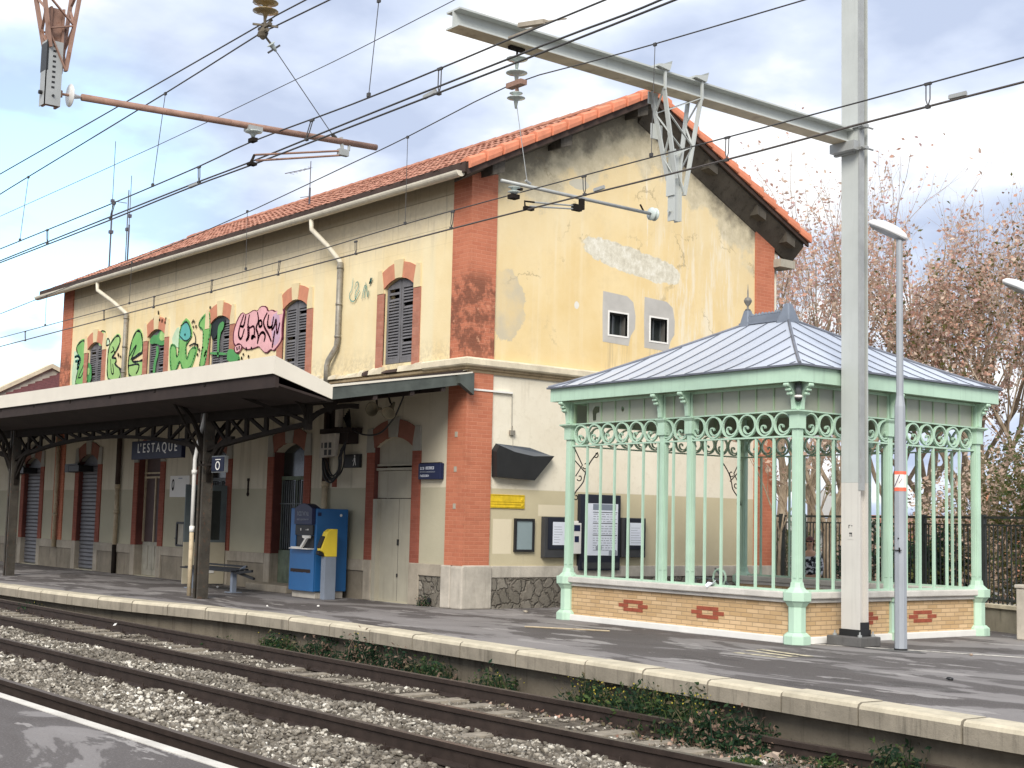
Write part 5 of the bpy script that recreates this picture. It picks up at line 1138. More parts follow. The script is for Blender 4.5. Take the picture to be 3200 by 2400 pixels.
# empty dark frame by the brown door
T = thing('display_stand', 'small dark open frame jutting from the wall left of the open door', 'poster frame', (-32.4, YF-.3, 1.0)); b = MB()
a0 = at_y(551, 1704, YF-.35); a1 = at_y(576, 1634, YF-.35)
xl = a0[0]; zl, zh = a0[2], a1[2]; xr_ = xl+.42
for p, q in (((xl, zl), (xl, zh)), ((xl, zh), (xr_, zh)), ((xl, zl), (xr_, zl)), ((xr_, zl), (xr_, zh))): b.bar((p[0], YF-.35, p[1]), (q[0], YF-.35, q[1]), .05, .05)
part('frame', b, 'black', T); b = MB(); b.box((xl+.02, YF-.335, zl), (xr_, YF-.325, zh)); part('sheet', b, 'concrete_lt', T); b = MB(); b.bar((xl, YF-.35, zl+.18), (xl-.8, YF-.02, zl+.16), .03); part('arm', b, 'black', T)
# litter on the platform
for i, (px, py, lb) in enumerate(((835, 1899, 'crumpled white paper scrap on the platform near the ticket machine'), (682, 1838, 'tiny white butt on the shaded platform by the bench'), (994, 1899, 'small pale scrap on the platform below the validator'))):
    p = at_z(px, py); o = stones([(p[0], p[1], .03)], [.045], 'litter', 'white', .6); tag(o, lb, 'litter'); 

# ------------------------------------------------------------------ fittings on the gable wall
XG = XE+.004
def case(label, y0, z0, y1, z1, kind):
    T = thing('poster_case', label, 'poster case', (XG, (y0+y1)/2, z0), group='poster cases on the gable wall')
    if kind == 'thin':
        b = MB(); w = .045; b.box((XG, y0, z0), (XG+.05, y1, z0+w)); b.box((XG, y0, z1-w), (XG+.05, y1, z1)); b.box((XG, y0, z0+w), (XG+.05, y0+w, z1-w)); b.box((XG, y1-w, z0+w), (XG+.05, y1, z1-w)); part('frame', b, 'black', T)
        b = MB(); b.box((XG, y0+w, z0+w), (XG+.028, y1-w, z1-w)); part('glass', b, 'greyglass', T)
    else:
        b = MB(); b.box((XG, y0, z0), (XG+.12, y1, z1)); part('housing', b, 'casebody', T, bevel=.008)
        b = MB(); b.box((XG+.121, y0+.08, z0+.17), (XG+.135, y1-.02, z1-.02)); part('frame', b, 'navyblack', T)
        b = MB(); b.box((XG+.1355, y0+.19, z0+.25), (XG+.139, y1-.11, z1-.10)); part('poster', b, 'paper', T)
        b = MB(); r_ = random.Random(int(y0*9))
        for k in range(7): b.box((XG+.139, y0+.22, z0+.30+.05*k), (XG+.1405, y0+.22+(y1-y0-.36)*r_.uniform(.4, 1), z0+.308+.05*k))
        part('print', b, 'text_grey', T)
    return T
M['casebody'] = simple('dark_grey_case', (.05, .05, .052), .5, .15, 3); M['navyblack'] = simple('blue_black_frame', (.012, .014, .025), .3, .1, 3, spec=.5)
case('slim black framed case with empty blue-grey glass, nearest the brick corner', 17.09, 1.08, 17.58, 1.72, 'thin')
case('deep dark case with one white poster, left of the kiosk corner post', 17.78, .97, 18.42, 1.77, 'deep')
case('smaller deep case with white sheet, right of the tall timetable', 19.86, .98, 20.52, 1.79, 'deep')
T = thing('timetable_case', 'tall navy framed timetable case with printed pale sheets seen through kiosk bars', 'timetable case', (XG, 19.27, .79))
b = MB(); b.box((XG, 18.72, .72), (XG+.10, 19.82, 2.24)); part('housing', b, 'navyblack', T, bevel=.01)
b = MB(); b.box((XG+.101, 18.90, 1.02), (XG+.104, 19.74, 2.06)); sh = part('sheet', b, 'paper', T)
b = MB(); b.box((XG+.1045, 19.05, 1.93), (XG+.107, 19.68, 2.05)); part('blue_heading', b, 'grey_enamel', sh)
b = MB()
for z in (1.88, 1.66, 1.42): b.box((XG+.1045, 19.05, z), (XG+.107, 19.72, z+.012))
part('ruled_lines', b, 'black', sh); b = MB(); b.box((XG+.1045, 19.14, 1.12), (XG+.107, 19.3, 1.21)); b.box((XG+.1045, 19.5, 1.03), (XG+.107, 19.72, 1.12)); part('printed_blocks', b, 'text_grey', sh)
b = MB(); r_ = random.Random(2)
for k in range(16):
    z = 1.84-k*.048
    if abs(z-1.665) < .02 or abs(z-1.425) < .02: continue
    y = 19.06
    while y < 19.66: L = r_.uniform(.03, .12); b.box((XG+.1045, y, z), (XG+.106, min(19.7, y+L), z+.012)); y += L+r_.uniform(.015, .04)
tag(part('small_print', b, 'text_grey', sh), kind='stuff')
b = MB(); b.box((XG+.101, 18.78, .76), (XG+.107, 19.78, .88)); part('bottom_panel', b, 'casebody', T)
# white sanitiser box half hidden behind kiosk post
T = thing('help_point', 'narrow white help point with two dark windows behind the kiosk corner post', 'help point', (XG, 18.6, 1.0)); b = MB(); b.box((XG, 18.47, 1.05), (XG+.16, 18.70, 1.66)); b.box((XG+.02, 18.50, 1.66), (XG+.12, 18.66, 1.70)); part('body', b, 'white', T, bevel=.01); b = MB(); b.box((XG+.161, 18.50, 1.50), (XG+.165, 18.66, 1.62)); b.box((XG+.161, 18.52, 1.28), (XG+.165, 18.63, 1.40)); parts('window', b, 'navy', T)
T = thing('yellow_plate', 'peeling yellow horizontal sign plate beside the brick corner', 'sign plate', (XG, 16.9, 1.9)); b = MB(); b.box((XG, 16.49, 1.91), (XG+.02, 17.335, 2.17)); pl = part('plate', b, 'signyellow', T); b = MB()
for z in (1.93, 1.985, 2.03, 2.155): b.box((XG+.021, 16.49, z), (XG+.028, 17.33, z+.008))
for z in (1.95, 2.06): b.lathe((XG+.02, 17.27, z+.02), [(.03, 0), (.03, .008), (.018, .012)], 10, 'x')
part('raised_edges', b, 'signyellow', pl)
# black rounded hood (awning) 
T = thing('wall_hood', 'black projecting hood with curved grey top over the yellow plate', 'hood', (XG, 17.2, 2.5))
XO = XG+.16
V = [(XG, 16.52, 2.50), (XO, 16.52, 2.50), (XO, 17.46, 2.46), (XG, 17.50, 2.47), (XO, 16.50, 2.97), (XO, 16.57, 3.10), (XO, 16.95, 2.99), (XO, 17.42, 2.93), (XO, 17.95, 2.955), (XG, 17.96, 2.98), (XG, 17.45, 3.10), (XG, 16.60, 3.14), (XG, 16.50, 3.0)]
b = MB(); b.add(V, [(0, 3, 2, 1), (1, 2, 7, 6, 5, 4), (0, 1, 4, 12), (4, 5, 11, 12), (2, 8, 7), (2, 3, 9, 8)], 0); b.add(V, [(5, 6, 7, 8, 9, 10, 11)], 1); part('hood', b, ['hood', 'hoodtop'], T)

# ------------------------------------------------------------------ mint green kiosk (waiting shelter)
KX, KY, KYAW, KA, KB, KOV = -15.74, 18.25, .0279, 5.151, 4.345, .266
K = thing('waiting_kiosk', 'mint green iron waiting kiosk with buff brick base and grey zinc hipped roof', 'kiosk', (KX, KY, 0), -KYAW)
def kp(name, mb, mats, par=None, **k): return part(name, mb, mats, par or K, local=True, **k)
def kps(name, mb, mats, par=None, **k): return parts(name, mb, mats, par or K, local=True, **k)
ha, hb_ = KA/2, KB/2
ZL0, ZL1, ZR0, ZR1, ZP, ZF = .615, .742, 3.004, 3.357, 3.76, 3.986
faces = [((ha, -hb_), (-1, 0), KA, (0, -1)), ((ha, -hb_), (0, 1), KB, (1, 0)), ((-ha, hb_), (1, 0), KA, (0, 1)), ((-ha, hb_), (0, -1), KB, (-1, 0))]   # front, right, back, left
def P3(fc, s, d, z): o, u, L, n = fc; return (o[0]+u[0]*s+n[0]*d, o[1]+u[1]*s+n[1]*d, z)
def fbox(b, fc, s0, s1, d0, d1, z0, z1): b.box(P3(fc, s0, d0, z0), P3(fc, s1, d1, z1))
for i, fc in enumerate(faces):
    if i == 3: continue
    b = MB(); fbox(b, fc, .002, fc[2]-.002, -.16-.003*i, .02+.004*i, .075, ZL0); kp('brick_base', b, 'kbrick')
    b = MB(); fbox(b, fc, -.0, fc[2], -.17, .095+.003*i, 0, .10); kp('white_footing', b, 'white', bevel=.01)
    b = MB(); fbox(b, fc, -.02, fc[2]+.02, -.2, .13, ZL0+.03, ZL1); kp('ledge', b, 'ledge', bevel=.015)
    b = MB(); fbox(b, fc, -.0, fc[2]+.0, -.17, .075+.003*i, ZL0-.03, ZL0+.028); kp('ledge_moulding', b, 'ledge', bevel=.01)
    b = MB(); fbox(b, fc, .03, fc[2]-.03, -.035, .035, ZL1, ZL1+.03); kp('sill_rail', b, 'kgreen')
def motif(fc, s):
    b = MB(); w, h, g = .225, .056, .008
    for r, xs_ in ((1, (-.5, .5)), (0, (-1., 1.)), (-1, (-.5, .5))):
        for x in xs_: fbox(b, fc, s+x*(w+g)-w/2, s+x*(w+g)+w/2, 0, .029, .335+r*(h+g)-h/2, .335+r*(h+g)+h/2)
    kps('red_brick', b, 'redbrick')
motif(faces[0], 1.77); motif(faces[0], 3.46); motif(faces[1], 1.45); motif(faces[1], 2.89)
# corner posts and middle posts
def post(x, y, corner, base=True, name='corner_post'):
    w = .058; b = MB(); w = w if corner else .052; b.box((x-w, y-w, ZL1), (x+w, y+w, ZP)); b.box((x-w*.55, y-w-.008, ZL1+.2), (x+w*.55, y-w, 2.96)); b.box((x+w, y-w*.55, ZL1+.2), (x+w+.008, y+w*.55, 2.96))
    p = kp(name, b, 'kgreen', bevel=.006)
    b = MB()
    def oct_(r0, r1, z0, z1, b=b):
        r = [(x+r0*math.cos(PI/8+PI/4*k)*1.08, y+r0*math.sin(PI/8+PI/4*k)*1.08, z0) for k in range(8)]+[(x+r1*math.cos(PI/8+PI/4*k)*1.08, y+r1*math.sin(PI/8+PI/4*k)*1.08, z1) for k in range(8)]
        b.add(r, [(k, (k+1) % 8, 8+(k+1) % 8, 8+k) for k in range(8)]+[tuple(range(8))[::-1], tuple(range(8, 16))])
    if base and corner:
        oct_(.19, .19, 0, .12); oct_(.19, .135, .12, .17); oct_(.122, .122, .17, .53); oct_(.122, .18, .53, .615); oct_(.195, .20, .615, ZL1+.002); kp('pedestal', b, 'kgreen', p, bevel=.006); b = MB()
        oct_(.17, .10, ZL1, ZL1+.07, b); oct_(.10, .09, ZL1+.07, ZL1+.14, b); kp('post_foot', b, 'kgreen', p)
    elif base:
        fy = 0
        b.box((x+.02, y-.06, 0), (x+.17, y+.06, .12)); b.box((x+.02, y-.035, .12), (x+.09, y+.035, .60)); b.box((x+.02, y-.05, .58), (x+.12, y+.05, .66)); b.box((x+.1, y-.03, .6), (x+.135, y+.03, .75)); kp('pedestal', b, 'kgreen', p); 
    b = MB(); q = .085 if corner else .08
    b.box((x-q, y-q, 3.10), (x+q, y+q, 3.30)); 
    q2 = .15 if corner else .11
    b.add([(x-q, y-q, 3.30), (x+q, y-q, 3.30), (x+q, y+q, 3.30), (x-q, y+q, 3.30), (x-q2, y-q2, 3.345), (x+q2, y-q2, 3.345), (x+q2, y+q2, 3.345), (x-q2, y+q2, 3.345), (x-q2, y-q2, 3.365), (x+q2, y-q2, 3.365), (x+q2, y+q2, 3.365), (x-q2, y+q2, 3.365)],
          [(0, 1, 5, 4), (1, 2, 6, 5), (2, 3, 7, 6), (3, 0, 4, 7), (4, 5, 9, 8), (5, 6, 10, 9), (6, 7, 11, 10), (7, 4, 8, 11), (8, 9, 10, 11), (3, 2, 1, 0)])
    kp('capital', b, 'kgreen', p)
    return p
def bracket(x, y, nx, ny, p):
    b = MB(); t_ = .04
    prof_ = [(.06, 3.38), (.095, 3.38), (.10, 3.46), (.115, 3.55), (.15, 3.63), (.20, 3.68), (.235, 3.70), (.235, 3.757), (.06, 3.757)]
    vs = []
    for s_ in (-t_, t_):
        for d, z in prof_: vs.append((x+nx*d-ny*s_, y+ny*d+nx*s_, z))
    n = len(prof_); b.add(vs, [tuple(range(n))[::-1], tuple(range(n, 2*n))]+[(k, (k+1) % n, n+(k+1) % n, n+k) for k in range(n)]); kp('roof_bracket', b, 'kgreen', p)
    b = MB()
    for d, z, r in ((.245, 3.725, .028), (.21, 3.655, .018), (.175, 3.60, .022)): b.lathe((x+nx*d, y+ny*d, z), [(r*.6, -t_-.008), (r, -t_), (r, t_), (r*.6, t_+.008)], 10, 'y' if abs(nx) > .5 else 'x')
    kp('bracket_scroll', b, 'kgreen', p)
for x, y in ((ha, -hb_), (-ha, -hb_), (ha, hb_), (-ha, hb_)):
    p = post(x, y, True); bracket(x, y, 1 if x > 0 else -1, 0, p); bracket(x, y, 0, 1 if y > 0 else -1, p)
for s_ in (2.2, 2.82):
    p = post(ha-s_, -hb_+.02, False, False, 'middle_post'); bracket(ha-s_, -hb_, 0, -1, p)
p = post(ha-.02, -hb_+2.1, False, True, 'middle_post'); bracket(ha, -hb_+2.1, 1, 0, p)
p = post(ha-2.2, hb_, False, False, 'middle_post'); p = post(-ha, -hb_+2.2, False, False, 'middle_post') if False else None
# bars, scroll frieze, glazed band
def ring_mesh(fc, s, z, R_, b):
    # flat iron ring with an inner curl
    def pt(r, a, d): return P3(fc, s+r*math.cos(a), d, z+r*math.sin(a))
    n = 22
    for i in range(n):
        a0, a1 = 2*PI*i/n, 2*PI*(i+1)/n; o = len(b.v)
        for a in (a0, a1):
            for r, d in ((R_, .022), (R_-.024, .022), (R_-.024, -.022), (R_, -.022)): b.v.append(pt(r, a, d))
        for j in range(4): b.f.append((o+j, o+(j+1) % 4, o+4+(j+1) % 4, o+4+j)); b.mi.append(0)
    P = []
    for i in range(15):
        t = i/14
        a = -PI*.93+t*PI*2.15; r = (R_-.028)*(1-t)**1.9+.014*(1-t*.3); P.append((s+.004+r*math.cos(a), z-.045*min(1, t*1.6)+r*math.sin(a)))
    for i in range(14):
        (sa, za), (sb, zb) = P[i], P[i+1]; dx, dz = sb-sa, zb-za; L = math.hypot(dx, dz)+1e-6; nx, nz = -dz/L*.009, dx/L*.009; o = len(b.v)
        for q, r in ((sa, za), (sb, zb)):
            for sg, d in ((1, .018), (-1, .018), (-1, -.018), (1, -.018)): b.v.append(P3(fc, q+nx*sg, d, r+nz*sg))
        for j in range(4): b.f.append((o+j, o+(j+1) % 4, o+4+(j+1) % 4, o+4+j)); b.mi.append(0)
    b.g.append((0, len(b.v), 0, len(b.f)))
for i, fc in enumerate(faces):
    L = fc[2]; n = 14 if i in (0, 2) else 12; s0, s1 = .10, L-.10; st = (s1-s0)/n
    back = i >= 2
    b = MB(); fbox(b, fc, .05, L-.05, -.022, .022, ZR0-.025, ZR0); fbox(b, fc, .05, L-.05, -.022, .022, ZR1, ZR1+.02); fbox(b, fc, .05, L-.05, -.03, .03, ZP-.04, ZP-.001); kps('frieze_rail', b, 'kgreen')
    for k in range(n):
        b = MB(); ring_mesh(fc, s0+st*(k+.5), (ZR0+ZR1)/2, min(st, ZR1-ZR0)/2-.001, b); kp('frieze_scroll', b, 'kgreen')
    if i != 3:
        for k in range(1, n):
            s_ = s0+st*k
            if i == 0 and any(abs(s_-q) < .1 for q in (2.2, 2.82)): continue
            if i == 1 and abs(s_-2.1) < .12: continue
            b = MB(); fbox(b, fc, s_-.017, s_+.017, -.017, .017, ZL1+.03, ZR0-.025); kp('bar', b, 'kgreen')
    # glazed band above the frieze
    for k in range(n+1):
        s_ = s0+st*k; b = MB(); fbox(b, fc, s_-.012, s_+.012, -.02, .02, ZR1+.02, ZP-.04); kp('mullion', b, 'kgreen_d')
    for k in range(n):
        sa, sb = s0+st*k+.012, s0+st*(k+1)-.012; z0, z1 = ZR1+.02, ZP-.04
        b = MB(); o, u, L_, nn = fc
        hole = None
        if i == 0 and k == n-2: hole = [(.35, .1), (.6, .1), (.62, .45), (.85, .5), (.85, .8), (.5, .82), (.30, .6)]
        if i == 0 and k == n-4: hole = [(.4, .5), (.55, .42), (.62, .55), (.6, .7), (.42, .7)]
        if i == 0 and k == n-1: continue
        outer = [(sa, z0), (sb, z0), (sb, z1), (sa, z1)]
        hs = [[(lerp(sb, sa, a), lerp(z0, z1, c)) for a, c in hole]] if hole else []
        m2 = MB(); m2.prism(outer, -.003, .003, 'y', holes=hs); m2.v = [P3(fc, v[0], v[1], v[2]) for v in m2.v]; kp('glass_pane', m2, 'glasspane')
# roof
def rf(t): return ZF+.02+(5.16-ZF-.02)*t**1.10
E_ = KOV+.03; rh = .46; NS = 10
def roofline(t):   # rectangle half sizes at height fraction t
    return lerp(ha+E_, rh, t), lerp(hb_+E_, .0, t)
b = MB()
for i in range(NS+1):
    t = i/NS; hx, hy = roofline(t); z = rf(t); b.v += [(-hx, -hy, z), (hx, -hy, z), (hx, hy, z), (-hx, hy, z)]
for i in range(NS):
    for j in range(4): b.f.append((i*4+j, i*4+(j+1) % 4, (i+1)*4+(j+1) % 4, (i+1)*4+j)); b.mi.append(0)
kp('zinc_roof', b, 'zinc')
b = MB(); hx, hy = ha+E_+.015, hb_+E_+.015
for p, q in (((-hx, -hy), (hx, -hy)), ((hx, -hy), (hx, hy)), ((hx, hy), (-hx, hy)), ((-hx, hy), (-hx, -hy))): b.bar((p[0], p[1], ZF+.012), (q[0], q[1], ZF+.012), .03, .028)
kp('roof_edge', b, 'zincdark')
# standing seams
def seam(side, pos):
    # follow the slope at constant pos until it meets the hip
    pts = []
    for i in range(NS*2+1):
        t = i/(NS*2); hx, hy = roofline(t)
        lim = hx if side in (0, 2) else hy
        if abs(pos) > lim: break
        z = rf(t)+.012
        pts.append({0: (pos, -hy, z), 2: (pos, hy, z), 1: (hx, pos, z), 3: (-hx, pos, z)}[side])
    if len(pts) > 1:
        b = MB(); pts[0] = (pts[0][0], pts[0][1], pts[0][2])
        for p, q in zip(pts[:-1], pts[1:]): b.bar(p, q, .009, .013)
        kp('standing_seam', b, 'zincdark')
sp = .43; k = -6
for k in range(-6, 7):
    for sd_ in (0, 2):
        if abs(k*sp) < ha+.2: seam(sd_, k*sp+.1)
    for sd_ in (1, 3):
        if abs(k*sp) < hb_+.2: seam(sd_, k*sp)
for sx in (-1, 1):
    for sy in (-1, 1):
        b = MB(); pts = []
        for i in range(NS+1): t = i/NS; hx, hy = roofline(t); pts.append((sx*hx, sy*hy, rf(t)+.012))
        b.tube(pts, .026, 6); kp('hip_cap', b, 'zincdark')
b = MB(); b.prism([(-rh-.1, 5.10), (rh+.1, 5.10), (rh+.05, 5.27), (-rh-.05, 5.27)], -.07, .07, 'y'); b.box((-rh-.12, -.10, 5.13), (rh+.12, .10, 5.17)); rc = kp('ridge_cap', b, 'ridgezinc') if 'ridgezinc' in M else (M.__setitem__('ridgezinc', simple('blue_grey_zinc', (.20, .225, .265), .5, .15, 3, .1, metal=.3)), kp('ridge_cap', b, 'ridgezinc'))[1]
for sx in (-1, 1):
    b = MB(); h = 5.42 if sx > 0 else 5.40; w0 = .17 if sx > 0 else .13
    b.add([(sx*rh-w0, -w0, 5.02), (sx*rh+w0, -w0, 5.02), (sx*rh+w0, w0, 5.02), (sx*rh-w0, w0, 5.02), (sx*rh-.05, -.05, h), (sx*rh+.05, -.05, h), (sx*rh+.05, .05, h), (sx*rh-.05, .05, h)], [(0, 1, 5, 4), (1, 2, 6, 5), (2, 3, 7, 6), (3, 0, 4, 7), (4, 5, 6, 7)]); kp('ridge_end', b, 'ridgezinc', rc, bevel=.02)
b = MB(); r_ = random.Random(4); x = -rh+.12
while x < rh-.14: b.lathe((x, 0, 5.27), [(.02, 0), (.035, .015), (.03, r_.uniform(.03, .05)), (.008, r_.uniform(.055, .075))], 7); x += .075
kp('cresting', b, 'ridgezinc', rc)
b = MB(); b.lathe((-rh, 0, 5.40), [(.05, 0), (.05, .015), (.02, .03), (.016, .07), (.045, .11), (.066, .145), (.07, .175), (.05, .215), (.015, .235), (.014, .30), (.003, .46)], 14); kp('finial', b, 'fin_iron', rc, smooth=True) if 'fin_iron' in M else (M.__setitem__('fin_iron', simple('weathered_finial', (.20, .19, .17), .5, .5, 12, .3, metal=.2)), kp('finial', b, 'fin_iron', rc, smooth=True))
# fascia boards and soffit
b = MB()
hx, hy = ha+KOV, hb_+KOV
for p, q in (((-hx, -hy, ), (hx, -hy)), ((hx, -hy), (hx, hy)), ((hx, hy), (-hx, hy)), ((-hx, hy), (-hx, -hy))):
    d = Vector((q[0]-p[0], q[1]-p[1], 0)).normalized(); n = Vector((d.y, -d.x, 0)); pi_ = Vector(p+(0,))-n*.04+d*.04; qi = Vector(q+(0,))-n*.04-d*.04
    m2 = MB(); m2.add([(p[0], p[1], ZP), (q[0], q[1], ZP), (qi.x, qi.y, ZP), (pi_.x, pi_.y, ZP), (p[0], p[1], ZF), (q[0], q[1], ZF), (qi.x, qi.y, ZF), (pi_.x, pi_.y, ZF)], BF); kp('fascia', m2, 'kgreen')
b = MB(); b.box((-hx+.041, -hy+.041, ZP+.02), (hx-.041, hy-.041, ZP+.04)); M['kceil'] = simple('pale_green_ceiling', (.52, .66, .50), .6, .05, 1.5, .03); kp('soffit', b, 'kceil')
# black wrought-iron curls in the open left side
def curl(y, s_):
    b = MB(); x = -ha
    def arc(cy, cz, r, a0, a1, sp_=0., n=14): return [(x, cy+(r-sp_*i/n)*math.cos(lerp(a0, a1, i/n)), cz+(r-sp_*i/n)*math.sin(lerp(a0, a1, i/n))) for i in range(n+1)]
    z0 = 2.97
    b.tube([(x, y, z0-.9), (x, y+s_*.02, z0-.85)]+[(x, y+s_*(.03+.22*math.sin(t*PI/2)**1.5), z0-.82+.30*t) for t in [k/8 for k in range(9)]]+[(x, y+s_*(.25+.3*t), z0-.52+.46*t**.6) for t in [k/8 for k in range(1, 9)]], .011, 6)
    for cy, cz, r in ((.07, -.86, .055), (.14, -.52, .065), (.27, -.30, .07), (.52, -.10, .06)): b.tube([(p[0], y+s_*(p[1]), p[2]) for p in arc(cy, z0+cz, r, -2.6, 2.2, r*.65)], .010, 6)
    b.tube([(x, y+s_*.02, z0-.22), (x, y+s_*.30, z0-.45)], .010, 6); b.tube([(x, y+s_*.02, z0-.02), (x, y+s_*.2, z0-.3), (x, y+s_*.05, z0-.5)], .010, 6)
    kp('iron_curl', b, 'curly')
curl(-hb_+.07, 1); curl(hb_-.07, -1)
# seat along the inside
b = MB(); b.box((-ha+.25, hb_-.55, .38), (ha-.3, hb_-.2, .43)); b.box((-ha+.3, hb_-.5, 0), (-ha+.36, hb_-.25, .38)); b.box((ha-.4, hb_-.5, 0), (ha-.34, hb_-.25, .38)); kp('bench_seat', b, 'benchwood') if 'benchwood' in M else (M.__setitem__('benchwood', simple('brown_grey_boards', (.17, .145, .12), .8, .2, 4, .2)), kp('bench_seat', b, 'benchwood'))
# camera dome under the corner
Rk = Matrix.Translation((KX, KY, 0))@Matrix.Rotation(-KYAW, 4, 'Z')
c = Rk@Vector((ha+.10, -hb_-.10, 0))
T = thing('security_camera', 'grey dome security camera hung under the front corner of the green kiosk', 'security camera', (c.x, c.y, 3.48)); b = MB(); b.lathe((c.x, c.y, 0), [(.048, 3.55), (.048, 3.755)], 14); part('stem', b, 'grey_iron', T, smooth=True); b = MB(); b.lathe((c.x, c.y, 0), [(.03, 3.535), (.058, 3.54), (.062, 3.565), (.05, 3.575)], 16); part('collar', b, 'white', T, smooth=True); b = MB(); b.lathe((c.x, c.y, 0), [(.004, 3.478), (.03, 3.485), (.05, 3.51), (.056, 3.54), (.05, 3.541)], 16); part('dome', b, 'black', T, smooth=True)
# torn paper on the ledge
c = Rk@Vector((ha-1.66, -hb_-.08, ZL1)); b = MB(); b.add([(c.x-.11, c.y, c.z+.01), (c.x, c.y-.07, c.z-.02), (c.x+.12, c.y+.0, c.z+.10), (c.x+.04, c.y+.05, c.z+.04), (c.x-.02, c.y+.08, c.z+.05), (c.x-.10, c.y+.06, c.z+.06)], [(0, 1, 4, 5), (1, 2, 3, 4)]); o = part('torn_paper', b, 'paper', origin=tuple(c)); md = o.modifiers.new('s', 'SOLIDIFY'); md.thickness = .004; tag(o, 'torn white paper lying on the kiosk ledge between two bars', 'paper')
# green frame and clear sheet lying inside (seen low through the bars)
c = Rk@Vector((-.6, -.6, 0)); T = thing('folded_stroller', 'small grey and green folded frame on the kiosk floor behind the front bars', 'folding cart', tuple(c)); b = MB()
for a, d in (((-.45, 0, .78), (.05, 0, .78)), ((.05, 0, .78), (.45, .1, .6)), ((-.45, 0, .6), (-.1, 0, .6)), ((-.45, 0, .78), (-.45, 0, .5)), ((.0, 0, .95), (.4, 0, .6)), ((-.3, 0, .6), (.2, .1, .02)), ((.3, 0, .6), (-.2, .1, .02))): b.bar((c.x+a[0], c.y+a[1], a[2]), (c.x+d[0], c.y+d[1], d[2]), .025)
part('frame', b, 'grey_iron', T); b = MB(); b.tube([(c.x+.1+.14*math.cos(k*PI/8), c.y, .80+.14*math.sin(k*PI/8)) for k in range(17)], .02, 6); part('wheel', b, 'kgreen', T)

# ------------------------------------------------------------------ catenary mast, beam and wires
MX, MY, MW, MD = -12.72, 16.68, .33, .21
MAST = thing('catenary_mast', 'tall pale grey steel catenary mast with beige lower half beside the green kiosk', 'catenary mast', (MX, MY, 0))
def hsec(z0, z1, mat, nm):
    b = MB(); x0, x1, y0, y1 = MX-MW/2, MX+MW/2, MY-MD/2, MY+MD/2
    b.box((x0, y0, z0), (x1, y0+.02, z1)); b.box((x0+.01, y1-.02, z0), (x1-.01, y1, z1)); b.box((MX+.06, y0+.021, z0), (MX+.08, y1-.021, z1)); return part(nm, b, mat, MAST)
hsec(.16, 2.33, 'mast2', 'lower_section'); hsec(2.332, 13.5, 'mast', 'upper_section')
b = MB(); b.box((MX-.30, MY-.27, 0), (MX+.30, MY+.20, .14)); fb = part('base_block', b, 'basegrey', MAST, bevel=.015) if 'basegrey' in M else (M.__setitem__('basegrey', concrete('dark_base_concrete', (.13, .125, .12), .3)), part('base_block', b, 'basegrey', MAST, bevel=.015))[1]
b = MB(); b.box((MX-.18, MY-.13, .14), (MX+.18, MY+.13, .235)); b.box((MX+.166, MY-.10, .2), (MX+.172, MY+.10, .34)); part('base_plate', b, 'black', fb)
b = MB(); r_ = random.Random(8)
for dx, dy in ((-.22, -.18), (.22, -.18), (.22, .12), (-.22, .12)): b.lathe((MX+dx, MY+dy, .14), [(.03, 0), (.03, .03), (.012, .03), (.012, .07)], 8)
part('anchor_bolts', b, 'galv', fb)
b = MB(); b.box((MX+MW/2-.02, MY-MD/2-.01, 2.22), (MX+MW/2+.006, MY+.0, 13.4)); part('cable_guard', b, 'galv', MAST)
b = MB(); q0 = at_y(2667, 170, MY-.1); b.box((MX+.09, MY-.07, q0[2]), (MX+.15, MY-.02, 13.4)); b.box((MX+.08, MY-.09, q0[2]-.03), (MX+.16, MY-.0, q0[2]+.03)); part('insulating_rod', b, 'white', MAST)
z0 = at_y(2640, 1655, MY-.11)[2]; b = MB(); b.box((MX-.05, MY-MD/2-.004, z0-.14), (MX+.05, MY-MD/2-.001, z0+.10)); sk = part('sticker', b, 'mast2', MAST); b = MB()
for (a0, c0, a1, c1) in ((-.03, .06, .0, .065), (-.03, .02, -.02, .06), (.02, .05, .035, .06), (-.02, -.06, .03, -.045), (.02, -.1, .03, -.05), (-.01, -.10, .0, -.07)): b.box((MX+a0, MY-MD/2-.006, z0+c0), (MX+a1, MY-MD/2-.0045, z0+c1+.004))
part('sticker_print', b, 'black', sk)
# horizontal H beam over the tracks
BX = -12.78; bz0, bz1 = 7.34, 7.56; yb0, yb1 = 9.28, MY-MD/2-.002
b = MB(); b.box((BX-.13, yb0, bz1-.022), (BX+.13, yb1, bz1)); b.box((BX-.13, yb0, bz0), (BX+.13, yb1, bz0+.022)); b.box((BX-.01, yb0, bz0+.022), (BX+.012, yb1, bz1-.022)); bm_ = part('beam', b, 'mast', MAST)
b = MB(); b.box((BX-.129, yb0+.002, bz0-.003), (BX+.129, yb1, bz0)); part('beam_underside', b, 'beamrust', bm_)
b = MB()
b.box((MX-.26, yb1-.06, bz0-.16), (MX+.10, yb1+.0, bz0-.01)); b.box((MX-.24, yb1-.18, bz0-.14), (MX+.2, yb1-.06, bz0-.005)); b.box((MX-.2, yb1-.05, bz1), (MX+.26, yb1-.0, bz1+.05))
b.box((MX+.17, MY-.14, bz1-.02), (MX+.29, MY-.05, bz1+.03)); b.box((MX+.17, MY-.14, bz0-.12), (MX+.29, MY-.05, bz0-.08)); b.tube([(MX+.25, MY-.2, bz1), (MX+.25, MY+.1, bz1)], .015, 6); b.tube([(MX+.25, MY-.2, bz0-.1), (MX+.25, MY+.1, bz0-.1)], .015, 6)
part('beam_clamps', b, 'galv', bm_)
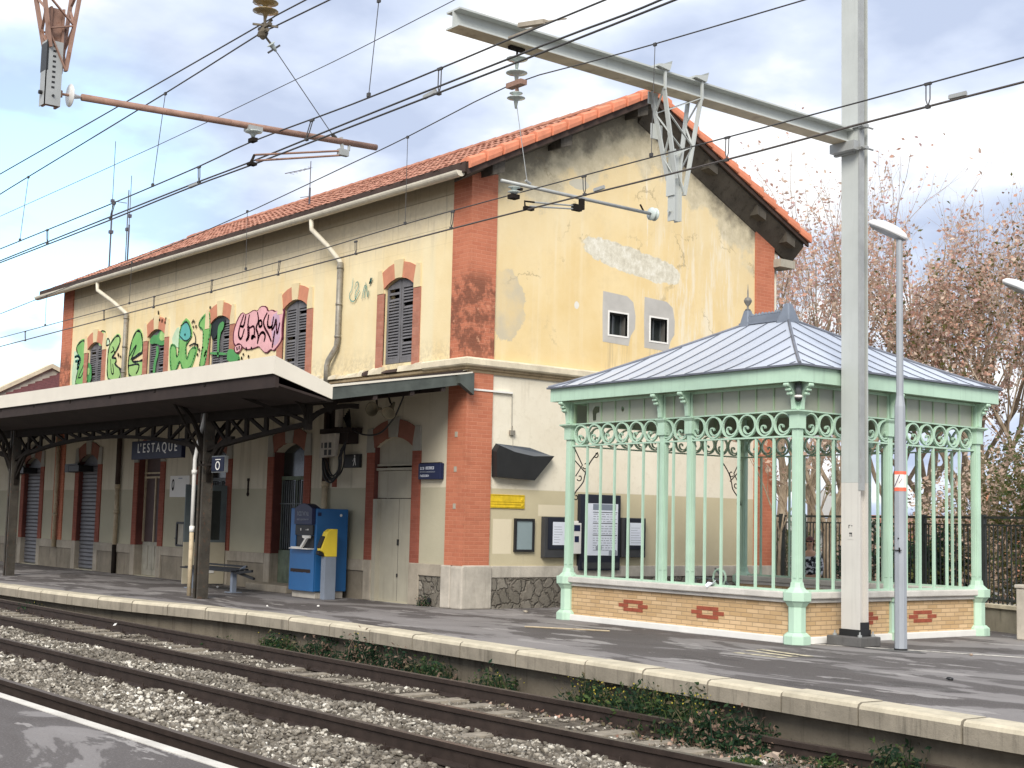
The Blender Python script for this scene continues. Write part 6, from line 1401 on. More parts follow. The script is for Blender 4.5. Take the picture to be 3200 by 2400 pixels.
# drop truss hung from the beam
def truss(T, x, ya, yb, ztop, zbot, mat, inverse=False, hook=True):
    ym = (ya+yb)/2; zk = zbot+1.05
    L = []
    for dx in (-.12, .12):
        L.append(((x+dx, ya, ztop), (x+dx*.6, ym-.06, zbot+.55))); L.append(((x+dx, yb, ztop), (x+dx*.6, ym+.10, zbot+.35)))
    for p, q in L: b = MB(); b.bar(p, q, .065, .022, up=(0, 1, 0)); part('truss_chord', b, mat, T)
    b = MB()
    for (p0_, q0_), (p1_, q1_) in ((L[0], L[1]), (L[2], L[3]), (L[0], L[2]), (L[1], L[3])):
        n = 4; A = [Vector(p0_).lerp(Vector(q0_), k/n) for k in range(n+1)]; B_ = [Vector(p1_).lerp(Vector(q1_), k/n) for k in range(n+1)]
        for k in range(n):
            b.bar(A[k] if k % 2 else B_[k], B_[k+1] if k % 2 else A[k+1], .026, .012)
    part('truss_lacing', b, mat, T)
    b = MB() 
    if inverse: b.box((x-.10, ym-.04, zbot+.62), (x-.08, ym+.08, zbot+.75))
    else: b.box((x-.15, ya-.03, ztop-.16), (x-.13, ya+.14, ztop)); b.box((x-.12, ym-.07, zbot+.65), (x-.10, ym+.1, zbot+.8)); b.box((x-.14, ya+.02, ztop-.62), (x-.12, ya+.22, ztop-.42)); part('gusset', b, mat, T)
    b = MB(); b.box((x-.06, ym-.07, zbot), (x+.06, ym-.05, zbot+.95)); b.box((x-.06, ym+.05, zbot), (x+.06, ym+.07, zbot+.95)); b.box((x+.01, ym-.049, zbot), (x+.03, ym+.049, zbot+.95)); dp = part('drop_post', b, mat, T)
    b = MB()
    for k in range(7): b.box((x-.012, ym-.0705-.002, zbot+.3+.09*k), (x+.012, ym-.0699, zbot+.33+.09*k))
    b.box((x-.075, ym-.09, zbot+.33), (x+.075, ym-.072, zbot+.60)); b.lathe((x, ym-.09, zbot+.12), [(.02, 0), (.02, -.03)], 8, 'y'); parts('slots', b, 'black' if inverse else mat, dp)
    if hook:
        b = MB()
        for y in (ya, yb): b.prism([(y-.16, ztop+.27), (y+.08, ztop+.32), (y+.09, ztop+.36), (y+.07, ztop+.28), (y+.05, ztop+.22), (y-.16, ztop+.245)], x-.10, x+.18, 'x'); b.bar((x+.14, y, ztop-.03), (x+.14, y, ztop+.26), .03)
        parts('hook_clamp', b, mat, T)
t_a, t_b = at_x(2055, 250, BX)[1], at_x(2170, 290, BX)[1]; zbt = at_x(2100, 690, BX)[2]
truss(MAST, BX, t_a, t_b, bz0-.01, zbt, 'mast')
# brown drop post, over the near track
PX = -12.85
q = at_x(155, 333, PX); qa, qb = at_x(95, -40, PX), at_x(215, -40, PX)
T = thing('drop_post_bracket', 'rusty pink-brown lattice drop post with perforated grey foot, top left of the view', 'drop post', (PX, q[1], q[2])); ca, cb_ = at_x(118, 0, PX), at_x(228, 0, PX); truss(T, PX, ca[1]-.02, cb_[1]+.04, ca[2]+.25, q[2], 'rustiron', True, False)
b = MB(); b.box((PX-.066, q[1]-.08, q[2]+.0), (PX+.07, q[1]-.071, q[2]+.62)); b.box((PX+.061, q[1]-.08, q[2]), (PX+.07, q[1]+.075, q[2]+.62)); part('grey_foot', b, 'galv', T); b = MB()
for k in range(9): b.box((PX+.0701, q[1]-.02, q[2]+.16+.05*k), (PX+.072, q[1]+.01, q[2]+.18+.05*k))
b.lathe((PX+.07, q[1]-.0, q[2]+.09), [(.012, 0), (.012, .012)], 8, 'x'); part('holes', b, 'black', T)

def cat_spline(P, k=6):
    P = [Vector(p) for p in P]; Q = []
    for i in range(len(P)-1):
        p0, p1, p2, p3 = P[max(i-1, 0)], P[i], P[i+1], P[min(i+2, len(P)-1)]
        for j in range(k): t = j/k; Q.append(.5*((2*p1)+(p2-p0)*t+(2*p0-5*p1+4*p2-p3)*t*t+(3*p1-p0-3*p2+p3)*t**3))
    return Q+[P[-1]]
def wire(name, label, px, Y, r, group, mat='wire', ext=25, sag=0.):
    P = [at_y(a, c, Y) for a, c in px]
    # level out measuring noise with a gentle fit, then run on past the frame
    xs = np.array([p[0] for p in P]); zs = np.array([p[2] for p in P]); 
    Q = cat_spline(P, 3); a = (Q[0]-Q[2]).normalized(); c = (Q[-1]-Q[-3]).normalized(); ext2 = 9
    b = MB(); b.tube([Q[0]+a*ext]+Q+[Q[-1]+c*ext2], r, 6); o = part(name, b, mat, origin=P[1], smooth=True); return tag(o, label, 'wire', group)
Y1, Y2 = 10.45, 7.1
G = 'overhead wires above the tracks'
wire('contact_wire', 'lowest overhead contact wire of the track nearest the station', [(0, 1083), (199, 1031), (1085, 800), (1590, 669), (2190, 520), (2687, 388), (3200, 256)], Y1, .0105, G, 'copper')
wire('auxiliary_wire', 'thin auxiliary wire just above the contact wire of the station track', [(0, 1056), (326, 969), (875, 817), (1266, 700), (1661, 592), (2269, 430), (2697, 316), (3200, 179)], Y1, .0075, G)
wire('messenger_wire', 'upper carrying wire of the station track, crossing the grey beam', [(0, 981), (609, 736), (1100, 510), (1274, 427), (1592, 267), (1846, 193), (2047, 137), (2513, 0)], Y1, .0075, G)
wire('contact_wire', 'upper of the twin contact wires over the near track', [(0, 815), (328, 684), (597, 577), (781, 507), (1100, 378), (1696, 142), (1955, 45), (2064, 0)], Y2, .009, G)
wire('contact_wire', 'lower of the twin contact wires over the near track', [(0, 821), (328, 694), (592, 587), (796, 512), (1100, 395), (1746, 144), (2104, 2)], Y2-.03, .009, G)
wire('auxiliary_wire', 'auxiliary wire a little above the twin contact wires of the near track', [(0, 778), (328, 645), (622, 520), (786, 443), (1100, 326), (1373, 215), (1592, 123), (1890, 0)], Y2, .008, G)
wire('messenger_wire', 'lower of the two top wires meeting the amber insulator string', [(0, 607), (89, 552), (517, 291), (806, 109), (850, 87), (1029, 0)], Y2, .0085, G)
wire('feeder_wire', 'topmost wire, passing the head of the amber insulator string', [(0, 544), (395, 318), (806, 82), (860, 50), (955, 0)], Y2+.02, .0085, G)
wire('earth_wire', 'thin single wire between the top pair and the near track wires', [(0, 676), (497, 452), (920, 251), (1100, 164), (1420, 0)], 8.6, .005, G)
wire('earth_wire', 'faint thin wire low in front of the far left canopy', [(-60, 1000), (130, 925), (1, 981)][:2], 11.2, .004, G, ext=12) if False else None
def dropper(p, q, Y, label, dbl=False, r=.0045):
    a, c = Vector(at_y(p[0], p[1], Y)), Vector(at_y(q[0], q[1], Y)); b = MB()
    if dbl:
        w = .035; b.tube([a+Vector((w*.6, 0, 0)), a.lerp(c, .7)+Vector((w*.6, 0, 0)), c], .006, 5); b.tube([a+Vector((-w*.6, 0, 0)), a.lerp(c, .7)+Vector((-w*.6, 0, 0)), c], .006, 5); b.box((a.x-w, Y-.01, a.z-.012), (a.x+w, Y+.01, a.z+.012)); b.box((c.x-.02, Y-.015, c.z-.02), (c.x+.02, Y+.015, c.z+.01))
    else: b.tube([a, c], r, 5); b.box((a.x-.02, Y-.012, a.z-.025), (a.x+.02, Y+.012, a.z+.01)); b.box((c.x-.02, Y-.012, c.z-.01), (c.x+.02, Y+.012, c.z+.03))
    tag(part('dropper', b, 'wire', origin=tuple(c)), label, 'dropper', 'droppers between the overhead wires')
dropper((2047, 137), (2035, 487), Y1, 'long thin dropper in front of the gable peak beside the grey drop truss'); dropper((1274, 427), (1266, 700), Y1, 'long dropper crossing the roof edge left of the front brick corner')
dropper((773, 659), (768, 842), Y1, 'dropper over the upper wall between the middle windows'); dropper((412, 820), (404, 949), Y1, 'dropper just left of the second downpipe'); dropper((145, 924), (141, 1017), Y1, 'dropper in the sky left of the far roof end')
dropper((517, 291), (477, 581), Y2, 'long slanting dropper left of the rusty arm'); dropper((89, 552), (62, 752), Y2, 'slanting dropper near the left edge of the view'); dropper((1184, 0), (1152, 300), Y2, 'long dropper at the top, left of the grey beam end')
for i, (p, q) in enumerate((((79, 1036), (79, 1063)), ((325, 970), (325, 998)), ((482, 927), (480, 960)), ((663, 876), (660, 912)), ((874, 817), (869, 857)), ((1112, 755), (1112, 792)), ((1415, 662), (1410, 712)), ((1825, 551), (1827, 607)), ((2273, 430), (2271, 498)), ((2900, 262), (2900, 332)))):
    dropper(p, q, Y1, ('short twin hanger of the station track, %s' % ('at the far left end', 'left of the second downpipe', 'right of the second downpipe', 'before the green painted letters', 'above the pink painted letters', 'beside the near downpipe', 'left of the front brick corner', 'on the yellow gable above the pipe arm', 'over the rear roof slope', 'right of the tall mast')[i]), True)
for i, (p, q) in enumerate((((148, 719), (148, 760)), ((357, 637), (345, 680)), ((622, 522), (622, 568)), ((975, 376), (958, 434)), ((1375, 215), (1372, 290)))):
    dropper(p, q, Y2, 'short twin hanger over the near track, %s' % ('at the far left', 'left of the thin roof antennas', 'above the metal splice', 'under the rusty arm end', 'in the sky left of the grey beam')[i], True)
def splice(p, q, Y, label, h=.03):
    a, c = Vector(at_y(*p, Y)), Vector(at_y(*q, Y)); b = MB(); b.bar(a, c, .03, h); b.bar(a+Vector((0, 0, h*.6)), c+Vector((0, 0, h*.6)), .012, .012)
    tag(part('wire_splice', b, 'galv', origin=tuple(a)), label, 'splice')
splice((592, 585), (622, 572), Y2, 'metal splice on the near track wire, left of the antenna'); splice((1325, 305), (1362, 286), Y2, 'metal splice on the near track wire, above the roof'); splice((2966, 305), (3020, 292), Y1, 'small flat clamp on the contact wire right of the tall mast'); splice((1857, 595), (1888, 585), Y1, 'small flat clamp on the contact wire in front of the gable')
# registration arms
def disc_insulator(T, c, axis, n, mat, R_=.085, pitch=.075):
    c = Vector(c); ax = Vector(axis).normalized(); b = MB(); rot = ax.to_track_quat('Z', 'Y').to_matrix().to_4x4(); m2 = MB()
    for k in range(n): m2.lathe((0, 0, k*pitch), [(.012, 0), (.03, .005), (R_, .008), (R_*1.02, .014), (R_*.55, .026), (.028, .045), (.012, pitch)], 14)
    m2.xf(Matrix.Translation(c)@rot); return part('insulator_disc', m2, mat, T, smooth=True)
def arm(label, cat, X, pL, pR, r, mats, insL=None, insR=None, steady=None, extra=None):
    a, c = Vector(at_x(*pL, X)), Vector(at_x(*pR, X)); T = thing('registration_arm', label, cat, tuple(a))
    b = MB(); b.tube([a, c], r, 10); part('tube', b, mats, T, smooth=True)
    return T, a, c
BX1 = -12.78
T, a, c = arm('steel tube arm holding the station track wires in front of the gable', 'registration arm', BX1, (1567, 564), (2030, 667), .022, 'galv')
b = MB(); b.tube([c, c+(c-a).normalized()*.16], .014, 6); b.tube([c+Vector((0, -.1, .0)), c+Vector((0, -.17, .09))], .012, 6); part('eye_bolt', b, 'canopy_iron', T); disc_insulator(T, c+(c-a).normalized()*.02, (c-a), 2, 'insul', .085, .06)
e_ = at_x(1815, 622, BX1); b = MB(); b.box((BX1-.02, e_[1]-.02, e_[2]-.13), (BX1+.02, e_[1]+.05, e_[2]+.02)); b.box((BX1-.03, e_[1]-.13, e_[2]-.16), (BX1+.03, e_[1]+.0, e_[2]-.08)); part('clevis', b, 'canopy_iron', T)
cw = at_y(1592, 666, Y1); b = MB(); b.tube([(BX1, e_[1]-.1, e_[2]-.10), (BX1, cw[1]+.12, cw[2]+.10)], .011, 6); b.tube([(BX1, e_[1]-.1, e_[2]-.14), (BX1, cw[1]+.05, cw[2]+.04)], .011, 6); part('steady_rods', b, 'galv', T)
b = MB(); b.tube([(BX1, cw[1]+.12, cw[2]+.10), (BX1, cw[1]-.03, cw[2]+.09), (BX1, cw[1]-.02, cw[2]+.0)], .012, 6); b.box((BX1-.03, cw[1]-.03, cw[2]-.01), (BX1+.03, cw[1]+.1, cw[2]+.03)); part('wire_clamp', b, 'canopy_iron', T)
g = at_x(1607, 578, BX1); ins = MB(); o = disc_insulator(T, (g[0], g[1], g[2]-.02), (0, 0, -1), 2, 'insul', .075, .055)
b = MB(); b.box((BX1-.05, g[1]-.06, g[2]-.17), (BX1+.05, g[1]+.05, g[2]-.12)); b.box((BX1-.02, g[1]-.04, g[2]-.05), (BX1+.02, g[1]+.12, g[2]-.02)); part('saddle', b, 'canopy_iron', T)
# insulator string and stay of the station track
s0_ = at_x(1617, 125, BX1); T = thing('insulator_string', 'string of clear disc insulators hanging from the grey beam', 'insulator string', s0_)
b = MB(); z = bz0; y = s0_[1]; b.tube([(BX1, y, z), (BX1, y, z-.12)], .014, 6); b.box((BX1-.03, y-.12, z-.05), (BX1+.03, y+.10, z-.01)); part('hanger', b, 'canopy_iron', T)
disc_insulator(T, (BX1, y, z-.14), (0, 0, -1), 2, 'insul', .13, .17); zz_ = z-.50; b = MB(); b.tube([(BX1, y, zz_+.03), (BX1, y+.02, zz_-.05), (BX1, y, zz_-.12)], .022, 6); part('link', b, 'rustiron', T); disc_insulator(T, (BX1, y, zz_-.12), (0, 0, -1), 1, 'insul', .11, .14)
zm = at_x(1620, 265, BX1)[2]; b = MB(); b.box((BX1-.14, y-.05, zm-.03), (BX1+.14, y+.05, zm+.03)); b.tube([(BX1, y, zm), (BX1, y, zm-.14)], .016, 6); part('wire_saddle', b, 'rustiron', T); disc_insulator(T, (BX1, y, zm-.10), (0, 0, -1), 1, 'insul', .08, .10)
e2 = at_x(1648, 573, BX1); b = MB(); b.tube([(BX1, y, zm-.2), (e2[0], e2[1], e2[2])], .005, 5); b.tube([(e2[0], e2[1]-.03, e2[2]+.03), (e2[0], e2[1]+.05, e2[2]+.0)], .016, 6); part('stay_wire', b, 'galv', T)
b = MB(); w0_ = at_y(1625, 80, 9.6); b.bar(w0_, at_y(1705, 68, 9.6), .07, .05); b.bar(at_y(1703, 68, 9.6), at_y(1770, 58, 9.6), .014); b.bar(at_y(1700, 75, 9.6), at_y(1590, 118, 9.9), .02); tag(part('wire_tensioner', b, 'stone2', origin=w0_), 'pale turnbuckle fitting lying above the grey beam', 'tensioner')
# near track arm
T, a, c = arm('long rusty brown tube arm over the near track with white insulator', 'registration arm', PX, (255, 304), (1176, 461), .034, 'rustiron')
d = (c-a).normalized(); st_ = Vector(at_x(186, 293, PX)); b = MB(); b.tube([st_, a+d*.02], .013, 6); b.lathe((PX, st_.y, st_.z), [(.03, -.03), (.03, .03)], 8); part('end_fitting', b, 'rustiron', T); disc_insulator(T, st_+d*.09, d, 1, 'insw', .11, .12) if 'insw' in M else (M.__setitem__('insw', simple('white_porcelain', (.62, .62, .60), .2, .06, 3, .02, spec=.6)), disc_insulator(T, st_+d*.09, d, 1, 'insw', .11, .12))
g = at_x(792, 397, PX); b = MB(); b.box((PX-.06, g[1]-.08, g[2]-.05), (PX+.06, g[1]+.08, g[2]-.0)); part('saddle', b, 'galv', T); disc_insulator(T, (g[0], g[1], g[2]-.04), (0, 0, -1), 1, 'insul', .09, .08); b = MB(); b.box((PX-.05, g[1]-.03, g[2]-.16), (PX+.05, g[1]+.03, g[2]-.12)); part('wire_saddle', b, 'canopy_iron', T)
e_ = Vector(at_x(1078, 446, PX)); b = MB(); b.tube([e_+Vector((0, -.05, .05)), e_+Vector((0, -.03, -.09)), e_+Vector((0, -.02, -.13))], .022, 6); b.tube([e_+Vector((0, .06, .04)), e_+Vector((0, .05, -.08))], .018, 6); b.box((PX-.03, e_.y-.08, e_.z-.15), (PX+.03, e_.y+.04, e_.z-.08)); part('clevis', b, 'galv', T)
f1 = Vector(at_x(795, 484, PX)); f2 = Vector(at_x(782, 510, PX)); b = MB(); b.tube([e_+Vector((0, -.05, -.10)), f1], .012, 6); b.tube([e_+Vector((0, -.05, -.15)), Vector(at_x(800, 502, PX))], .012, 6); part('steady_rods', b, 'rustiron', T)
b = MB(); b.tube([f1, f1+Vector((0, -.02, -.05)), f2], .014, 6); b.box((PX-.04, f2.y-.02, f2.z-.02), (PX+.04, f2.y+.06, f2.z+.01)); part('wire_clamp', b, 'canopy_iron', T)
# amber insulator string
s0_ = at_x(830, -60, PX); T = thing('insulator_string', 'amber disc insulator string at the top edge with a slanting stay wire', 'insulator string', s0_)
for k, py in enumerate((-55, 5, 32)): 
    p = at_x(830, py, PX); disc_insulator(T, (p[0], p[1], p[2]), (0, 0, -1), 1, 'insulb', .135, .10)
b = MB(); p0, p1 = at_x(828, 40, PX), at_x(828, 82, PX); b.tube([p0, p1], .018, 6); b.box((PX-.12, p1[1]-.02, p1[2]-.02), (PX+.12, p1[1]+.02, p1[2]+.01)); b.bar((PX-.1, p1[1]-.09, p1[2]+.03), (PX+.1, p1[1]+.10, p1[2]-.01), .02); p2 = at_x(822, 103, PX); b.lathe((PX, p2[1], p2[2]), [(.015, -.07), (.045, -.04), (.06, 0), (.035, .03), (.012, .06)], 8); b.tube([(PX-.1, p2[1], p2[2]), (PX+.1, p2[1], p2[2]+.01)], .022, 6); b.tube([p1, at_x(850, 62, PX)], .014, 6); part('yoke', b, 'rustdark', T) if 'rustdark' in M else (M.__setitem__('rustdark', simple('dark_rusty_fitting', (.12, .10, .07), .6, .4, 14, .4)), part('yoke', b, 'rustdark', T))
p3, p4 = at_x(832, 118, PX), at_x(868, 168, PX); b = MB(); b.tube([p2, p3, at_x(845, 135, PX)], .012, 6); part('link', b, 'rustdark', T); m2 = Vector(at_x(845, 135, PX)); disc_insulator(T, m2, Vector(p4)-m2, 1, 'insul', .05, .10)
b = MB(); b.bar(at_x(838, 165, PX), at_x(874, 142, PX), .02); b.tube([at_x(855, 150, PX), at_x(868, 168, PX), at_x(1045, 430, PX)], .005, 5); b.tube([at_x(1038, 420, PX), at_x(1050, 432, PX)], .02, 6); part('stay_wire', b, 'wire', T)

# ------------------------------------------------------------------ lamp posts
def lamp(label, x, y, zt, d1, size=1., pole=True):
    T = thing('street_lamp', label, 'lamp post', (x, y, 0), group='platform lamp posts')
    if pole:
        b = MB(); prof_ = []
        n = 8
        for z, r in ((0.01, .088), (2.6, .082), (3.4, .075), (3.55, .052), (zt, .046)):
            b.v += [(x+r*math.cos(PI/8+2*PI*k/n), y+r*math.sin(PI/8+2*PI*k/n), z) for k in range(n)]
        for i in range(4):
            for k in range(n): b.f.append((i*n+k, i*n+(k+1) % n, (i+1)*n+(k+1) % n, (i+1)*n+k)); b.mi.append(0)
        b.f.append(tuple(4*n+k for k in range(n))); b.mi.append(0); p = part('pole', b, 'lamppole', T)
        b = MB(); b.lathe((x, y, 0), [(.092, .0), (.092, .03)], 12); part('base_ring', b, 'black', p); b = MB()
        b.box((x-.07, y-.10, 1.38), (x+.08, y-.08, 1.39)); b.tube([(x+.05, y-.09, 1.36), (x+.06, y-.11, 1.42)], .012, 5); b.lathe((x+.03, y-.085, 1.55), [(.01, 0), (.01, -.012)], 6, 'y'); part('latch', b, 'canopy_iron', p)
    # oval luminaire, tilted up towards d1
    hd = MB(); n = 20; cx_, cy_, cz_ = 0, 0, 0
    for rr, zz_ in ((.0, .075), (.5, .066), (.85, .035), (1, .0), (.97, -.02), (.9, -.03)):
        hd.v += [(-.20+.36*rr*math.cos(2*PI*k/n), .15*rr*math.sin(2*PI*k/n), zz_) for k in range(n)]
    for i in range(5):
        for k in range(n): hd.f.append((i*n+k, i*n+(k+1) % n, (i+1)*n+(k+1) % n, (i+1)*n+k)); hd.mi.append(0)
    mt = Matrix.Translation((x, y, zt))@Matrix.Rotation(d1, 4, 'Z')@Matrix.Rotation(math.radians(24), 4, 'Y')@Matrix.Diagonal((size, size, size*1.5, 1)); hd.xf(mt); h = part('lamp_head', hd, 'whitelamp', T, smooth=True)
    g_ = MB(); g_.v += [(-.20+.33*math.cos(2*PI*k/n), .135*math.sin(2*PI*k/n), -.031) for k in range(n)]+[(-.20+.30*math.cos(2*PI*k/n), .12*math.sin(2*PI*k/n), -.045) for k in range(n)]; g_.f = [(k, (k+1) % n, n+(k+1) % n, n+k) for k in range(n)]+[tuple(range(n, 2*n)), tuple(range(n))]; g_.mi = [0]*len(g_.f); g_.xf(mt); part('lamp_glass', g_, 'lampglass', h)
    return T
M['lamppole'] = simple('blue_grey_lamp_paint', (.31, .33, .355), .5, .12, 1.4, .08, streak=.2); M['whitelamp'] = simple('white_lamp_shell', (.82, .82, .82), .4, .04, 2, .02); M['lampglass'] = simple('dull_lamp_glass', (.30, .31, .32), .3, .1, 3, .02)
lp = at_z(2815, 2033); T = lamp('grey lamp post with white oval head and orange-red taped sticker, right of the mast', lp[0], lp[1], 5.86, math.radians(50), .86)
b = MB(); r0 = .084; z0 = at_y(2812, 1535, lp[1])[2]; z1 = at_y(2812, 1473, lp[1])[2]
for nm, za, zb, mt_, rr in (('orange_tape', z1-.045, z1, 'orange', .0862), ('orange_tape', z0, z0+.05, 'orange', .0862), ('white_sticker', z0+.051, z1-.046, 'white', .0855)):
    b = MB(); n = 8
    b.v += [(lp[0]+rr*math.cos(PI/8+2*PI*k/n), lp[1]+rr*math.sin(PI/8+2*PI*k/n), za) for k in range(n)]+[(lp[0]+rr*math.cos(PI/8+2*PI*k/n), lp[1]+rr*math.sin(PI/8+2*PI*k/n), zb) for k in range(n)]; b.f = [(k, (k+1) % n, n+(k+1) % n, n+k) for k in range(n)]; b.mi = [0]*n; part(nm, b, mt_, T)
b = MB(); b.bar((lp[0]-.03, lp[1]-.092, z0+.06), (lp[0]+.055, lp[1]-.088, z1-.05), .012, .004); b.bar((lp[0]+.04, lp[1]-.088, z0+.11), (lp[0]+.075, lp[1]-.06, z0+.18), .01, .004); part('sticker_mark', b, 'purple', T)
q = at_y(3200, 915, 24.); lamp('lamp at the right edge of the view, only its white head showing against the trees', q[0]+.12, q[1], q[2], math.radians(50), 1.0)
# patch at the lamp foot
b = MB(); b.prism([(lp[0]-.5, lp[1]-.22), (lp[0]+.1, lp[1]-.30), (lp[0]+.5, lp[1]-.12), (lp[0]+.2, lp[1]+.1), (lp[0]-.2, lp[1]+.02)], .003, .007, 'z'); structure(part('pavement_patch', b, 'basegrey'))

# ------------------------------------------------------------------ antennas on the roof
M['aluminium'] = simple('grey_antenna_metal', (.10, .10, .12), .5, .2, 4, metal=.3)
def pole_ant(label, xb, yb, zt, extra):
    T = thing('roof_antenna', label, 'antenna', (xb, yb, roof_pt(yb)+.05)); b = MB(); z0 = roof_pt(yb)-.1; b.tube([(xb, yb, z0), (xb, yb, zt*.45+z0*.55)], .028, 6); b.tube([(xb, yb, zt*.45+z0*.55), (xb, yb, zt)], .012, 5); part('mast', b, 'aluminium', T); b = MB(); extra(b, xb, yb, z0); part('elements', b, 'aluminium', T); return T
pole_ant('tall thin whip antenna on the roof, left one of the pair', -42.0, 17.4, 13.4, lambda b, x, y, z: (b.box((x-.06, y-.06, z+1.2), (x+.06, y+.06, z+1.3)), b.box((x-.05, y-.05, z+2.2), (x+.05, y+.05, z+2.3)), b.tube([(x, y, z+2.25), (x+1.1, y, z+2.0)], .012, 5)))
pole_ant('shorter whip antenna joined to its taller neighbour by a thin bar', -40.85, 17.5, 12.1, lambda b, x, y, z: (b.box((x-.05, y-.05, z+1.5), (x+.05, y+.05, z+1.6)), b.tube([(x-.15, y, z), (x-.15, y, z+2.4)], .018, 5), b.box((x-.2, y-.04, z+1.1), (x-.08, y+.04, z+1.2))))
pole_ant('television antenna with a long side boom near the middle of the roof', -29.95, 17.5, 10.5, lambda b, x, y, z: (b.tube([(x, y, z+1.05), (x-1.1, y-.1, z+1.1)], .012, 5), b.tube([(x-.45, y, z+.38), (x+.12, y-.1, z+.30)], .009, 5), [b.tube([(x-.18*k, y-.08, z+1.07), (x-.18*k, y+.05, z+1.07)], .005, 4) for k in range(6)]))

# ------------------------------------------------------------------ boundary wall and railings behind the kiosk
def fence(label, A, B, zw=.42, ztop=1.92, step=.12, posts=()):
    T = thing('railing_fence', label, 'fence', ((A[0]+B[0])/2, (A[1]+B[1])/2, 0), group='dark railings behind the kiosk')
    a, c = Vector((A[0], A[1], 0)), Vector((B[0], B[1], 0)); d = (c-a); L = d.length; d.normalize(); n = Vector((-d.y, d.x, 0))
    b = MB(); b.bar(a+Vector((0, 0, zw/2-.02)), c+Vector((0, 0, zw/2-.02)), .26, zw-.04); w = part('low_wall', b, 'fwall', T); b = MB(); b.bar(a+Vector((0, 0, zw)), c+Vector((0, 0, zw)), .34, .06); part('wall_coping', b, 'cornice', w)
    b = MB()
    for z, h in ((zw+.10, .035), (ztop-.13, .03), (ztop, .045)): b.bar(a+Vector((0, 0, z)), c+Vector((0, 0, z)), .03, h)
    parts('rail', b, 'fence', T)
    k = 0; s_ = step/2
    while s_ < L:
        p = a+d*s_; b = MB(); b.box((p.x-.009, p.y-.009, zw+.03), (p.x+.009, p.y+.009, ztop-.13)); b.box((p.x-.02, p.y-.02, zw+.10), (p.x+.02, p.y+.02, zw+.16)); part('picket', b, 'fence', T); s_ += step
    for s_ in posts: p = a+d*s_; b = MB(); b.box((p.x-.05, p.y-.05, zw), (p.x+.05, p.y+.05, ztop+.05)); part('fence_post', b, 'fence', T)
M['fwall'] = concrete('stained_render_wall', (.33, .30, .235), .7)
fence('dark railings on a low stained wall, far half next to the station', (-20.6, 24.2), (-16.2, 22.75), posts=(.25, .8, 1.1, 3.2))
fence('dark railings on a low stained wall, near half ending at the pale pillar', (-16.15, 22.7), (-12.75, 21.35), posts=(.6, 2.4))
q = at_z(3189, 2000); T = thing('gate_pillar', 'pale square stone pillar with dark gate post at the right edge', 'pillar', q); b = MB(); b.box((q[0]-.06, q[1]-.02, 0), (q[0]+.42, q[1]+.4, .80)); part('pillar', b, 'stone', T, bevel=.02); b = MB(); b.box((q[0]-.08, q[1]-.04, .801), (q[0]+.44, q[1]+.42, .86)); part('cap', b, 'stone', T, bevel=.015); b = MB(); b.box((q[0]+.06, q[1]+.10, .861), (q[0]+.18, q[1]+.22, 2.0)); part('gate_post', b, 'fence', T)
b = MB(); c0 = (-14.2, 24.2); b.add([(c0[0]-.9, c0[1], -.1), (c0[0]+.9, c0[1]-.5, -.1), (c0[0]+1.2, c0[1]+1.2, -.1), (c0[0]-.6, c0[1]+1.6, -.1), (c0[0]-.8, c0[1]+.1, .25), (c0[0]+.7, c0[1]-.3, .80), (c0[0]+1.1, c0[1]+1.1, .85), (c0[0]-.5, c0[1]+1.5, .3)], BF); tag(part('stone_ramp', b, 'ledge', origin=(c0[0], c0[1], 0)), 'pale sloping stone block seen through the railings at the right', 'stone block')

# ------------------------------------------------------------------ houses behind
def house(label, px, D, w, dp, h, wall, roofm, rz, win):
    d = ray(px, 1655); t_ = D; c = np.array(d)/F_PX*t_; T = thing('house', label, 'house', (c[0], c[1], -.12), rz)
    b = MB(); b.box((-w/2, 0, 0), (w/2, dp, h)); part('wall', b, wall, T, local=True)
    b = MB(); b.prism([(-.3, h), (dp+.3, h), (dp/2, h+.55)], -w/2-.25, w/2+.25, 'x'); r = part('roof', b, roofm, T, local=True); b = MB(); b.box((w*.2, dp/2-.3, h+.6), (w*.2+.5, dp/2+.2, h+1.7)); part('chimney', b, wall, r, local=True)
    for x, z in win:
        b = MB(); b.box((x-.5, -.04, z), (x+.5, .0, z+1.2)); f = part('window', b, 'white', T, local=True); b = MB(); b.box((x-.42, -.05, z+.08), (x-.03, -.041, z+1.12)); b.box((x+.03, -.05, z+.08), (x+.42, -.041, z+1.12)); parts('pane', b, 'glassdark', f, local=True)
M['terracotta'] = simple('terracotta_wall', (.50, .22, .13), .85, .1, 1); M['palewall'] = simple('pale_far_wall', (.62, .62, .60), .85, .08, 1); M['ochrewall'] = simple('ochre_far_wall', (.58, .46, .28), .85, .1, 1)
house('white far house with small windows behind the railings next to the station', 2450, 56, 7, 6, 1.7, 'palewall', 'stone', math.radians(38), ((-2, .6), (0, .6), (2, .6)))
house('terracotta far house behind the dark hedge', 2920, 58, 8, 6, 1.9, 'terracotta', 'roof', math.radians(30), ((-2, .6), (1.5, .6)))
house('ochre far house partly hidden by trees at the right', 3130, 64, 9, 7, 1.9, 'ochrewall', 'stone', math.radians(20), ((-2.5, .6), (0, .6), (2.5, .6)))
house('pale far house between the tall mast and the lamp post', 2700, 66, 9, 7, 1.7, 'palewall', 'stone', math.radians(25), ((-2, .6), (1, .6)))

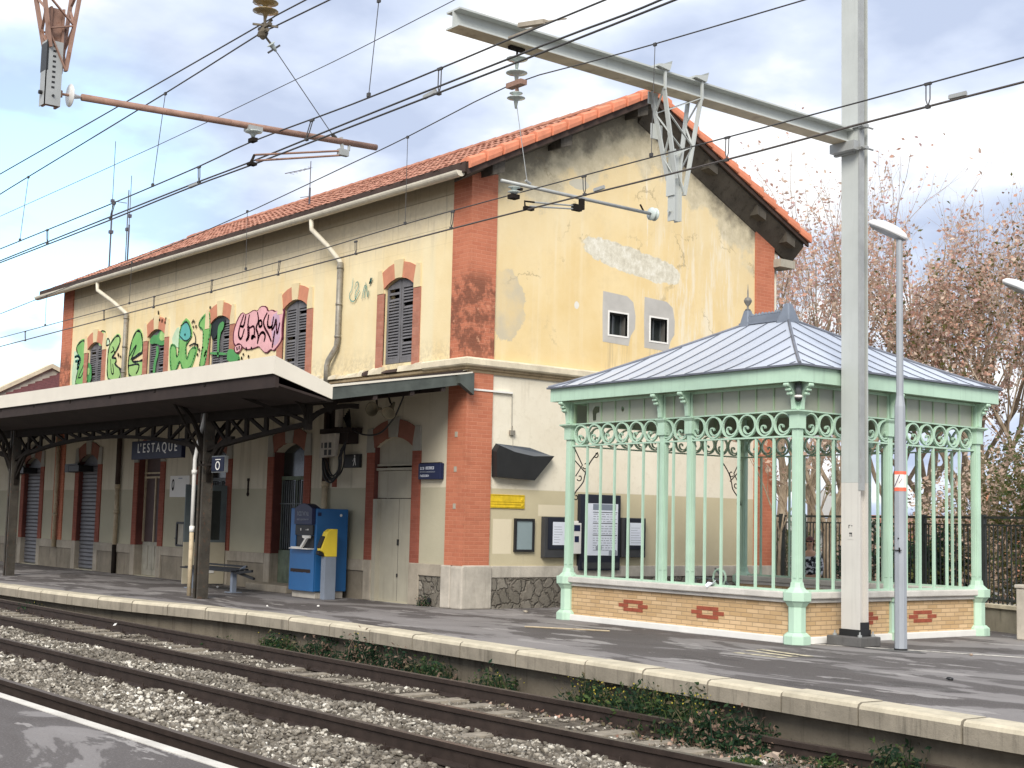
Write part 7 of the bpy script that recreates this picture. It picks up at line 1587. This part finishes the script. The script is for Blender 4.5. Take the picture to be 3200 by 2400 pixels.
# ------------------------------------------------------------------ trees, bushes, weeds
for k_, c_ in dict(leaf_rust=(.66, .39, .29), leaf_brown=(.60, .44, .34), leaf_pink=(.68, .46, .43), leaf_tan=(.74, .60, .48), leaf_dark=(.32, .22, .165), leaf_olive=(.13, .13, .04), leaf_green=(.042, .085, .036), leaf_deep=(.022, .05, .028), leaf_lime=(.09, .14, .045), petal=(.62, .50, .08), bush_tan=(.20, .17, .10)).items():
    t = NT(k_); n_ = t.noise(t.obj, 1.5, 3); col = t.ramp(n_, [(.35, tuple(x*.75 for x in c_)), (.65, tuple(min(1, x*1.2) for x in c_))]); M[k_] = t.fin(col, .75, spec=.2)
    tr = t.n.new('ShaderNodeBsdfTranslucent'); t.l.new(col, tr.inputs[0]); mx = t.n.new('ShaderNodeMixShader'); mx.inputs[0].default_value = .5; out = t.n['Material Output']; t.l.new(t.b.outputs[0], mx.inputs[1]); t.l.new(tr.outputs[0], mx.inputs[2]); t.l.new(mx.outputs[0], out.inputs[0])
t = NT('plane_bark'); M['bark'] = t.fin(t.ramp(t.noise(t.map(t.obj, (1, 1, .5)), 5, 6, .7), [(.35, (.16, .12, .08)), (.55, (.28, .22, .155)), (.7, (.38, .32, .24))]), .9, t.noise(t.obj, 20, 4), .4, .02)
t = NT('dark_twig'); M['twig'] = t.fin((.34, .27, .21), .9)
def leaf_mesh(name, P, size, mats, parent=None, local=True, origin=None, up=.3, seed=0, long_=1.5):
    r = np.random.default_rng(seed); P = np.array(P); n = len(P)
    a = r.normal(size=(n, 3)); a[:, 2] *= .7; a /= np.linalg.norm(a, axis=1)[:, None]; b_ = r.normal(size=(n, 3)); b_ -= (a*b_).sum(1)[:, None]*a; b_ /= np.linalg.norm(b_, axis=1)[:, None]
    s = (size*r.uniform(.55, 1.3, n))[:, None]
    c3 = np.cross(a, b_)*s*.18
    V = np.stack([P-a*s*.5*long_, P+b_*s*.42+c3, P+a*s*.5*long_, P-b_*s*.42+c3], 1).reshape(-1, 3)
    me = bpy.data.meshes.new(name); me.vertices.add(4*n); me.vertices.foreach_set('co', V.ravel()); idx = np.arange(4*n).reshape(-1, 4); Fc = np.concatenate([idx[:, [0, 1, 2]], idx[:, [0, 2, 3]]], 1).reshape(-1, 3)
    me.loops.add(len(Fc)*3); me.loops.foreach_set('vertex_index', Fc.ravel()); me.polygons.add(len(Fc)); me.polygons.foreach_set('loop_start', np.arange(0, len(Fc)*3, 3)); me.polygons.foreach_set('loop_total', np.full(len(Fc), 3)); me.update(calc_edges=True)
    for m_ in mats: me.materials.append(M[m_])
    me.polygons.foreach_set('material_index', np.repeat(r.integers(0, len(mats), n), 2).astype(np.int32))
    o = bpy.data.objects.new(name, me); COL.objects.link(o)
    if parent is not None: o.parent = parent
    if origin is not None: o.location = origin
    return o
def make_tree(label, x, y, H, spread, nleaf, lsize, seed, mats, group='bare-topped plane trees beyond the railings', low=.18, nl=5, lean=0., trunk_r=.20, leafmin=.33):
    r = random.Random(seed); T = thing('plane_tree', label, 'tree', (x, y, -.12), group=group); tb = MB(); tw = MB(); tips = []
    def grow(p, d, L, rad, lev):
        n = 4 if lev < 2 else 3; pts = [p]; dd = d.copy(); q = p.copy()
        for i in range(n):
            dd = (dd+Vector((r.gauss(0, .13), r.gauss(0, .13), r.gauss(.05, .07)))*(1 if lev else .35)).normalized(); q = q+dd*(L/n); pts.append(q.copy())
        rs = [rad*(1-.42*i/n) for i in range(n+1)]
        (tb if lev < 3 else tw).tube(pts, rs, 7 if lev < 2 else (5 if lev == 2 else 3), cap=False)
        if lev >= 4 or (lev == 3 and L < .5): tips.append(pts); return
        if lev >= 3: tips.append(pts)
        k = [nl, 4, 5, 4, 0][lev]
        for j in range(k):
            t_ = 1. if j == 0 else r.uniform(.45 if lev else .8, 1.); i0 = min(n-1, int(t_*n)); fr = t_*n-i0; pp = pts[i0].lerp(pts[i0+1], fr)
            ang = r.uniform(0, 2*PI) if lev else 2*PI*j/k+r.uniform(-.4, .4); tilt = r.uniform(.25, .6)*(spread if lev < 2 else 1.)*(.4 if j == 0 and lev else 1.)
            side = Vector((math.cos(ang), math.sin(ang), 0)); nd = (dd*math.cos(tilt)+side*math.sin(tilt)+Vector((0, 0, .16 if lev else .0))).normalized()
            grow(pp, nd, L*([.0, .62, .66, .62, .6][lev+1 if lev < 4 else 4] if lev else H*.30/L)*r.uniform(.8, 1.15), rs[-1]*(.72 if lev == 0 else .62)*r.uniform(.85, 1.1), lev+1)
    grow(Vector((0, 0, 0)), Vector((lean, 0, 1)).normalized(), H*low, trunk_r, 0)
    # scale to the wanted height
    zmax = max(p.z for t_ in tips for p in t_); s_ = H/zmax
    tb.v = [(v[0]*s_, v[1]*s_, v[2]*s_) for v in tb.v]; tw.v = [(v[0]*s_, v[1]*s_, v[2]*s_) for v in tw.v]
    tr = part('trunk', tb, 'bark', T, local=True); part('twigs', tw, 'twig', tr, local=True)
    P = []; dens = {}
    for _ in range(nleaf*3):
        if len(P) >= nleaf: break
        t_ = r.choice(tips); key = id(t_)
        if key not in dens: dens[key] = r.random()
        if dens[key] < .25: continue
        i = r.randrange(len(t_)-1); p = t_[i].lerp(t_[i+1], r.random())*s_; h = p.z/H
        if h < leafmin: continue
        if h > .82 and r.random() < .62: continue
        P.append((p.x+r.gauss(0, .10), p.y+r.gauss(0, .10), p.z+r.gauss(-.03, .10)))
    leaf_mesh('crown', P, lsize, mats, T, seed=seed); return T
RUST = ['leaf_rust', 'leaf_brown', 'leaf_pink', 'leaf_tan', 'leaf_rust']; PINK = ['leaf_pink', 'leaf_rust', 'leaf_brown', 'leaf_tan']; DENSE = ['leaf_rust', 'leaf_brown', 'leaf_tan', 'leaf_dark', 'leaf_olive']
def at_depth(px, D): d = ray(px, 1655)/F_PX*D; return d[0], d[1]
TR = [(2445, 46, 15.6, .9, 1300, .11, PINK, 'tall thin-leaved tree just right of the roof end'),
      (2535, 50, 16.3, .9, 2300, .11, PINK, 'tall reddish tree left of the grey mast'),
      (2630, 44, 14.6, .9, 2100, .11, RUST, 'rusty-leaved tree standing behind the grey mast'),
      (2770, 47, 15.2, .9, 2600, .11, RUST, 'tree between the mast and the lamp post, reddish sparse crown'),
      (2880, 49, 15.4, 1.0, 3800, .11, RUST, 'tallest tree, thick leaning trunk just right of the lamp post'),
      (2990, 45, 12.8, 1.1, 3600, .10, DENSE, 'dense brown-leaved tree to the right of the tallest one'),
      (3100, 43, 11.8, 1.1, 5200, .10, DENSE, 'very dense rusty brown tree over the right corner of the kiosk'),
      (3215, 41, 11.2, 1.1, 5200, .10, DENSE, 'dense rusty tree at the right edge behind the second lamp')]
for i, (px, D, H, sp_, nl_, ls, mt_, lb) in enumerate(TR):
    x, y = at_depth(px, D); make_tree(lb, x, y, H, sp_, nl_, ls, 40+i, mt_, lean=.10 if i == 4 else 0.)
x, y = at_depth(2523, 31.5); make_tree('slim dark young tree right behind the person', x, y, 4.6, 1.1, 130, .10, 61, ['leaf_olive', 'leaf_tan'], 'small trees behind the kiosk', low=.3, nl=3, trunk_r=.07, leafmin=.3)
x, y = at_depth(2590, 31); make_tree('thicker bare-limbed tree behind the kiosk, left of the mast foot', x, y, 6.2, 1.0, 500, .11, 62, ['leaf_brown', 'leaf_tan'], 'small trees behind the kiosk', low=.3, nl=4, trunk_r=.15, leafmin=.4)
x, y = at_depth(2435, 30); make_tree('thin bare sapling between the station corner and kiosk post', x, y, 5.0, .9, 120, .10, 63, ['leaf_brown'], 'small trees behind the kiosk', low=.35, nl=3, trunk_r=.05, leafmin=.4)
def bush(label, px, D, z0, rx, rz_, n, size, mats, seed, group='bushes behind the railings'):
    r = np.random.default_rng(seed); x, y = at_depth(px, D); T = thing('bush', label, 'bush', (x, y, -.12), group=group)
    k = 16; C = r.normal(size=(k, 3))*np.array([rx*.42, rx*.42, rz_*.28])+np.array([0, 0, z0+rz_*.55]); w = r.integers(0, k, n); d = r.normal(size=(n, 3)); d /= np.linalg.norm(d, axis=1)[:, None]
    P = C[w]+d*(r.uniform(.25, 1, n)**.5)[:, None]*np.array([rx*.36, rx*.36, rz_*.26]); P = P[P[:, 2] > .02]; leaf_mesh('foliage', P, size, mats, T, seed=seed)
    b = MB(); rr = random.Random(seed)
    for _ in range(12):
        q = C[rr.randrange(k)]; b.tube([(q[0]*.1, q[1]*.1, 0), (q[0]*.5+rr.uniform(-.1, .1), q[1]*.5, max(.1, q[2]*.5)), tuple(q)], [.03, .02, .006], 4, cap=False)
    part('stems', b, 'twig', T, local=True)
bush('dark green leafy bush behind the right half of the kiosk', 2925, 31, 0, 1.1, 1.7, 3800, .09, ['leaf_deep', 'leaf_green', 'leaf_deep', 'leaf_olive'], 71)
bush('dark green bush between the mast and lamp post, seen through the kiosk', 2740, 34, 0, 1.2, 1.7, 3600, .09, ['leaf_deep', 'leaf_green', 'leaf_brown'], 72)
bush('straggly olive-brown thicket right of the kiosk', 3110, 29, 0, 1.4, 3.2, 5200, .07, ['bush_tan', 'leaf_olive', 'leaf_brown', 'bush_tan'], 73)
bush('olive-brown thicket behind the gate pillar at the right edge', 3215, 28, 0, 1.4, 3.4, 6500, .07, ['bush_tan', 'leaf_olive', 'leaf_brown', 'leaf_lime'], 74)
bush('tall brown scrub rising over the right railings', 3060, 36, 0, 1.6, 3.4, 2600, .09, ['leaf_brown', 'bush_tan', 'leaf_tan'], 75)
bush('brown scrub behind the bare-limbed tree and mast', 2650, 38, 0, 1.6, 1.7, 1700, .09, ['leaf_brown', 'bush_tan', 'leaf_olive'], 76)
bush('low pale scrub beside the white far house', 2500, 40, 0, 1.6, 1.2, 2200, .08, ['bush_tan', 'leaf_olive'], 77)
bush('tangled scrub seen through the right kiosk bay', 2860, 40, 0, 1.8, 2.2, 2000, .09, ['leaf_brown', 'leaf_tan', 'leaf_olive'], 78)

def clump(label, px, py, w, h, n, mats, seed, flowers=0, tall=False):
    r = random.Random(seed); z = -.60; c = at_z(px, py, z)
    for _ in range(4): c = at_z(px, py, bed_z(c[0], min(c[1], edge_y(c[0])-.3)))
    ye = edge_y(c[0])-.40; c = (c[0], min(c[1], ye), bed_z(c[0], min(c[1], ye))); x, y, z = c; w *= 1.25; h *= 1.75; T = thing('weed_clump', label, 'weeds', (x, y, z-.02), group='weeds along the platform wall')
    b = MB(); P = []; n = int(n*(2.8 if ('flower' in label or 'rail' in label) else 1.9))
    for i in range(n):
        a = r.gauss(0, w*.42); d = r.gauss(0, .10); hh = h*r.choice((r.uniform(.2, .6), r.uniform(.4, 1.2)))*math.exp(-(a/w)**2*.9)*(.7+.3*math.sin(a*23+seed)); lx, ly = r.gauss(0, .22)*hh, r.gauss(-.10, .2)*hh
        p0, p1, p2 = Vector((a, d, 0)), Vector((a+lx*.4, d+ly*.4, hh*.6)), Vector((a+lx, d+ly, hh)); wd = r.uniform(.004, .009); th = r.uniform(0, PI); n_ = Vector((math.cos(th), math.sin(th), 0))*wd
        b.add([p0-n_, p0+n_, p1+n_*.8, p1-n_*.8, p2], [(0, 1, 2, 3), (3, 2, 4)], r.randrange(len(mats)))
        for k in range(4): q = p0.lerp(p2, r.uniform(.15, 1)); P.append((q.x+r.gauss(0, .02), q.y+r.gauss(0, .02), q.z+r.gauss(0, .015)))
    part('blades', b, mats, T, local=True); leaf_mesh('leaves', P, .04, mats, T, seed=seed, long_=1.8)
    if flowers:
        Q = [(r.gauss(0, w*.4), r.gauss(-.05, .1), h*r.uniform(.55, 1.0)) for _ in range(flowers)]; leaf_mesh('flowers', Q, .022, ['petal'], T, seed=seed+1, long_=1.)
GR = ['leaf_green', 'leaf_deep', 'leaf_green', 'leaf_lime', 'leaf_deep', 'bush_tan']; DK = ['leaf_deep', 'leaf_green', 'leaf_deep', 'leaf_dark']
CL = [(228, 1925, .55, .16, 260, DK, 'small dark moss-like clump at the far end of the platform wall'), (535, 1957, .35, .10, 160, DK, 'low brownish sprig under the platform wall, below the canopy column'),
      (690, 2030, .30, .13, 200, GR, 'small bright green tuft between the far rails'), (880, 2040, .50, .20, 300, GR, 'fresh green grass tuft against the wall beside the white scrap'), (975, 2060, .45, .17, 260, GR, 'green tuft next to the fresh grass, further right'),
      (1100, 2065, .45, .25, 320, DK, 'dark green upright tuft near the blue machine side of the wall'), (1220, 2085, .50, .33, 420, DK, 'tall blue-green tuft reaching the kerb underside'), (1330, 2110, .50, .25, 360, DK, 'dense dark tuft right of the tall one'), (1460, 2135, .45, .27, 340, GR, 'green tuft before the brown gap in the weeds'),
      (1740, 2175, .42, .27, 320, GR, 'lone green tuft in the middle of the wall'), (2060, 2235, .40, .30, 360, GR, 'green tuft left of the big flowering weeds'), (2120, 2240, .40, .26, 320, GR, 'tuft joined to the flowering weeds from the left'),
      (2290, 2270, .50, .34, 520, GR, 'big weed clump with yellow flowers, left part'), (2420, 2300, .48, .32, 520, GR, 'big weed clump with yellow flowers, middle part'), (2530, 2320, .40, .26, 360, DK, 'right end of the big weed clump, dark green'),
      (2225, 2330, .30, .22, 420, DK, 'dark round weed growing over the rail'), (1405, 2165, .22, .16, 160, DK, 'scrubby dark weed growing over the rail end'), (3180, 2400, .35, .24, 300, GR, 'green tuft in the bottom right corner'), (2330, 2392, .12, .07, 90, ['leaf_lime', 'leaf_green'], 'tiny bright tuft between the rails near the curled leaf'), (2620, 2395, .10, .10, 60, ['leaf_lime', 'leaf_green'], 'small broad-leaved sprout beside the front rail'), (1300, 1889, .16, .12, 70, DK, '')]
for i, (px, py, w, h, n, mt_, lb) in enumerate(CL):
    if lb: clump(lb, px, py, w, h, n, mt_, 100+i, 60 if 'flower' in lb else (8 if i % 3 == 0 else 0))
# sprig at the foot of the corner block
P = []; r_ = random.Random(5); p = at_z(1385, 1893)
for _ in range(260): P.append((r_.gauss(0, .10), r_.gauss(0, .04), abs(r_.gauss(0, .09))))
o = leaf_mesh('sprig', P, .03, DK, None, origin=(p[0], YF-.10, 0), seed=3); tag(o, 'small green sprig at the foot of the stone corner block', 'weed')
# mat of low plants, dead leaves along the wall foot
P = []; Q = []
for _ in range(15000):
    x = random.uniform(-21, -6.5); ye = edge_y(x)-.28; y = ye-abs(random.gauss(0, .22)); m_ = .5+.5*math.sin(x*1.9)*math.sin(x*.77+1)
    if random.random() > m_*1.1+.15: continue
    P.append((x, y, bed_z(x, y)+abs(random.gauss(0, .03))))
for _ in range(1500):
    x = random.uniform(-18, -6.5); y = edge_y(x)-.3-abs(random.gauss(0, .3)); Q.append((x, y, bed_z(x, y)+random.uniform(.0, .04)))
tag(leaf_mesh('ground_cover', P, .03, ['leaf_deep', 'leaf_green', 'bush_tan', 'leaf_dark'], seed=5), 'thin mat of low weeds at the foot of the platform wall', 'ground cover', kind='stuff')
tag(leaf_mesh('fallen_leaves', Q, .05, ['leaf_tan', 'leaf_rust', 'leaf_brown', 'bush_tan'], seed=6, long_=1.1), 'dead brown leaves scattered along the foot of the platform wall', 'fallen leaves', kind='stuff')
def curled(px, py, s_, label, mat, seed):
    p = at_z(px, py, -.55); b = MB(); r = random.Random(seed); n = 9; vs = [(0, 0, .03)]
    for k in range(n): a = 2*PI*k/n; rr = s_*(1+.35*(-1)**k)*r.uniform(.8, 1.1); vs.append((rr*math.cos(a), rr*.7*math.sin(a), .02+abs(math.sin(a))*.06*r.uniform(.5, 1.4)))
    b.add(vs, [(0, k+1, (k+1) % n+1) for k in range(n)]); b.tube([(s_*.4, 0, .04), (s_*1.1, .02, .11)], .004, 4); b.v = [(v[0]+p[0], v[1]+p[1], v[2]+p[2]) for v in b.v]; tag(part('dead_leaf', b, mat, origin=p), label, 'leaf', 'large dead leaves on the track')
curled(2415, 2378, .09, 'large curled orange-brown leaf between the rails at the bottom', 'leaf_tan', 1); curled(1395, 2100, .07, 'pale brown leaf caught in the weeds near the middle', 'leaf_tan', 2); curled(1730, 2165, .07, 'orange leaf at the foot of the lone green tuft', 'leaf_rust', 3); curled(2700, 2345, .08, 'reddish curled leaf by the rail right of the flowering weeds', 'leaf_rust', 4)
def scrap(px, py, z, vs, label, nm='litter'):
    p = at_z(px, py, z); b = MB(); b.add([(p[0]+v[0], p[1]+v[1], p[2]+v[2]) for v in vs], [tuple(range(len(vs)))]); o = part(nm, b, 'white', origin=p); md = o.modifiers.new('s', 'SOLIDIFY'); md.thickness = .006; tag(o, label, 'litter', 'white scraps on the track')
scrap(850, 2015, -.5, [(-.14, 0, 0), (.0, -.05, .01), (.12, 0, .10), (.10, .05, .12), (0, .04, .03)], 'white torn plastic scrap beside the fresh grass tuft'); scrap(2590, 2330, -.5, [(-.03, 0, 0), (.04, 0, .0), (.03, 0, .12), (.0, .01, .22), (-.03, 0, .19), (-.02, 0, .09)], 'upright white plastic scrap at the end of the flowering weeds'); scrap(357, 1957, -.4, [(-.05, 0, 0), (.06, 0, .02), (.07, .02, .06), (-.04, .02, .04)], 'small white scrap between the rails at the left'); scrap(145, 1915, -.4, [(-.06, 0, 0), (.0, .0, .02), (.06, .02, .10), (.0, .02, .07)], 'slim white stick-like scrap near the wall at the far left')

# ------------------------------------------------------------------ person standing behind the kiosk
x, y = at_depth(2531, 27.2); PT = thing('person', 'person with short dark red hair, glasses and black and white top, seen between kiosk bars', 'person', (x, y, -.17), math.radians(32))
M['skin'] = simple('skin', (.52, .30, .21), .6, .06, 6, .02); M['hair'] = simple('dark_red_hair', (.09, .02, .02), .6, .3, 14, .3); M['jeans'] = simple('dark_trousers', (.03, .035, .05), .85, .2, 8, .2)
t = NT('patterned_top'); M['top'] = t.fin(t.ramp(t.noise(t.obj, 14, 3, .6), [(.47, (.02, .02, .025)), (.52, (.55, .56, .60))]), .85)
def skinned(name, verts, edges, mat, par, root=0, sub=2):
    me = bpy.data.meshes.new(name); me.from_pydata([v[:3] for v in verts], edges, []); me.materials.append(M[mat]); o = bpy.data.objects.new(name, me); COL.objects.link(o); o.parent = par
    md = o.modifiers.new('skin', 'SKIN'); sv = me.skin_vertices if me.skin_vertices else None
    if not me.skin_vertices:
        bm = bmesh.new(); bm.from_mesh(me); bm.verts.layers.skin.verify(); bm.to_mesh(me); bm.free()
    for i, v in enumerate(verts): sv = me.skin_vertices[0].data[i]; rr = v[3] if isinstance(v[3], tuple) else (v[3], v[3]); sv.radius = rr; sv.use_root = (i == root)
    md2 = o.modifiers.new('sub', 'SUBSURF'); md2.levels = sub; md2.render_levels = sub; md.use_smooth_shade = True; return o
V = [(0, 0, .88, (.13, .10)), (0, .01, 1.02, (.125, .09)), (0, 0, 1.20, (.145, .10)), (0, 0, 1.33, (.12, .08)), (0, 0, 1.41, (.05, .05)), (0, -.005, 1.47, (.052, .055)), (0, -.01, 1.53, (.072, .085)), (0, 0, 1.60, (.070, .085)), (0, 0, 1.655, (.045, .055))]
E = [(0, 1), (1, 2), (2, 3), (3, 4), (4, 5), (5, 6), (6, 7), (7, 8)]
for s_ in (-1, 1):
    o = len(V); V += [(s_*.17, 0, 1.33, .052), (s_*.22, .02, 1.08, .040), (s_*.20, -.12, .90, .030), (s_*.185, -.17, .86, .024)]; E += [(3, o), (o, o+1), (o+1, o+2), (o+2, o+3)]
    for k, (fx, fz, L) in enumerate(((-.02, .0, .06), (-.007, -.005, .07), (.007, -.006, .065), (.02, -.004, .05), (-s_*.035, .012, .04))):
        f0 = len(V); V += [(s_*.185+fx, -.20, .845+fz, .009), (s_*.185+fx*1.2, -.20-L*.6, .825+fz, .008), (s_*.185+fx*1.1, -.20-L, .795+fz, .007)]; E += [(o+3, f0), (f0, f0+1), (f0+1, f0+2)]
    o = len(V); V += [(s_*.085, 0, .80, (.085, .09)), (s_*.095, -.01, .48, .056), (s_*.10, .02, .10, .036), (s_*.10, -.09, .035, .034)]; E += [(0, o), (o, o+1), (o+1, o+2), (o+2, o+3)]
skinned('body', V, E, 'skin', PT)
tv = [(0, 0, .90, (.155, .125)), (0, .01, 1.04, (.145, .11)), (0, 0, 1.20, (.165, .12)), (0, 0, 1.335, (.13, .095))]; te = [(0, 1), (1, 2), (2, 3)]
for s_ in (-1, 1): o = len(tv); tv += [(s_*.172, 0, 1.335, .066), (s_*.222, .02, 1.08, .052), (s_*.205, -.10, .925, .040)]; te += [(3, o), (o, o+1), (o+1, o+2)]
skinned('top', tv, te, 'top', PT)
lv = [(0, 0, .92, (.148, .115))]; le = []
for s_ in (-1, 1): o = len(lv); lv += [(s_*.087, 0, .80, (.096, .10)), (s_*.097, -.01, .48, .068), (s_*.10, .02, .09, .052)]; le += [(0, o), (o, o+1), (o+1, o+2)]
skinned('trousers', lv, le, 'jeans', PT)
b = MB(); n = 14
for i in range(7):
    a = PI*.5*i/6; rr = math.cos(a); b.v += [(.086*rr*math.cos(2*PI*k/n), .012+.10*rr*math.sin(2*PI*k/n), 1.575+.105*math.sin(a)+(-.07 if (i == 0 and math.sin(2*PI*k/n) > -.2) else .03 if i == 0 else 0)) for k in range(n)]
for i in range(6):
    for k in range(n): b.f.append((i*n+k, i*n+(k+1) % n, (i+1)*n+(k+1) % n, (i+1)*n+k)); b.mi.append(0)
part('hair', b, 'hair', PT, local=True, smooth=True)
b = MB(); 
for s_ in (-1, 1): b.box((s_*.034-.024, -.112, 1.565), (s_*.034+.024, -.104, 1.592))
b.box((-.012, -.112, 1.578), (.012, -.106, 1.584)); part('glasses', b, 'black', PT, local=True)
b = MB(); b.add([(-.012, -.095, 1.535), (.012, -.095, 1.535), (0, -.118, 1.54), (0, -.098, 1.575)], [(0, 1, 2), (0, 2, 3), (2, 1, 3), (0, 3, 1)]); part('nose', b, 'skin', PT, local=True)
b = MB(); b.box((-.022, -.099, 1.508), (.022, -.092, 1.516)); part('mouth', b, 'hair', PT, local=True)
b = MB()
for s_ in (-1, 1): b.lathe((s_*.078, 0, 1.56), [(.004, -.008), (.02, 0), (.012, .008)], 8, 'x')
parts('ear', b, 'skin', PT, local=True)
b = MB()
for s_ in (-1, 1): b.box((s_*.10-.045, -.15, 0), (s_*.10+.045, .09, .07))
parts('shoe', b, 'black', PT, local=True, bevel=.02)

# small debris on the platform
for px, py, sz, m_, lb in ((1642, 1914, .06, 'stone2', 'small grey stone on the platform in front of the rubble plinth'), (2968, 2126, .035, 'black', 'dark curled scrap on the open platform at the right'), (1900, 1973, .035, 'black', 'tiny dark butt on the platform left of the kiosk foot'), (3035, 2050, .03, 'leaf_tan', 'tan leaf on the white line at the right')):
    p = at_z(px, py); o = stones([(p[0], p[1], .02)], [sz], 'debris', m_, .5); tag(o, lb, 'debris')
p, q = at_z(1640, 1962), at_z(1905, 1976); b = MB(); b.tube([(p[0], p[1], .02), (q[0], q[1], .02)], .012, 5); tag(part('stick', b, 'beigepipe', origin=p), 'thin pale stick lying on the platform left of the kiosk', 'stick')
